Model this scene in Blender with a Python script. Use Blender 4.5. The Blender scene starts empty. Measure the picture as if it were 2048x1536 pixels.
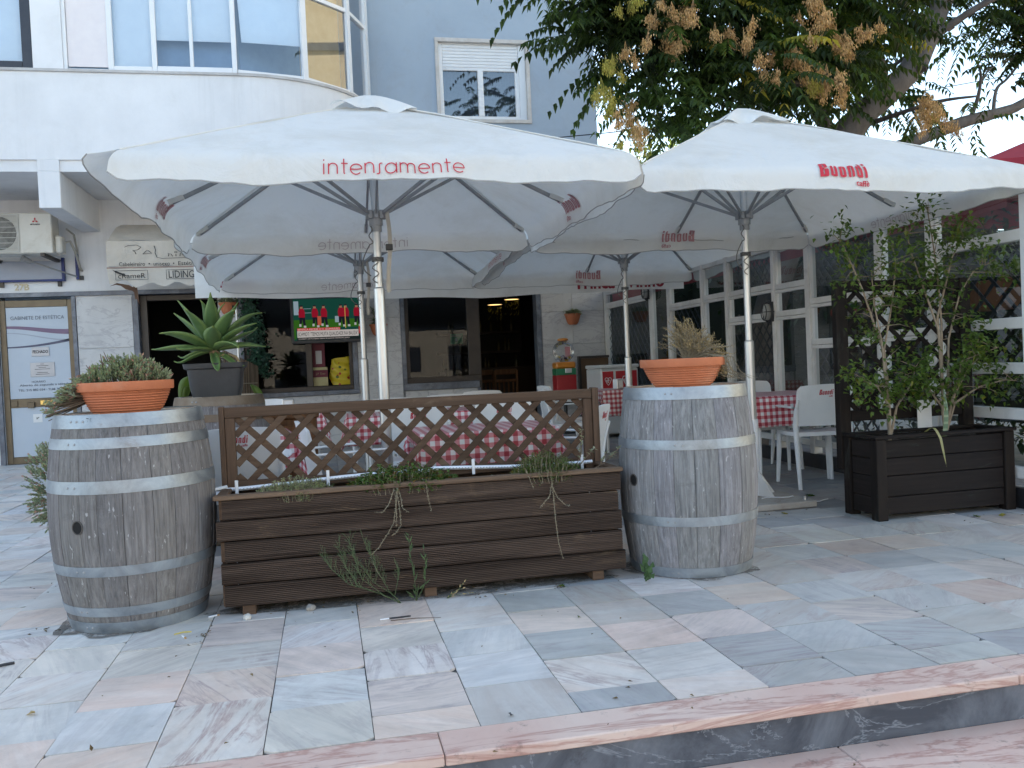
import bpy, math, random
from mathutils import Vector as V, Matrix, noise
PI = math.pi
R = random.Random(11)
sc = bpy.context.scene
COL = sc.collection
WL = {}

# ------------------------------------------------------------------ helpers
def thing(name, label, cat, loc=(0, 0, 0), group=None):
    o = bpy.data.objects.new(name, None)
    o.empty_display_size = 0.1
    COL.objects.link(o)
    o.location = loc
    WL[o] = V(loc)
    o['label'] = label; o['category'] = cat
    if group: o['group'] = group
    return o

def tag(o, label=None, cat=None, group=None, kind=None):
    if label: o['label'] = label
    if cat: o['category'] = cat
    if group: o['group'] = group
    if kind: o['kind'] = kind
    return o

def dup(root, loc, rz, label, group=None):
    r = root.copy(); COL.objects.link(r)
    r.location = loc; r.rotation_euler = (0, 0, rz)
    r['label'] = label
    if group: r['group'] = group
    WL[r] = V(loc)
    for ch in list(root.children):
        c = ch.copy(); COL.objects.link(c); c.parent = r
        for g in list(ch.children):
            d = g.copy(); COL.objects.link(d); d.parent = c
    return r

class M:
    def __init__(s):
        s.v = []; s.f = []; s.t = []; s.uv = []; s.mi = []; s.tint = (1, 1, 1); s.cm = 0
    def face(s, idx):
        s.f.append(tuple(idx)); s.t.append(s.tint); s.mi.append(s.cm)
    def poly(s, pts):
        b = len(s.v); s.v.extend(V(p) for p in pts); s.face(range(b, b + len(pts)))
    def convex(s, pts, faces):
        b = len(s.v); pts = [V(p) for p in pts]; c = sum(pts, V()) / len(pts)
        s.v.extend(pts)
        for f in faces:
            fc = sum((pts[i] for i in f), V()) / len(f)
            n = (pts[f[1]] - pts[f[0]]).cross(pts[f[2]] - pts[f[0]])
            if n.dot(fc - c) < 0: f = f[::-1]
            s.face([b + i for i in f])
    def box(s, lo, hi, bev=0.0, mat=None):
        lo = V(lo); hi = V(hi)
        c = (lo + hi) / 2; h = (hi - lo) / 2
        bev = min(bev, min(h) * 0.9)
        T = (lambda p: mat @ p) if mat is not None else (lambda p: p)
        if bev <= 0:
            P = [T(c + V((h.x * a, h.y * b, h.z * d))) for a in (-1, 1) for b in (-1, 1) for d in (-1, 1)]
            s.convex(P, [(0, 1, 3, 2), (4, 5, 7, 6), (0, 1, 5, 4), (2, 3, 7, 6), (0, 2, 6, 4), (1, 3, 7, 5)])
            return
        P = []; ix = {}
        for a in (-1, 1):
            for b in (-1, 1):
                for d in (-1, 1):
                    for ax in range(3):
                        q = [h.x - bev, h.y - bev, h.z - bev]; q[ax] = h[ax]
                        ix[(a, b, d, ax)] = len(P)
                        P.append(T(c + V((q[0] * a, q[1] * b, q[2] * d))))
        F = []
        S = (-1, 1)
        for sg in S:
            F.append([ix[(sg, b, d, 0)] for b, d in ((-1, -1), (1, -1), (1, 1), (-1, 1))])
            F.append([ix[(b, sg, d, 1)] for b, d in ((-1, -1), (1, -1), (1, 1), (-1, 1))])
            F.append([ix[(b, d, sg, 2)] for b, d in ((-1, -1), (1, -1), (1, 1), (-1, 1))])
        for a in S:
            for b in S:
                F.append([ix[(a, b, -1, 0)], ix[(a, b, 1, 0)], ix[(a, b, 1, 1)], ix[(a, b, -1, 1)]])
                F.append([ix[(a, -1, b, 0)], ix[(a, 1, b, 0)], ix[(a, 1, b, 2)], ix[(a, -1, b, 2)]])
                F.append([ix[(-1, a, b, 1)], ix[(1, a, b, 1)], ix[(1, a, b, 2)], ix[(-1, a, b, 2)]])
                for d in S:
                    F.append([ix[(a, b, d, k)] for k in range(3)])
        s.convex(P, F)
    def bar(s, p, q, w, t, up=(0, 0, 1), bev=0.0):
        p = V(p); q = V(q); d = q - p; L = d.length; d.normalize()
        x = d.cross(V(up))
        if x.length < 1e-5: x = d.cross(V((0, 1, 0)))
        x.normalize(); u = x.cross(d)
        mt = Matrix((x, d, u)).transposed().to_4x4(); mt.translation = p
        s.box((-w / 2, 0, -t / 2), (w / 2, L, t / 2), bev, mt)
    def tube(s, pts, rad, n=8, cap=True):
        pts = [V(p) for p in pts]
        if not hasattr(rad, '__len__'): rad = [rad] * len(pts)
        b = len(s.v); prev = None
        for i, p in enumerate(pts):
            d = (pts[min(i + 1, len(pts) - 1)] - pts[max(i - 1, 0)])
            if d.length < 1e-9: d = V((0, 0, 1))
            d.normalize()
            if prev is None:
                x = d.cross(V((0, 0, 1)))
                if x.length < 1e-4: x = V((1, 0, 0))
            else:
                x = prev - d * prev.dot(d)
                if x.length < 1e-6: x = d.orthogonal()
            x.normalize(); prev = x; y = d.cross(x)
            for k in range(n):
                a = 2 * PI * k / n
                s.v.append(p + (x * math.cos(a) + y * math.sin(a)) * rad[i])
        for i in range(len(pts) - 1):
            for k in range(n):
                k2 = (k + 1) % n
                s.face((b + i * n + k, b + i * n + k2, b + (i + 1) * n + k2, b + (i + 1) * n + k))
        if cap:
            s.face([b + k for k in range(n)][::-1])
            e = b + (len(pts) - 1) * n
            s.face([e + k for k in range(n)])
    def lathe(s, prof, c=(0, 0, 0), n=32, sx=1, sy=1):
        b = len(s.v); c = V(c)
        for r, z in prof:
            for k in range(n):
                a = 2 * PI * k / n
                s.v.append(c + V((r * sx * math.cos(a), r * sy * math.sin(a), z)))
        for i in range(len(prof) - 1):
            for k in range(n):
                k2 = (k + 1) % n
                s.face((b + i * n + k, b + i * n + k2, b + (i + 1) * n + k2, b + (i + 1) * n + k))
    def disc(s, c, r, n=24, z=0, nrm=None):
        c = V(c); b = len(s.v)
        for k in range(n):
            a = 2 * PI * k / n
            s.v.append(c + V((r * math.cos(a), r * math.sin(a), z)))
        s.face(range(b, b + n))
    def grid(s, fn, nu, nv, uvf=None, tintf=None):
        b = len(s.v)
        for j in range(nv + 1):
            for i in range(nu + 1):
                s.v.append(V(fn(i / nu, j / nv)))
                if uvf: s.uv.append(uvf(i / nu, j / nv))
        for j in range(nv):
            for i in range(nu):
                if tintf: s.tint = tintf(i, j)
                a = b + j * (nu + 1) + i
                s.face((a, a + 1, a + nu + 2, a + nu + 1))
    def leaf(s, p, d, up, L, W, fold=0.25, droop=0.1):
        d = V(d).normalized(); up = V(up)
        x = d.cross(up)
        if x.length < 1e-4: x = d.orthogonal()
        x.normalize(); n = x.cross(d)
        p = V(p)
        m1 = p + d * (L * .4) - n * (W * fold * .5); tip = p + d * L - n * (droop * L)
        l1 = p + d * (L * .35) + x * (W / 2) + n * (W * fold * .5)
        r1 = p + d * (L * .35) - x * (W / 2) + n * (W * fold * .5)
        b = len(s.v); s.v.extend((p, l1, tip, r1, m1))
        s.face((b, b + 4, b + 1)); s.face((b + 4, b + 2, b + 1)); s.face((b, b + 3, b + 4)); s.face((b + 3, b + 2, b + 4))
    def add2d(s, shape, fn):
        vs, fs = shape
        b = len(s.v); s.v.extend(V(fn(x, y)) for x, y in vs)
        for f in fs: s.face([b + i for i in f])
    def build(s, name, mats, parent=None, smooth=0.0, local=False):
        me = bpy.data.meshes.new(name)
        off = V() if (local or parent is None) else WL.get(parent, V())
        me.from_pydata([tuple(v - off) for v in s.v], [], s.f)
        if not isinstance(mats, (list, tuple)): mats = [mats]
        for m in mats: me.materials.append(m)
        if len(mats) > 1: me.polygons.foreach_set('material_index', s.mi)
        a = me.attributes.new('tint', 'FLOAT_COLOR', 'FACE')
        buf = []
        for t in s.t: buf.extend((t[0], t[1], t[2], 1.0))
        a.data.foreach_set('color', buf)
        if s.uv:
            uvl = me.uv_layers.new(name='uv')
            lv = [0] * len(me.loops); me.loops.foreach_get('vertex_index', lv)
            buf = []
            for i in lv: buf.extend(s.uv[i])
            uvl.data.foreach_set('uv', buf)
        if smooth > 0:
            me.polygons.foreach_set('use_smooth', [True] * len(me.polygons))
            me.set_sharp_from_angle(angle=math.radians(smooth))
        me.update()
        o = bpy.data.objects.new(name, me)
        COL.objects.link(o)
        if parent is not None:
            o.parent = parent; WL[o] = V() + off
        else: WL[o] = V()
        return o

# ------------------------------------------------------------------ 2D lettering
_tc = {}
def text2d(t, bold=0.0, shear=0.0, w=1.0):
    """returns (verts, faces, width); cap height about 0.7, baseline at y=0, starts at x=0"""
    k = (t, bold, shear, w)
    if k in _tc: return _tc[k]
    cu = bpy.data.curves.new('lettering', 'FONT')
    cu.body = t; cu.size = 1.0; cu.offset = bold; cu.shear = shear; cu.resolution_u = 3
    ob = bpy.data.objects.new('lettering', cu); COL.objects.link(ob)
    dg = bpy.context.evaluated_depsgraph_get(); dg.update()
    me = ob.evaluated_get(dg).to_mesh()
    vs = [(v.co.x * w, v.co.y) for v in me.vertices]
    fs = [tuple(p.vertices) for p in me.polygons]
    ob.evaluated_get(dg).to_mesh_clear()
    bpy.data.objects.remove(ob); bpy.data.curves.remove(cu)
    if vs:
        x0 = min(v[0] for v in vs); x1 = max(v[0] for v in vs)
        vs = [(x - x0, y) for x, y in vs]
    else: x0 = x1 = 0
    _tc[k] = ((vs, fs), x1 - x0)
    return _tc[k]

def strokes(lines, w):
    vs = []; fs = []
    for ln in lines:
        q = [ln[0]]
        for p in ln[1:]:
            k = max(1, int(math.hypot(p[0] - q[-1][0], p[1] - q[-1][1]) / .09)); o = q[-1]
            q += [(o[0] + (p[0] - o[0]) * i / k, o[1] + (p[1] - o[1]) * i / k) for i in range(1, k + 1)]
        ln = q; n = len(ln); b = len(vs)
        for i, (x, y) in enumerate(ln):
            x0, y0 = ln[max(i - 1, 0)]; x1, y1 = ln[min(i + 1, n - 1)]
            dx, dy = x1 - x0, y1 - y0; l = math.hypot(dx, dy) or 1
            vs.append((x - dy / l * w / 2, y + dx / l * w / 2)); vs.append((x + dy / l * w / 2, y - dx / l * w / 2))
        for i in range(n - 1): fs.append((b + 2 * i + 1, b + 2 * i + 3, b + 2 * i + 2, b + 2 * i))
    return vs, fs

def arc(cx, cy, r, a0, a1, n=10, ry=None):
    ry = ry or r
    return [(cx + r * math.cos(math.radians(a0 + (a1 - a0) * i / n)), cy + ry * math.sin(math.radians(a0 + (a1 - a0) * i / n))) for i in range(n + 1)]

def intensamente():
    L = []; x = 0
    def n_(x, w=.44): return [[(x, 0), (x, .6)], [(x, .36)] + arc(x + w / 2, .38, w / 2, 180, 0, 10) + [(x + w, 0)]]
    for ch in 'intensamente':
        if ch == 'i': L += [[(x, 0), (x, .6)], [(x, .76), (x, .84)]]; x += .24
        elif ch == 'n': L += n_(x); x += .44 + .2
        elif ch == 't': L += [[(x + .14, .88), (x + .14, .05), (x + .18, 0)], [(x, .6), (x + .34, .6)]]; x += .34 + .12
        elif ch == 'e': L += [[(x + .04, .3)] + [(x + .56, .3)] + arc(x + .3, .3, .29, 0, 315, 18)]; x += .56 + .2
        elif ch == 's': L += [arc(x - .02, .1, .12, 250, 350, 5) + arc(x + .22, .5, .12, 170, 70, 5)]; x += .26 + .14
        elif ch == 'a': L += [arc(x + .29, .3, .29, 0, 360, 18), [(x + .58, .6), (x + .58, 0)]]; x += .58 + .2
        elif ch == 'm':
            L += n_(x, .38); L += [[(x + .38, .36)] + arc(x + .57, .38, .19, 180, 0, 10) + [(x + .76, 0)]]; x += .76 + .2
    return strokes(L, .062), x - .2

def buondi():
    """heavy slanted stencil letters with a split down the middle of each"""
    P = []; x = 0
    def bar(x0, x1, y0, y1, cut=None):
        c = .05; ks = [y0, y0 + c] + [y0 + (y1 - y0) * k / 5 for k in range(1, 5)] + [y1 - c, y1]
        row = []
        for k, y in enumerate(ks):
            e = k in (0, len(ks) - 1)
            row.append(((x0 + (c if e and cut == 'l' else 0), y), (x1 - (c if e and cut == 'r' else 0), y)))
        for p, q in zip(row, row[1:]): P.append([p[0], p[1], q[1], q[0]])
    bw_, g_, lg = .14, .075, .125
    def pair(x, yl, yr, top, bot):
        bar(x, x + bw_, yl[0], yl[1], 'l'); bar(x + bw_ + g_, x + 2 * bw_ + g_, yr[0], yr[1], 'r')
        for on, y0, y1 in ((bot, .0, .12), (top, .60, .72)):
            if on: P.append([(x + bw_ * .9, y0), (x + bw_ * 1.1 + g_, y0), (x + bw_ * 1.1 + g_, y1), (x + bw_ * .9, y1)])
        return x + 2 * bw_ + g_ + lg
    bar(0, .18, 0, 1); bar(.24, .43, .55, 1, 'r'); bar(.24, .47, 0, .48, 'r'); x = .57
    for y0, y1 in ((0, .13), (.46, .57), (.87, 1.0)): P.append([(.15, y0), (.27, y0), (.27, y1), (.15, y1)])
    x = pair(x, (.03, .70), (0, .70), False, True); x = pair(x, (0.02, .70), (.02, .70), True, True); x = pair(x, (0, .70), (0, .70), True, False); x = pair(x, (.02, .70), (0, 1.0), True, True)
    bar(x, x + bw_, 0, .70); bar(x, x + bw_, .80, 1.0); x += bw_
    vs = []; fs = []
    for p in P:
        b = len(vs); vs += [(a + .12 * y, y) for a, y in p]; fs.append(tuple(range(b, b + len(p))))
    # small "caffe" below right
    (tv, tf), tw = text2d('caff\u00e8', .02, .15)
    b = len(vs); s = .42
    vs += [(x - tw * s + .02 + a * s, y * s - .45) for a, y in tv]; fs += [tuple(i + b for i in f) for f in tf]
    return (vs, fs), x + .1

# ------------------------------------------------------------------ materials
_m = {}
def rgb(c): return (c[0], c[1], c[2], 1.0)
class NT:
    def __init__(s, name):
        s.m = bpy.data.materials.new(name); s.m.use_nodes = True
        s.t = s.m.node_tree; s.t.nodes.clear()
    def n(s, typ, **kw):
        x = s.t.nodes.new(typ)
        for k, v in kw.items():
            if k.startswith('i_'):
                kk = k[2:]
                kk = int(kk) if kk.isdigit() else kk.replace('_', ' ')
                x.inputs[kk].default_value = v
            else: setattr(x, k, v)
        return x
    def l(s, a, b): s.t.links.new(a, b)
    def mix(s, fac, a, b, typ='MIX'):
        x = s.n('ShaderNodeMix', data_type='RGBA', blend_type=typ)
        for inp, val in ((x.inputs[0], fac), (x.inputs[6], a), (x.inputs[7], b)):
            if isinstance(val, bpy.types.NodeSocket): s.l(val, inp)
            elif isinstance(val, (int, float)): inp.default_value = val
            else: inp.default_value = rgb(val)
        return x.outputs[2]
    def math(s, op, a, b=0.0, c=None):
        x = s.n('ShaderNodeMath', operation=op)
        for i, val in enumerate((a, b) if c is None else (a, b, c)):
            if isinstance(val, bpy.types.NodeSocket): s.l(val, x.inputs[i])
            else: x.inputs[i].default_value = val
        return x.outputs[0]
    def ramp(s, fac, stops):
        x = s.n('ShaderNodeValToRGB'); e = x.color_ramp.elements
        while len(e) < len(stops): e.new(0.5)
        for i, (p, c) in enumerate(stops):
            e[i].position = p; e[i].color = rgb(c) if hasattr(c, '__len__') else (c, c, c, 1)
        s.l(fac, x.inputs[0]); return x.outputs[0]
    def coords(s, scale=(1, 1, 1), kind='Object', rnd=True):
        tc = s.n('ShaderNodeTexCoord')
        out = tc.outputs[kind]
        if rnd:
            oi = s.n('ShaderNodeObjectInfo')
            k = s.math('MULTIPLY', oi.outputs['Random'], 37.0)
            va = s.n('ShaderNodeVectorMath', operation='ADD')
            s.l(out, va.inputs[0]); s.l(k, va.inputs[1]); out = va.outputs[0]
        mp = s.n('ShaderNodeMapping'); mp.inputs['Scale'].default_value = scale
        s.l(out, mp.inputs[0]); return mp.outputs[0]
    def noise(s, vec, scale, detail=5, rough=.6, dist=0.0):
        x = s.n('ShaderNodeTexNoise'); x.inputs['Scale'].default_value = scale
        x.inputs['Detail'].default_value = detail; x.inputs['Roughness'].default_value = rough
        x.inputs['Distortion'].default_value = dist
        s.l(vec, x.inputs['Vector']); return x.outputs[0]
    def bsdf(s, base, rough=.6, metal=0.0, spec=.5, bump=None, bstr=.2, bdist=.01, **kw):
        b = s.n('ShaderNodeBsdfPrincipled')
        for nm, val in (('Base Color', base), ('Roughness', rough), ('Metallic', metal)):
            if isinstance(val, bpy.types.NodeSocket): s.l(val, b.inputs[nm])
            elif hasattr(val, '__len__'): b.inputs[nm].default_value = rgb(val)
            else: b.inputs[nm].default_value = val
        b.inputs['Specular IOR Level'].default_value = spec
        if bump is not None:
            bp = s.n('ShaderNodeBump'); bp.inputs['Strength'].default_value = bstr; bp.inputs['Distance'].default_value = bdist
            s.l(bump, bp.inputs['Height']); s.l(bp.outputs[0], b.inputs['Normal'])
        o = s.n('ShaderNodeOutputMaterial'); s.l(b.outputs[0], o.inputs[0]); s.b = b; s.o = o
        return b
    def tint(s, c):
        at = s.n('ShaderNodeAttribute', attribute_name='tint')
        return s.mix(1.0, c, at.outputs['Color'], 'MULTIPLY')

def mat(name, c, c2=None, rough=.6, metal=0., spec=.5, scale=6., stretch=(1, 1, 1), lo=.35, hi=.65, bump=0., bscale=40., tint=False, dirt=None, dirt_amt=.5, streak=0.):
    if name in _m: return _m[name]
    T = NT(name)
    co = T.coords(stretch)
    if c2 is None: c2 = tuple(x * .8 for x in c)
    nz = T.noise(co, scale, 6, .65)
    f = T.ramp(nz, [(lo, 0.), (hi, 1.)])
    base = T.mix(f, c, c2)
    if dirt is not None:
        n2 = T.noise(T.coords((1, 1, 1)), 2.3, 8, .75, .6)
        base = T.mix(T.math('MULTIPLY', T.ramp(n2, [(.52, 0.), (.72, 1.)]), dirt_amt), base, dirt)
    if streak:
        s1 = T.noise(T.coords((5, 5, .22)), 1.3, 7, .7, .3); s2 = T.noise(T.coords((1, 1, 1)), .5, 4, .6)
        base = T.mix(T.math('MULTIPLY', T.math('MULTIPLY', T.ramp(s1, [(.5, 0.), (.8, 1.)]), T.ramp(s2, [(.4, 0.), (.7, 1.)])), streak), base, (.30, .29, .27))
    if tint: base = T.tint(base)
    bm = T.noise(co, bscale, 4, .6) if bump > 0 else None
    T.bsdf(base, rough, metal, spec, bm, bump, .01)
    _m[name] = T.m; return T.m

def emit(name, c, s):
    T = NT(name)
    e = T.n('ShaderNodeEmission'); e.inputs[0].default_value = rgb(c); e.inputs[1].default_value = s
    o = T.n('ShaderNodeOutputMaterial'); T.l(e.outputs[0], o.inputs[0]); return T.m

def glassmat(name, tintc=(.9, .95, .95), refl=1.0, rough=0.0, trans=1.0):
    T = NT(name)
    tr = T.n('ShaderNodeBsdfTransparent'); tr.inputs[0].default_value = rgb(tuple(x * trans for x in tintc))
    gl = T.n('ShaderNodeBsdfGlossy'); gl.inputs['Roughness'].default_value = rough; gl.inputs[0].default_value = (.95, .97, 1, 1)
    fr = T.n('ShaderNodeFresnel'); fr.inputs[0].default_value = 1.5
    f = T.math('MULTIPLY', fr.outputs[0], refl); 
    f = T.math('MINIMUM', f, 1.0)
    mx = T.n('ShaderNodeMixShader'); T.l(f, mx.inputs[0]); T.l(tr.outputs[0], mx.inputs[1]); T.l(gl.outputs[0], mx.inputs[2])
    o = T.n('ShaderNodeOutputMaterial'); T.l(mx.outputs[0], o.inputs[0]); return T.m

def leafmat(name, c, c2, trans=.35, rough=.45, scale=3.0):
    T = NT(name)
    nz = T.noise(T.coords((1, 1, 1)), scale, 3)
    base = T.tint(T.mix(T.ramp(nz, [(.35, 0.), (.65, 1.)]), c, c2))
    b = T.bsdf(base, rough, 0, .4)
    tl = T.n('ShaderNodeBsdfTranslucent'); 
    lc = T.mix(1.0, base, (1.5, 1.7, .7), 'MULTIPLY'); T.l(lc, tl.inputs[0])
    mx = T.n('ShaderNodeMixShader'); mx.inputs[0].default_value = trans
    T.l(b.outputs[0], mx.inputs[1]); T.l(tl.outputs[0], mx.inputs[2]); T.l(mx.outputs[0], T.o.inputs[0])
    return T.m

def clothmat(name, c, trans=.25, stain=(.55, .5, .42)):
    T = NT(name)
    co = T.coords((1, 1, 1))
    n1 = T.noise(co, 1.6, 7, .7, .4); n2 = T.noise(co, 9., 4, .6)
    base = T.mix(T.math('MULTIPLY', T.ramp(n1, [(.46, 0.), (.78, 1.)]), .5), c, stain)
    base = T.mix(T.math('MULTIPLY', T.ramp(n2, [(.62, 0.), (.72, 1.)]), .10), base, stain)
    wv = T.noise(co, 2.6, 7, .62, .8)
    b = T.bsdf(base, .85, 0, .2, wv, .5, .06)
    tl = T.n('ShaderNodeBsdfTranslucent'); T.l(base, tl.inputs[0])
    mx = T.n('ShaderNodeMixShader'); mx.inputs[0].default_value = trans
    T.l(b.outputs[0], mx.inputs[1]); T.l(tl.outputs[0], mx.inputs[2]); T.l(mx.outputs[0], T.o.inputs[0])
    return T.m

def woodmat(name, c, c2, axis=0, scale=5., rough=.7, worn=None, worn_amt=.6, tint=True, bump=.3, knots=True):
    """grain runs along the given axis of object space"""
    T = NT(name)
    st = [14., 14., 14.]; st[axis] = .6
    co = T.coords(tuple(st))
    g = T.noise(co, scale * .35, 8, .7, .5)
    st2 = [40., 40., 40.]; st2[axis] = 1.2
    g2 = T.noise(T.coords(tuple(st2)), scale * .3, 5, .65)
    base = T.mix(T.ramp(g, [(.35, 0.), (.66, 1.)]), c, c2)
    base = T.mix(T.math('MULTIPLY', T.ramp(g2, [(.45, 0.), (.65, 1.)]), .35), base, tuple(x * .45 for x in c))
    if worn is not None:
        w = T.noise(T.coords(tuple((3. if i != axis else .8) for i in range(3))), 2.2, 8, .75, .8)
        base = T.mix(T.math('MULTIPLY', T.ramp(w, [(.58, 0.), (.72, 1.)]), worn_amt), base, worn)
    if tint: base = T.tint(base)
    T.bsdf(base, rough, 0, .2, g2, bump, .006)
    return T.m
SKY_HUE, SKY_SAT, SKY_STR, SUN_STR, EXPO, LAMP, SCR = .49, .90, .12, 4.6, 2.1, .7, .20
SEEDS = [ (2.94, 7.02, 4.15, 0.49, 3, 0),(3.11, 7.40, 4.36, 0.52, 4, 0),(3.04, 7.00, 4.09, 0.54, 0, 0),(3.28, 7.31, 4.15, 0.56, 2, 0),(3.02, 7.33, 4.14, 0.61, 4, 0),(2.86, 7.06, 4.05, 0.55, 2, 0),(3.09, 7.20, 3.98, 0.58, 2, 0),(3.16, 7.33, 3.93, 0.66, 3, 0),(3.19, 7.05, 4.06, 0.56, 0, 0),(3.21, 7.40, 4.20, 0.67, 3, 0),(3.22, 6.98, 4.09, 0.75, 3, 0),(3.29, 7.29, 4.25, 0.59, 4, 0),(3.17, 7.27, 3.86, 0.58, 4, 0),(3.13, 7.10, 3.85, 0.53, 3, 0),(3.29, 7.38, 3.97, 0.59, 2, 0),(3.14, 7.38, 4.01, 0.75, 3, 0),(2.80, 6.98, 3.83, 0.66, 3, 0),(3.71, 7.02, 3.87, 0.65, 2, 0),(3.71, 7.30, 4.05, 0.61, 2, 0),(3.93, 7.36, 3.94, 0.53, 0, 0),(3.72, 7.25, 3.97, 0.54, 0, 0),(3.82, 6.97, 3.70, 0.72, 2, 0),(4.15, 7.39, 3.88, 0.65, 1, 0),(3.96, 7.15, 3.62, 0.68, 3, 0),(3.97, 6.96, 3.55, 0.55, 1, 0),(4.26, 7.07, 3.73, 0.58, 2, 0),(4.32, 7.13, 3.62, 0.76, 0, 0),(4.38, 7.34, 3.92, 0.78, 1, 0),(4.30, 7.31, 3.86, 0.70, 3, 0),(4.42, 7.07, 4.22, 0.76, 3, 0),(4.46, 7.38, 4.22, 0.71, 0, 0),(4.40, 7.07, 4.29, 0.74, 1, 0),(4.52, 7.16, 4.33, 0.61, 3, 0),(4.45, 6.96, 4.09, 0.73, 0, 0),(4.52, 7.12, 4.08, 0.55, 0, 0),(4.49, 7.10, 4.06, 0.75, 3, 0),(4.70, 7.26, 4.16, 0.53, 4, 0),(4.66, 7.11, 3.98, 0.72, 4, 0),(4.66, 6.98, 3.89, 0.76, 3, 0),(4.76, 7.06, 3.83, 0.63, 3, 0),(4.74, 7.23, 3.98, 0.77, 4, 0),(4.94, 7.15, 4.03, 0.68, 1, 0),(4.90, 7.00, 3.97, 0.64, 2, 0),(5.04, 7.02, 4.05, 0.62, 2, 0),(4.29, 7.03, 3.63, 0.67, 0, 0),(4.46, 7.27, 3.71, 0.64, 0, 0),(4.45, 7.05, 3.64, 0.53, 0, 0),(4.53, 7.09, 3.62, 0.76, 3, 0),(4.47, 7.18, 3.55, 0.62, 4, 0),(4.56, 7.11, 3.60, 0.68, 1, 0),(4.62, 7.25, 3.61, 0.69, 2, 0),(4.51, 7.11, 3.48, 0.67, 0, 0),(4.72, 7.10, 3.49, 0.59, 1, 0),(4.56, 6.96, 3.55, 0.76, 0, 0),(4.62, 7.02, 3.39, 0.65, 3, 0),(5.75, 7.37, 3.52, 0.81, 1, 0),(5.74, 7.29, 3.44, 0.69, 2, 0),(5.60, 7.06, 3.38, 0.63, 1, 0),(5.60, 7.23, 3.34, 0.80, 3, 0),(5.49, 7.09, 3.17, 0.61, 4, 0),(5.84, 7.26, 3.35, 0.68, 2, 0),(5.56, 6.96, 3.28, 0.62, 3, 0),(5.85, 7.22, 3.25, 0.59, 0, 0),(5.63, 7.16, 3.27, 0.67, 0, 0),(6.05, 7.38, 3.26, 0.55, 4, 0),(6.12, 7.38, 3.24, 0.58, 4, 0),(2.80, 7.38, 3.42, 0.52, 2, 0),(2.55, 7.08, 3.20, 0.75, 1, 0),(2.76, 7.35, 3.30, 0.72, 4, 0),(2.72, 7.35, 3.41, 0.55, 3, 0),(2.68, 6.98, 3.10, 0.52, 2, 0),(2.72, 7.09, 3.11, 0.60, 1, 0),(2.88, 7.34, 3.17, 0.50, 1, 0),(2.71, 7.22, 3.22, 0.49, 1, 0),(2.72, 7.03, 3.02, 0.73, 3, 0),(2.74, 7.19, 3.13, 0.54, 3, 0),(2.47, 7.24, 3.50, 0.77, 4, 1),(2.47, 7.05, 3.36, 0.65, 4, 1),(2.38, 7.10, 3.41, 0.74, 1, 1),(2.54, 7.25, 3.36, 0.71, 4, 1),(2.62, 7.37, 3.77, 0.55, 0, 1),(2.56, 7.22, 3.69, 0.57, 1, 1),(2.43, 7.01, 3.62, 0.57, 4, 1),(2.63, 7.18, 3.59, 0.49, 1, 1),(2.77, 7.28, 4.24, 0.50, 3, 1),(2.75, 7.06, 4.21, 0.70, 2, 1),(2.65, 7.22, 4.17, 0.50, 3, 1),(2.67, 7.18, 3.80, 0.66, 2, 0),(2.74, 7.15, 3.73, 0.54, 0, 0),(4.45, 7.10, 3.57, 0.76, 3, 1),(4.37, 7.07, 3.52, 0.63, 0, 1),(2.73, 7.24, 3.14, 0.68, 2, 1),(2.52, 7.02, 2.96, 0.50, 1, 1),(5.75, 7.24, 3.32, 0.73, 2, 1),(4.32, 6.99, 3.88, 0.63, 0, 0),(4.24, 7.08, 3.79, 0.65, 1, 0),(3.80, 7.03, 4.01, 0.69, 0, 0),(3.46, 7.07, 3.95, 0.66, 2, 0) ]
# ------------------------------------------------------------------ material library
WHITE = mat('white_plaster', (.74, .74, .75), (.66, .66, .67), .85, scale=1.2, bump=.12, bscale=60, dirt=(.50, .49, .47), dirt_amt=.18, streak=.4)
BLUEW = mat('blue_grey_plaster', (.355, .43, .515), (.315, .385, .47), .85, scale=1.0, bump=.18, bscale=90, dirt=(.30, .33, .38), dirt_amt=.5, streak=.35)
BEIGEW = mat('beige_plaster', (.60, .56, .50), (.52, .48, .42), .85, scale=1.0, bump=.1, dirt=(.33, .27, .2), dirt_amt=.5)
DARKSTONE = mat('dark_marble_trim', (.16, .18, .22), (.07, .08, .10), .35, scale=5, dirt=(.35, .37, .4), dirt_amt=.5)
PVC = mat('white_pvc', (.76, .77, .78), (.70, .71, .73), .35, scale=2)
PAINTW = mat('white_painted_wood', (.74, .73, .71), (.64, .63, .61), .5, scale=4, dirt=(.34, .31, .27), dirt_amt=.45)
PLASTIC = mat('white_chair_plastic', (.80, .80, .80), (.74, .74, .74), .42, scale=3, dirt=(.55, .53, .5), dirt_amt=.25)
ALU = mat('brushed_aluminium', (.62, .63, .64), (.48, .49, .50), .36, metal=.85, scale=6, stretch=(1, 1, .1), bump=.05)
GREYMETAL = mat('grey_metal', (.34, .345, .35), (.27, .275, .28), .45, metal=.3, scale=9)
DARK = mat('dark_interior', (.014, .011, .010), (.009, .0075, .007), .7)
DARKBROWN = mat('dark_brown_frame', (.045, .033, .026), (.03, .022, .018), .4)
BRONZE = mat('bronze_aluminium', (.15, .12, .08), (.12, .095, .065), .4, metal=.5)
BLACK = mat('black_plastic', (.018, .018, .02), (.03, .03, .033), .45)
RED = mat('red_print', (.52, .015, .035), (.46, .013, .03), .6)
PALERED = mat('red_print_through', (.55, .27, .28), (.50, .24, .25), .8)
PALEPINK = mat('thin_print_through', (.52, .45, .45), (.48, .42, .42), .8)
MAROON = mat('maroon_canvas', (.30, .02, .035), (.24, .015, .03), .8, bump=.1)
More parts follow.
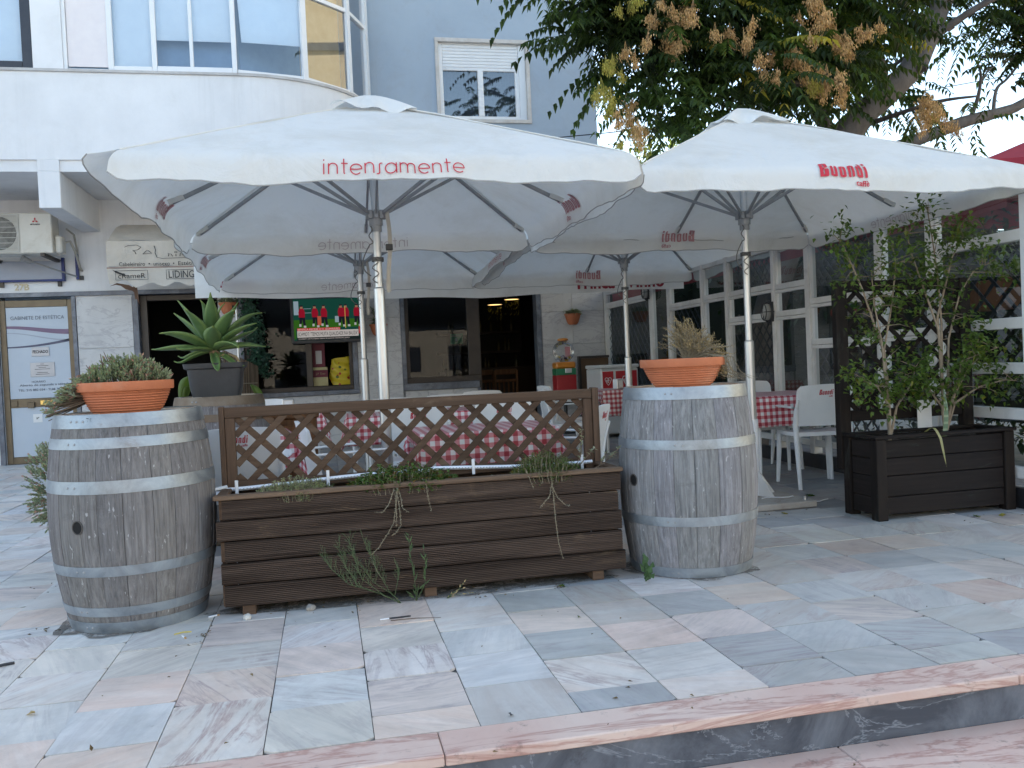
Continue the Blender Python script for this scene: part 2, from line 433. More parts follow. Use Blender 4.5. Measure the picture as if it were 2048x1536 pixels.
INK = mat('black_ink', (.02, .02, .022), (.03, .03, .03), .7)
BRASS = mat('brass', (.62, .47, .18), (.5, .38, .14), .25, metal=.9)
TERRA = mat('terracotta', (.52, .17, .075), (.42, .13, .055), .75, scale=5, bump=.15, bscale=60, dirt=(.52, .30, .2), dirt_amt=.5)
SOIL = mat('soil', (.035, .025, .018), (.09, .065, .045), .95, scale=40, bump=.8, bscale=60)
BLACKPOT = mat('black_pot', (.028, .029, .032), (.04, .041, .044), .5, scale=8, dirt=(.09, .09, .09), dirt_amt=.4)
GLASS = glassmat('clear_glass', (.86, .9, .9), 1.6)
GLASSD = glassmat('dark_reflective_glass', (.42, .45, .48), .45)
GLASSV = glassmat('screen_glass', (.72, .77, .77), .14)
GALV = None
def galv():
    T = NT('galvanised_hoop')
    co = T.coords((1, 1, 1))
    n1 = T.noise(co, 7, 6, .7, .5); n2 = T.noise(co, 3, 8, .8, 1.0)
    base = T.mix(T.ramp(n1, [(.3, 0.), (.7, 1.)]), (.20, .225, .25), (.40, .44, .475))
    rf = T.math('MULTIPLY', T.ramp(n2, [(.60, 0.), (.74, 1.)]), .65)
    base = T.mix(rf, base, (.16, .085, .045))
    rough = T.ramp(n1, [(.3, .38), (.7, .58)])
    T.bsdf(base, rough, .72, .5, n1, .08, .004)
    return T.m
GALV = galv()
def oak(name, c, c2, lightc):
    T = NT(name)
    co = T.coords((30, 30, 1.3)); g = T.noise(co, 2.2, 10, .78, .5)
    g2 = T.noise(T.coords((60, 60, 1.6)), 1.5, 6, .7)
    n3 = T.noise(T.coords((5, 5, 1.6)), 2.4, 8, .8, 1.2)
    n4 = T.noise(T.coords((28, 28, 9)), 2.0, 3, .6, .3)
    base = T.mix(T.ramp(g, [(.33, 0.), (.68, 1.)]), c, c2)
    base = T.mix(T.math('MULTIPLY', T.ramp(g2, [(.50, 0.), (.68, 1.)]), .32), base, tuple(x * .45 for x in c))
    base = T.mix(T.math('MULTIPLY', T.ramp(n3, [(.54, 0.), (.68, 1.)]), .38), base, lightc)
    base = T.mix(T.math('MULTIPLY', T.ramp(n4, [(.66, 0.), (.71, 1.)]), .6), base, (.56, .56, .56))
    n5 = T.noise(T.coords((1.5, 1.5, 3)), 1.5, 7, .75, .8)
    base = T.mix(T.math('MULTIPLY', T.ramp(n5, [(.55, 0.), (.75, 1.)]), .5), base, (.07, .06, .055))
    base = T.tint(base)
    T.bsdf(base, .85, 0, .2, g2, .7, .008)
    return T.m
OAKB = oak('weathered_oak_brown', (.108, .100, .097), (.265, .255, .250), (.30, .285, .275))
OAKG = oak('weathered_oak_grey', (.125, .124, .128), (.34, .34, .346), (.42, .42, .43))
OAKEND = mat('oak_end_grain', (.50, .40, .29), (.62, .56, .47), .8, scale=20, bump=.3)
DECK = woodmat('brown_stained_decking', (.037, .024, .018), (.108, .076, .060), 0, worn=(.30, .21, .13), worn_amt=.55)
DECKW = woodmat('worn_brown_lattice', (.085, .050, .031), (.15, .095, .062), 0, worn=(.36, .27, .18), worn_amt=.45)
RIMW = woodmat('split_rim_timber', (.10, .062, .04), (.20, .135, .09), 0, worn=(.50, .36, .2), worn_amt=.8)
BLACKWOOD = woodmat('black_stained_timber', (.008, .0055, .005), (.017, .012, .0105), 0, worn=(.06, .085, .07), worn_amt=.5)
BLACKWOODY = woodmat('black_stained_side', (.012, .0085, .0075), (.024, .018, .016), 1, worn=(.06, .05, .04), worn_amt=.5)
BLACKWOODV = woodmat('black_stained_posts', (.010, .007, .006), (.021, .015, .012), 2, worn=(.08, .095, .08), worn_amt=.5)
CHAIRWOOD = woodmat('chestnut_wood', (.10, .045, .02), (.17, .08, .035), 2)
LATT = mat('dark_green_lattice', (.012, .016, .02), (.02, .025, .03), .5)
CANVAS = clothmat('off_white_canvas', (.80, .795, .765), .27, (.56, .52, .43))
CANVASB = clothmat('beige_canvas', (.66, .61, .54), .18, (.42, .36, .28))
LEAFT = leafmat('tree_leaf', (.032, .055, .016), (.060, .095, .024), .38)
LEAFY = leafmat('yellow_leaf', (.26, .24, .03), (.34, .27, .05), .35)
SEED = leafmat('dry_seed', (.46, .29, .13), (.60, .42, .22), .25, .8)
SHRUBL = leafmat('shrub_leaf', (.06, .105, .02), (.105, .16, .034), .38)
SHRUBG = leafmat('succulent_leaf', (.25, .29, .19), (.34, .35, .24), .2)
GREYGREEN = leafmat('grey_green_leaf', (.29, .34, .28), (.40, .44, .37), .2)
DRYL = leafmat('dry_straw', (.46, .34, .18), (.36, .27, .16), .2, .8)
DRYS = mat('dry_stem', (.27, .23, .16), (.18, .15, .10), .85)
BARK = mat('grey_bark', (.13, .115, .105), (.075, .065, .058), .9, scale=9, stretch=(1, 1, .35), bump=.5, bscale=30, dirt=(.2, .19, .18))
TWIG = mat('brown_twig', (.19, .14, .095), (.12, .085, .06), .85, scale=12)
STEMC = mat('pale_woody_stem', (.30, .24, .17), (.2, .15, .1), .85, scale=12)
AGAVE = None
def agavem():
    T = NT('agave_leaf')
    n1 = T.noise(T.coords((1, 1, 1)), 6, 4, .6)
    base = T.mix(T.ramp(n1, [(.35, 0.), (.65, 1.)]), (.075, .15, .055), (.12, .205, .075))
    b = T.bsdf(T.tint(base), .42, 0, .45)
    return T.m
AGAVE = agavem()
def gingham():
    T = NT('red_gingham_oilcloth')
    uv = T.n('ShaderNodeUVMap', uv_map='uv')
    sp = T.n('ShaderNodeSeparateXYZ'); T.l(uv.outputs[0], sp.inputs[0])
    a = T.math('LESS_THAN', T.math('FRACT', T.math('DIVIDE', sp.outputs[0], .056)), .5)
    b = T.math('LESS_THAN', T.math('FRACT', T.math('DIVIDE', sp.outputs[1], .056)), .5)
    sm = T.math('MULTIPLY', T.math('ADD', a, b), .5)
    nz = T.noise(T.coords((1, 1, 1)), 5, 4)
    base = T.ramp(sm, [(.0, (.76, .74, .73)), (.5, (.60, .22, .24)), (1., (.36, .012, .03))])
    base = T.mix(T.math('MULTIPLY', nz, .12), base, (.3, .2, .2))
    T.bsdf(base, .35, 0, .5, nz, .1, .02)
    return T.m
GING = gingham()
def marble():
    T = NT('marble_paving')
    at = T.n('ShaderNodeAttribute', attribute_name='tint'); tc = at.outputs['Color']
    geo = T.n('ShaderNodeTexCoord').outputs['Object']
    ofs = T.n('ShaderNodeVectorMath', operation='MULTIPLY_ADD'); T.l(tc, ofs.inputs[0]); ofs.inputs[1].default_value = (213, 157, 191); T.l(geo, ofs.inputs[2])
    sp = T.n('ShaderNodeSeparateColor'); T.l(tc, sp.inputs[0])
    ang = T.math('MULTIPLY', T.math('FRACT', T.math('MULTIPLY', sp.outputs[0], 391.)), 3.1416)
    rot = T.n('ShaderNodeVectorRotate', rotation_type='Z_AXIS'); T.l(ofs.outputs[0], rot.inputs['Vector']); T.l(ang, rot.inputs['Angle'])
    mp = T.n('ShaderNodeMapping'); mp.inputs['Scale'].default_value = (1.3, 7.5, 1); T.l(rot.outputs[0], mp.inputs[0])
    band = T.noise(mp.outputs[0], 1.0, 9, .66, .7)
    cl = T.noise(ofs.outputs[0], 3.2, 7, .68, .8)
    mp2 = T.n('ShaderNodeMapping'); mp2.inputs['Scale'].default_value = (1.1, 8., 1); T.l(rot.outputs[0], mp2.inputs[0])
    vn = T.noise(mp2.outputs[0], 1.2, 7, .66, .9)
    vein = T.ramp(T.math('ABSOLUTE', T.math('SUBTRACT', vn, .5)), [(.0, 1.), (.016, .6), (.055, 0.)])
    k = T.math('FRACT', T.math('MULTIPLY', sp.outputs[1], 777.)); k2 = T.math('FRACT', T.math('MULTIPLY', sp.outputs[2], 531.))
    kv = T.math('MULTIPLY', T.math('MULTIPLY', vein, T.ramp(cl, [(.38, .1), (.60, 1.)])), T.ramp(k, [(.2, .18), (.9, .72)]))
    warm = T.mix(T.ramp(k2, [(.40, 0.), (.60, 1.)]), (.86, .875, .875), (1.04, .93, .86))
    base = T.mix(T.ramp(band, [(.36, 0.), (.64, 1.)]), T.mix(1., tc, warm, 'MULTIPLY'), T.mix(1., tc, (1.14, 1.12, 1.09), 'MULTIPLY'))
    base = T.mix(T.math('MULTIPLY', T.ramp(cl, [(.48, 0.), (.72, 1.)]), .4), base, T.mix(1., tc, (.80, .82, .84), 'MULTIPLY'))
    base = T.mix(kv, base, T.mix(k2, (.24, .22, .26), (.34, .20, .18)))
    # dirt and foot traffic that runs across the joints
    dn = T.noise(geo, 1.1, 9, .75, .5)
    base = T.mix(T.math('MULTIPLY', T.ramp(dn, [(.44, 0.), (.72, 1.)]), .48), base, (.24, .215, .185))
    d2 = T.noise(geo, 14, 5, .7)
    base = T.mix(T.math('MULTIPLY', T.ramp(d2, [(.66, 0.), (.74, 1.)]), .3), base, (.12, .11, .10))
    T.bsdf(base, T.ramp(cl, [(.3, .42), (.7, .62)]), 0, .35, d2, .06, .004)
    return T.m
MARBLE = marble()
def slabmat(name, c, c2, vein, edge_dirt, sc=1.0, vs=.02, VSC=(2.4, 5.5, 5.5)):
    T = NT(name)
    geo = T.n('ShaderNodeTexCoord').outputs['Object']
    at = T.n('ShaderNodeAttribute', attribute_name='tint')
    ofs = T.n('ShaderNodeVectorMath', operation='MULTIPLY_ADD'); T.l(at.outputs['Color'], ofs.inputs[0]); ofs.inputs[1].default_value = (13, 57, 31); T.l(geo, ofs.inputs[2])
    n1 = T.noise(ofs.outputs[0], 3.2 * sc, 8, .68, .9)
    mp = T.n('ShaderNodeMapping'); mp.inputs['Scale'].default_value = VSC; mp.inputs['Rotation'].default_value = (0, 0, .12); T.l(ofs.outputs[0], mp.inputs[0])
    vn = T.noise(mp.outputs[0], .9 * sc, 6, .65, 1.6)
    ve = T.ramp(T.math('ABSOLUTE', T.math('SUBTRACT', vn, .5)), [(.0, 1.), (vs, 0.)])
    base = T.mix(T.ramp(n1, [(.35, 0.), (.65, 1.)]), c, c2)
    base = T.mix(T.math('MULTIPLY', ve, .6), base, vein)
    d = T.noise(geo, 9, 6, .75)
    base = T.mix(T.math('MULTIPLY', T.ramp(d, [(.58, 0.), (.70, 1.)]), .6), base, edge_dirt)
    T.bsdf(base, .5, 0, .35, d, .08, .005)
    return T.m
PINKM = slabmat('pink_marble', (.58, .40, .34), (.66, .52, .45), (.34, .15, .12), (.09, .07, .06), .55, .035, (1.1, 6.5, 6.5))
RISERM = slabmat('dark_marble_riser', (.058, .066, .083), (.18, .198, .23), (.30, .33, .37), (.035, .035, .04), .8, .012, (2.2, 3.5, 3.5))
WALLM = slabmat('marble_wall_cladding', (.52, .51, .50), (.60, .59, .58), (.36, .34, .36), (.38, .36, .34), .6, .03)
MORTAR = mat('joint_mortar', (.07, .066, .06), (.34, .33, .32), .95, scale=1.3, lo=.5, hi=.7)
CONC = mat('worn_concrete', (.20, .19, .175), (.27, .26, .245), .9, scale=4, bump=.3, dirt=(.09, .08, .07))
STREET = mat('pale_bounce_paving', (.33, .32, .305), (.28, .27, .26), .95, scale=3, bump=.4, bscale=120)  # unseen street ground, kept pale to bounce warm sunlight onto the terrace

# ------------------------------------------------------------------ camera, light, sky
cam = bpy.data.cameras.new('camera'); co = bpy.data.objects.new('camera', cam); COL.objects.link(co)
YAW, PIT, ROL = .21072184, -.02408426, -.04513315
fw = V((math.sin(YAW) * math.cos(PIT), math.cos(YAW) * math.cos(PIT), math.sin(PIT)))
r0 = V((math.cos(YAW), -math.sin(YAW), 0)); u0 = r0.cross(fw)
rr = r0 * math.cos(ROL) + u0 * math.sin(ROL); uu = u0 * math.cos(ROL) - r0 * math.sin(ROL)
mw = Matrix((rr, uu, -fw)).transposed().to_4x4(); mw.translation = (0, 0, 1.12)
co.matrix_world = mw
cam.sensor_width = 36; cam.lens = 1740 / 2048 * 36; cam.clip_end = 800; cam.clip_start = .05
sc.camera = co
SUN_EL, SUN_AZ = math.radians(34), math.radians(-42)     # sun stands behind the building, to the left
w = bpy.data.worlds.new('World'); sc.world = w; w.use_nodes = True
nt = w.node_tree; bg = nt.nodes['Background']
sky = nt.nodes.new('ShaderNodeTexSky'); sky.sky_type = 'NISHITA'; sky.sun_disc = False
sky.sun_elevation = SUN_EL; sky.sun_rotation = SUN_AZ; sky.altitude = 50; sky.air_density = 1.0; sky.dust_density = 1.0; sky.ozone_density = .35
hs = nt.nodes.new('ShaderNodeHueSaturation'); hs.inputs['Saturation'].default_value = SKY_SAT; hs.inputs['Hue'].default_value = SKY_HUE
nt.links.new(sky.outputs[0], hs.inputs['Color']); nt.links.new(hs.outputs[0], bg.inputs[0]); bg.inputs[1].default_value = SKY_STR
ld = bpy.data.lights.new('sun', 'SUN'); ld.energy = SUN_STR; ld.angle = math.radians(.53); ld.color = (1, .93, .82)
lo_ = bpy.data.objects.new('sun', ld); COL.objects.link(lo_)
sd = V((math.sin(SUN_AZ) * math.cos(SUN_EL), math.cos(SUN_AZ) * math.cos(SUN_EL), math.sin(SUN_EL)))
lo_.rotation_euler = sd.to_track_quat('Z', 'Y').to_euler(); lo_.location = sd * 60
vs_ = sc.view_settings; sc.display_settings.display_device = 'sRGB'; vs_.view_transform = 'Standard'; vs_.look = 'None'; vs_.gamma = 1; vs_.exposure = EXPO
sc.cycles.max_bounces = 8; sc.cycles.transparent_max_bounces = 24; sc.cycles.use_denoising = True
sc.cycles.sample_clamp_indirect = 6

# ------------------------------------------------------------------ ground: terrace, steps, street
TR = random.Random(5)
m = M(); P0 = .326; X0 = -.234; Y0 = 2.645; G = .0017
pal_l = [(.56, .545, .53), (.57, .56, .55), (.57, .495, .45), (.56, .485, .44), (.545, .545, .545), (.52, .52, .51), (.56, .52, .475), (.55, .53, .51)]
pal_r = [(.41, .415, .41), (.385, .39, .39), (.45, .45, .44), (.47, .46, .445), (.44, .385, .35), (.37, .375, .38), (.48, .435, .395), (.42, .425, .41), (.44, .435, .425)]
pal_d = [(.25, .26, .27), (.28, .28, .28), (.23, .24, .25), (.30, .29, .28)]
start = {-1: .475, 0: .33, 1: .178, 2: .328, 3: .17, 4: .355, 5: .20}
for c in range(-36, 24):
    x0 = X0 + c * P0
    y = Y0; first = True
    while y < 13.5:
        h = (start.get(c, TR.choice((.16, .33, .24, .2))) if first else .332); first = False
        if TR.random() < .07: h *= .5
        y1 = min(y + h, 13.5)
        cx = x0 + P0 / 2; cy = (y + y1) / 2
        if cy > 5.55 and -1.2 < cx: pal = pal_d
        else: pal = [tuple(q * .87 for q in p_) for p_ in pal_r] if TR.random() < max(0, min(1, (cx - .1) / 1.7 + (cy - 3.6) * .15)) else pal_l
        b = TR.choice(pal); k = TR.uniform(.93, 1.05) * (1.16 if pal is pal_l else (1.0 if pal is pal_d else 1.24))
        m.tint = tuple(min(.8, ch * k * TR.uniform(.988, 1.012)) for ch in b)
        z = TR.uniform(-.002, .002); tx, ty = TR.uniform(-.0015, .0015), TR.uniform(-.0015, .0015)
        g = G * TR.uniform(.6, 1.5)
        a = [(x0 + g, y + g, z - tx), (x0 + P0 - g, y + g, z + tx), (x0 + P0 - g, y1 - g, z + ty), (x0 + g, y1 - g, z - ty)]
        q_ = []
        for i in range(4):
            p = V(a[i]); pr = V(a[i - 1]); nx_ = V(a[(i + 1) % 4]); c1 = TR.uniform(.0, .006) if TR.random() < .8 else TR.uniform(.01, .028); c2 = c1 * TR.uniform(.5, 1.4)
            q_ += [tuple(p + (pr - p).normalized() * c1), tuple(p + (nx_ - p).normalized() * c2)]
        a = q_
        m.poly(a)
        for i in range(8):
            p, q = a[i], a[(i + 1) % 8]
            m.poly([p, (p[0], p[1], -.02), (q[0], q[1], -.02), q])
        y = y1
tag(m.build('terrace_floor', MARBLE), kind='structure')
m = M(); m.poly([(-12, 2.62, -.006), (7.6, 2.62, -.006), (7.6, 13.5, -.006), (-12, 13.5, -.006)])
tag(m.build('terrace_joint_ground', MORTAR), kind='structure')
m = M(); xs = [-12, -9.2, -6.4, -3.6, -1.75, .283, 2.22, 4.2, 6.4, 9.0]
for a, b in zip(xs, xs[1:]):
    m.tint = (R.random(), R.random(), R.random())
    m.box((a + .0015, 2.475, -.034), (b - .0015, 2.643, .001), .004)
tag(m.build('step_edge_path', PINKM, smooth=30), kind='structure')
m = M(); xs = [-12, -8.1, -5, -2.2, .05, 2.62, 4.5, 6.7, 9.0]
for a, b in zip(xs, xs[1:]):
    m.tint = (R.random(), R.random(), R.random())
    m.box((a + .001, 2.50, -.16), (b - .001, 2.58, -.0345))
    m.box((a + .001, 2.13, -.34), (b - .001, 2.20, -.193))
tag(m.build('step_riser_path', RISERM), kind='structure')
m = M(); xs = [-12, -8.6, -5.9, -3.0, -.7, 1.55, 3.3, 5.6, 9.0]
for a, b in zip(xs, xs[1:]):
    m.tint = (R.random(), R.random(), R.random())
    m.box((a + .0015, 2.10, -.192), (b - .0015, 2.499, -.158), .004)
tag(m.build('lower_step_path', PINKM, smooth=30), kind='structure')
m = M(); m.poly([(-300, -300, -.342), (300, -300, -.342), (300, 2.15, -.342), (-300, 2.15, -.342)])
m.poly([(7.6, 2.15, -.05), (300, 2.15, -.05), (300, 400, -.05), (7.6, 400, -.05)]); m.poly([(-300, 2.3, -.05), (-12, 2.3, -.05), (-12, 400, -.05), (-300, 400, -.05)])
m.poly([(-12, 13.5, -.05), (7.6, 13.5, -.05), (7.6, 400, -.05), (-12, 400, -.05)])
tag(m.build('street_ground', STREET), kind='structure')
# ------------------------------------------------------------------ apartment building
FY = 13.5
B = thing('apartment_building', 'white and blue grey apartment block with curved bay window above the cafe', 'building', (0, FY, 0))
CX, CY, CR = -.904, 13.43, 1.8
def arcpt(a, r=CR): return (CX + r * math.sin(a), CY - r * math.cos(a))
def bayband(m, z0, z1, ro, ri, a0=0., a1=PI / 2, n=28):
    for i in range(n):
        a, b = a0 + (a1 - a0) * i / n, a0 + (a1 - a0) * (i + 1) / n
        (x0, y0), (x1, y1) = arcpt(a, ro), arcpt(b, ro); (x2, y2), (x3, y3) = arcpt(a, ri), arcpt(b, ri)
        m.poly([(x0, y0, z0), (x1, y1, z0), (x1, y1, z1), (x0, y0, z1)])
        m.poly([(x0, y0, z1), (x1, y1, z1), (x3, y3, z1), (x2, y2, z1)])
        m.poly([(x0, y0, z0), (x2, y2, z0), (x3, y3, z0), (x1, y1, z0)])
FR = CY - CR   # 11.63 front plane
m = M()
m.box((-12, FR, 3.86), (CX, FR + .25, 4.93)); bayband(m, 3.86, 4.93, CR, CR - .25)
m.box((-12, FR, 7.2), (CX, FR + .25, 17)); bayband(m, 7.2, 17, CR, CR - .25)
for a, b in ((-3.29, -2.95), (-8.2, -6.2)): m.box((a, FR, 4.93), (b, FR + .25, 7.2))
m.build('upper_wall', WHITE, B, smooth=20)
m = M()
m.box((-12, FR + .03, 3.72), (CX, FR + .22, 3.86)); bayband(m, 3.72, 3.86, CR - .03, CR - .2)
m.box((-12, FR + .22, 3.725), (CX, FY, 3.9))
b_ = [arcpt(PI / 2 * i / 16, CR - .05) for i in range(17)]
for z in (3.725, 3.9): m.poly([(CX, CY, z)] + [(x, y, z) for x, y in b_])
m.build('overhang_soffit', WHITE, B, smooth=20)
for x0, x1 in ((-3.31, -3.06), (-6.3, -6.05)):
    m = M(); m.box((x0, FR - .004, 3.27), (x1, FY, 3.72), .006); m.box((x0, FR - .004, 3.72), (x1, FR + .05, 3.858), .003)
    m.build('beam', WHITE, B, smooth=30)
m = M(); m.box((-12, FR - .025, 4.93), (CX, FR + .1, 4.965), .004); bayband(m, 4.93, 4.965, CR + .025, CR - .1)
m.build('window_sill', mat('grey_marble_sill', (.50, .49, .48), (.40, .38, .37), .6, scale=4), B, smooth=30)
# ground-floor wall core and blue-grey wall
m = M()
for a, b, z0, z1 in ((-12, -4.45, -.05, 2.4), (-3.49, -2.62, -.05, 2.4), (-12, -1.2, 2.4, 3.725)):
    m.box((a, FY, z0), (b, FY + .3, z1))
m.build('ground_floor_wall', WHITE, B)
m = M()
for a, b, z0, z1 in ((-1.5, -1.19, -.05, 2.4), (.48, 1.19, -.05, 2.4), (3.38, 4.56, -.05, 2.4), (-1.19, .48, -.05, .80), (1.19, 2.36, -.05, .80), (-1.2, 4.56, 2.4, 2.9)):
    m.box((a, FY, z0), (b, FY + .3, z1))
m.build('shop_wall', mat('wall_core', (.3, .3, .3)), B)
m = M()
for a, b, z0, z1 in ((-.2, 1.93, 2.9, 17), (3.37, 4.48, 2.9, 17), (1.93, 3.37, 2.9, 4.94), (1.93, 3.37, 6.18, 17)):
    m.box((a, FY, z0), (b, FY + .3, z1))
m.box((4.2, FY + .3, -.05), (4.48, 26, 17)); m.box((-12, FY + .3, 17), (4.48, 26, 17.2)); m.box((-12, 25.7, -.05), (4.2, 26, 17)); m.box((-12, FY, 3.9), (-11.7, 25.7, 17))
m.build('blue_wall', BLUEW, B)
m = M(); m.box((-40, 13.2, -.05), (-12.05, 26, 17)); m.build('shading_wing_wall', WHITE, B)  # unseen wing added to keep the sun off the terrace
# marble cladding panels
m = M()
def clad(x0, x1, z0, z1, xj, zj):
    X = [x0] + [x for x in xj if x0 + .02 < x < x1 - .02] + [x1]; Z = [z0] + [z for z in zj if z0 + .02 < z < z1 - .02] + [z1]
    for a, b in zip(X, X[1:]):
        for c, d in zip(Z, Z[1:]):
            k = R.uniform(.9, 1.05); m.tint = (R.random(), R.random(), R.random())
            m.box((a + .002, FY - .028, c + .002), (b - .002, FY - .002, d - .002), .003)
zj = (.35, .87, 1.385, 1.905, 2.42)
clad(-3.43, -2.68, 0, 2.33, (), (.35, .88, 1.60)); clad(-1.5, -1.21, 0, 2.9, (), zj); clad(.50, 1.17, 0, 2.9, (.84,) if 0 else (), zj)
clad(-1.21, .50, 0, .76, (-.62, -.05), (.35,)); clad(1.2, 2.33, 0, .76, (1.55, 1.95), (.4,)); clad(3.41, 4.45, 0, 2.9, (3.92,), zj)
clad(-1.21, .5, 2.45, 2.9, (-.3,), ()); clad(1.17, 3.41, 2.45, 2.9, (1.9, 2.6), ())
m.build('marble_cladding', WALLM, B, smooth=30)
m = M()
def trim(lo, hi): m.box(lo, hi, .004)
trim((-3.49, FY - .04, -.02), (-3.435, FY + .1, 2.355)); trim((-2.675, FY - .04, -.02), (-2.60, FY + .1, 2.355)); trim((-4.8, FY - .045, 2.357), (-1.5, FY + .1, 2.42)); trim((-4.52, FY - .04, -.02), (-4.452, FY + .1, 2.355))
trim((-1.21, FY - .06, .765), (.505, FY + .12, .83)); trim((.425, FY - .04, .832), (.498, FY + .1, 2.45)); trim((-1.215, FY - .04, .832), (-1.16, FY + .1, 2.45))
trim((1.17, FY - .06, .765), (2.36, FY + .12, .87)); trim((1.172, FY - .04, .872), (1.235, FY + .1, 2.45)); trim((3.33, FY - .04, -.02), (3.405, FY + .2, 2.45)); trim((2.34, FY - .04, -.02), (2.38, FY + .1, .76))
m.build('opening_surround', DARKSTONE, B, smooth=30)
# dark rooms behind the openings
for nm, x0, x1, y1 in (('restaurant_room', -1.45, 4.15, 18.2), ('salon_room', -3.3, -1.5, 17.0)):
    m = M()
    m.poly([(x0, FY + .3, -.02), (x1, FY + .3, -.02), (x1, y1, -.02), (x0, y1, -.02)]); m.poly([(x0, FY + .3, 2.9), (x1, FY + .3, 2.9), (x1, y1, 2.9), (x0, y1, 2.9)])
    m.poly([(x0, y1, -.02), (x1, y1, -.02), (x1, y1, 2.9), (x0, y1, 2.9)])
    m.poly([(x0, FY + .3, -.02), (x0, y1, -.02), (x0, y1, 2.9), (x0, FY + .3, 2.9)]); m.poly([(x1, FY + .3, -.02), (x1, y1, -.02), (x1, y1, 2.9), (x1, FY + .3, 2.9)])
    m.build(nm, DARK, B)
# bar shelves inside
m = M()
for z in (.95, 1.35, 1.75): m.box((2.3, 17.75, z), (4.0, 18.1, z + .04))
m.box((2.35, 16.9, 0), (4.1, 17.3, 1.05))
m.build('bar_counter', mat('bar_wood', (.022, .013, .008), (.032, .018, .011), .5), B)
m = M(); BR = random.Random(3)
for i in range(22):
    x = 2.4 + i * .073; z = BR.choice((.99, 1.39, 1.79)); h = BR.uniform(.2, .3)
    m.lathe([(.0, z), (.032, z), (.032, z + h * .6), (.012, z + h * .75), (.012, z + h), (0, z + h)], (x, 17.85, 0), 8)
tag(m.build('bottles', mat('bottle_glass', (.05, .06, .04), (.12, .08, .03), .15), B), kind='stuff')

# --- upstairs windows
BLIND = mat('roller_blind', (.78, .86, .90), (.74, .82, .87), .9); BLINDP = mat('pink_blind', (.76, .71, .71), (.72, .67, .68), .9); SKYREFL = mat('reflected_sky_blue', (.20, .31, .45), (.17, .27, .41), .9); WARMREFL = mat('warm_reflection_cream', (.50, .41, .26), (.44, .35, .21), .9)
W = M(); WF = M()
rb = M()
def fr(lo, hi): W.box(lo, hi, .006)
for a, b in ((-2.95, -2.905), (-2.44, -2.375), (-1.925, -1.865), (-.965, -.905)): fr((a, FR + .02, 4.97), (b, FR + .09, 7.19))
fr((-2.904, FR + .02, 4.97), (-2.441, FR + .085, 4.985)); fr((-2.374, FR + .02, 4.97), (-1.926, FR + .085, 5.03)); fr((-1.864, FR + .02, 4.97), (-.966, FR + .085, 5.04)); fr((-1.475, FR + .035, 5.041), (-1.43, FR + .08, 7.19))
fr((-2.904, FR + .02, 6.4), (-.966, FR + .085, 6.45))
angs = [0, math.radians(28.5), math.radians(55), math.radians(76), math.radians(90)]
for a in angs[1:]:
    x, y = arcpt(a, CR - .05); W.bar((x, y, 4.97), (x, y, 7.19), .075, .07, (math.cos(a), math.sin(a), 0))
for a, b in zip(angs, angs[1:]):
    p, q = arcpt(a, CR - .05), arcpt(b, CR - .05)
    for z, h in ((4.995, .05), (6.12, .05)): W.bar((p[0], p[1], z), (q[0], q[1], z), .06, h)
win = W.build('bay_window', PVC, B, smooth=30)
m = M(); m.poly([(-2.92, FR + .06, 4.97), (-2.42, FR + .06, 4.97), (-2.42, FR + .06, 7.19), (-2.92, FR + .06, 7.19)]); m.poly([(-2.4, FR + .055, 4.97), (-1.9, FR + .055, 4.97), (-1.9, FR + .055, 7.19), (-2.4, FR + .055, 7.19)]); m.poly([(-1.88, FR + .05, 4.97), (-1.45, FR + .05, 4.97), (-1.45, FR + .05, 7.19), (-1.88, FR + .05, 7.19)]); m.poly([(-1.46, FR + .06, 4.97), (-.94, FR + .06, 4.97), (-.94, FR + .06, 7.19), (-1.46, FR + .06, 7.19)])
for a, b in zip(angs, angs[1:]):
    p, q = arcpt(a, CR - .05), arcpt(b, CR - .05); m.poly([(p[0], p[1], 4.97), (q[0], q[1], 4.97), (q[0], q[1], 7.19), (p[0], p[1], 7.19)])
GLASSW = glassmat('upstairs_glass', (.9, .94, 1.), 2.6)
m.build('pane', GLASSW, win)
m = M(); m.box((-2.9, FR + .048, 5.015), (-2.445, FR + .057, 7.19)); m.build('blind', BLINDP, win)
m = M(); m.box((-2.4, FR + .13, 4.97), (-1.9, FR + .14, 7.19)); m.build('blind', BLIND, win)
m = M(); m.box((-1.88, FR + .13, 5.40), (-.94, FR + .14, 7.19)); m.build('blind', BLIND, win)
m = M(); p, q = arcpt(.01, CR - .11), arcpt(math.radians(28.4), CR - .11); m.bar((p[0], p[1], 6.29), (q[0], q[1], 6.33), .01, 1.78); m.build('blind', BLIND, win)
m = M(); p, q = arcpt(math.radians(29), CR - .2), arcpt(math.radians(55), CR - .2); m.bar((p[0], p[1], 6.0), (q[0], q[1], 6.0), .01, 2.1); m.build('curtain', WARMREFL, win)  # added cream sheet paints the sunlit facade's warm reflection behind this pane
m = M(); m.box((-2.94, FR + .3, 4.94), (-.94, FR + .32, 7.19)); p, q = arcpt(.0, CR - .45), arcpt(math.radians(88), CR - .45); m.bar((p[0], p[1], 6.0), (q[0], q[1], 6.0), .01, 2.2); m.build('room_backing', SKYREFL, win)  # blue backing puts the reflected sky into the colour below the blinds
W = M()
for lo, hi in (((-3.415, FR + .03, 4.97), (-3.30, FR + .1, 7.19)), ((-6.2, FR + .03, 4.97), (-3.416, FR + .1, 5.06)), ((-4.9, FR + .03, 5.061), (-4.8, FR + .1, 7.19))): W.box(lo, hi, .005)
win = W.build('dark_framed_window', mat('dark_blue_frame', (.02, .023, .035), (.03, .033, .045), .4), B, smooth=30)
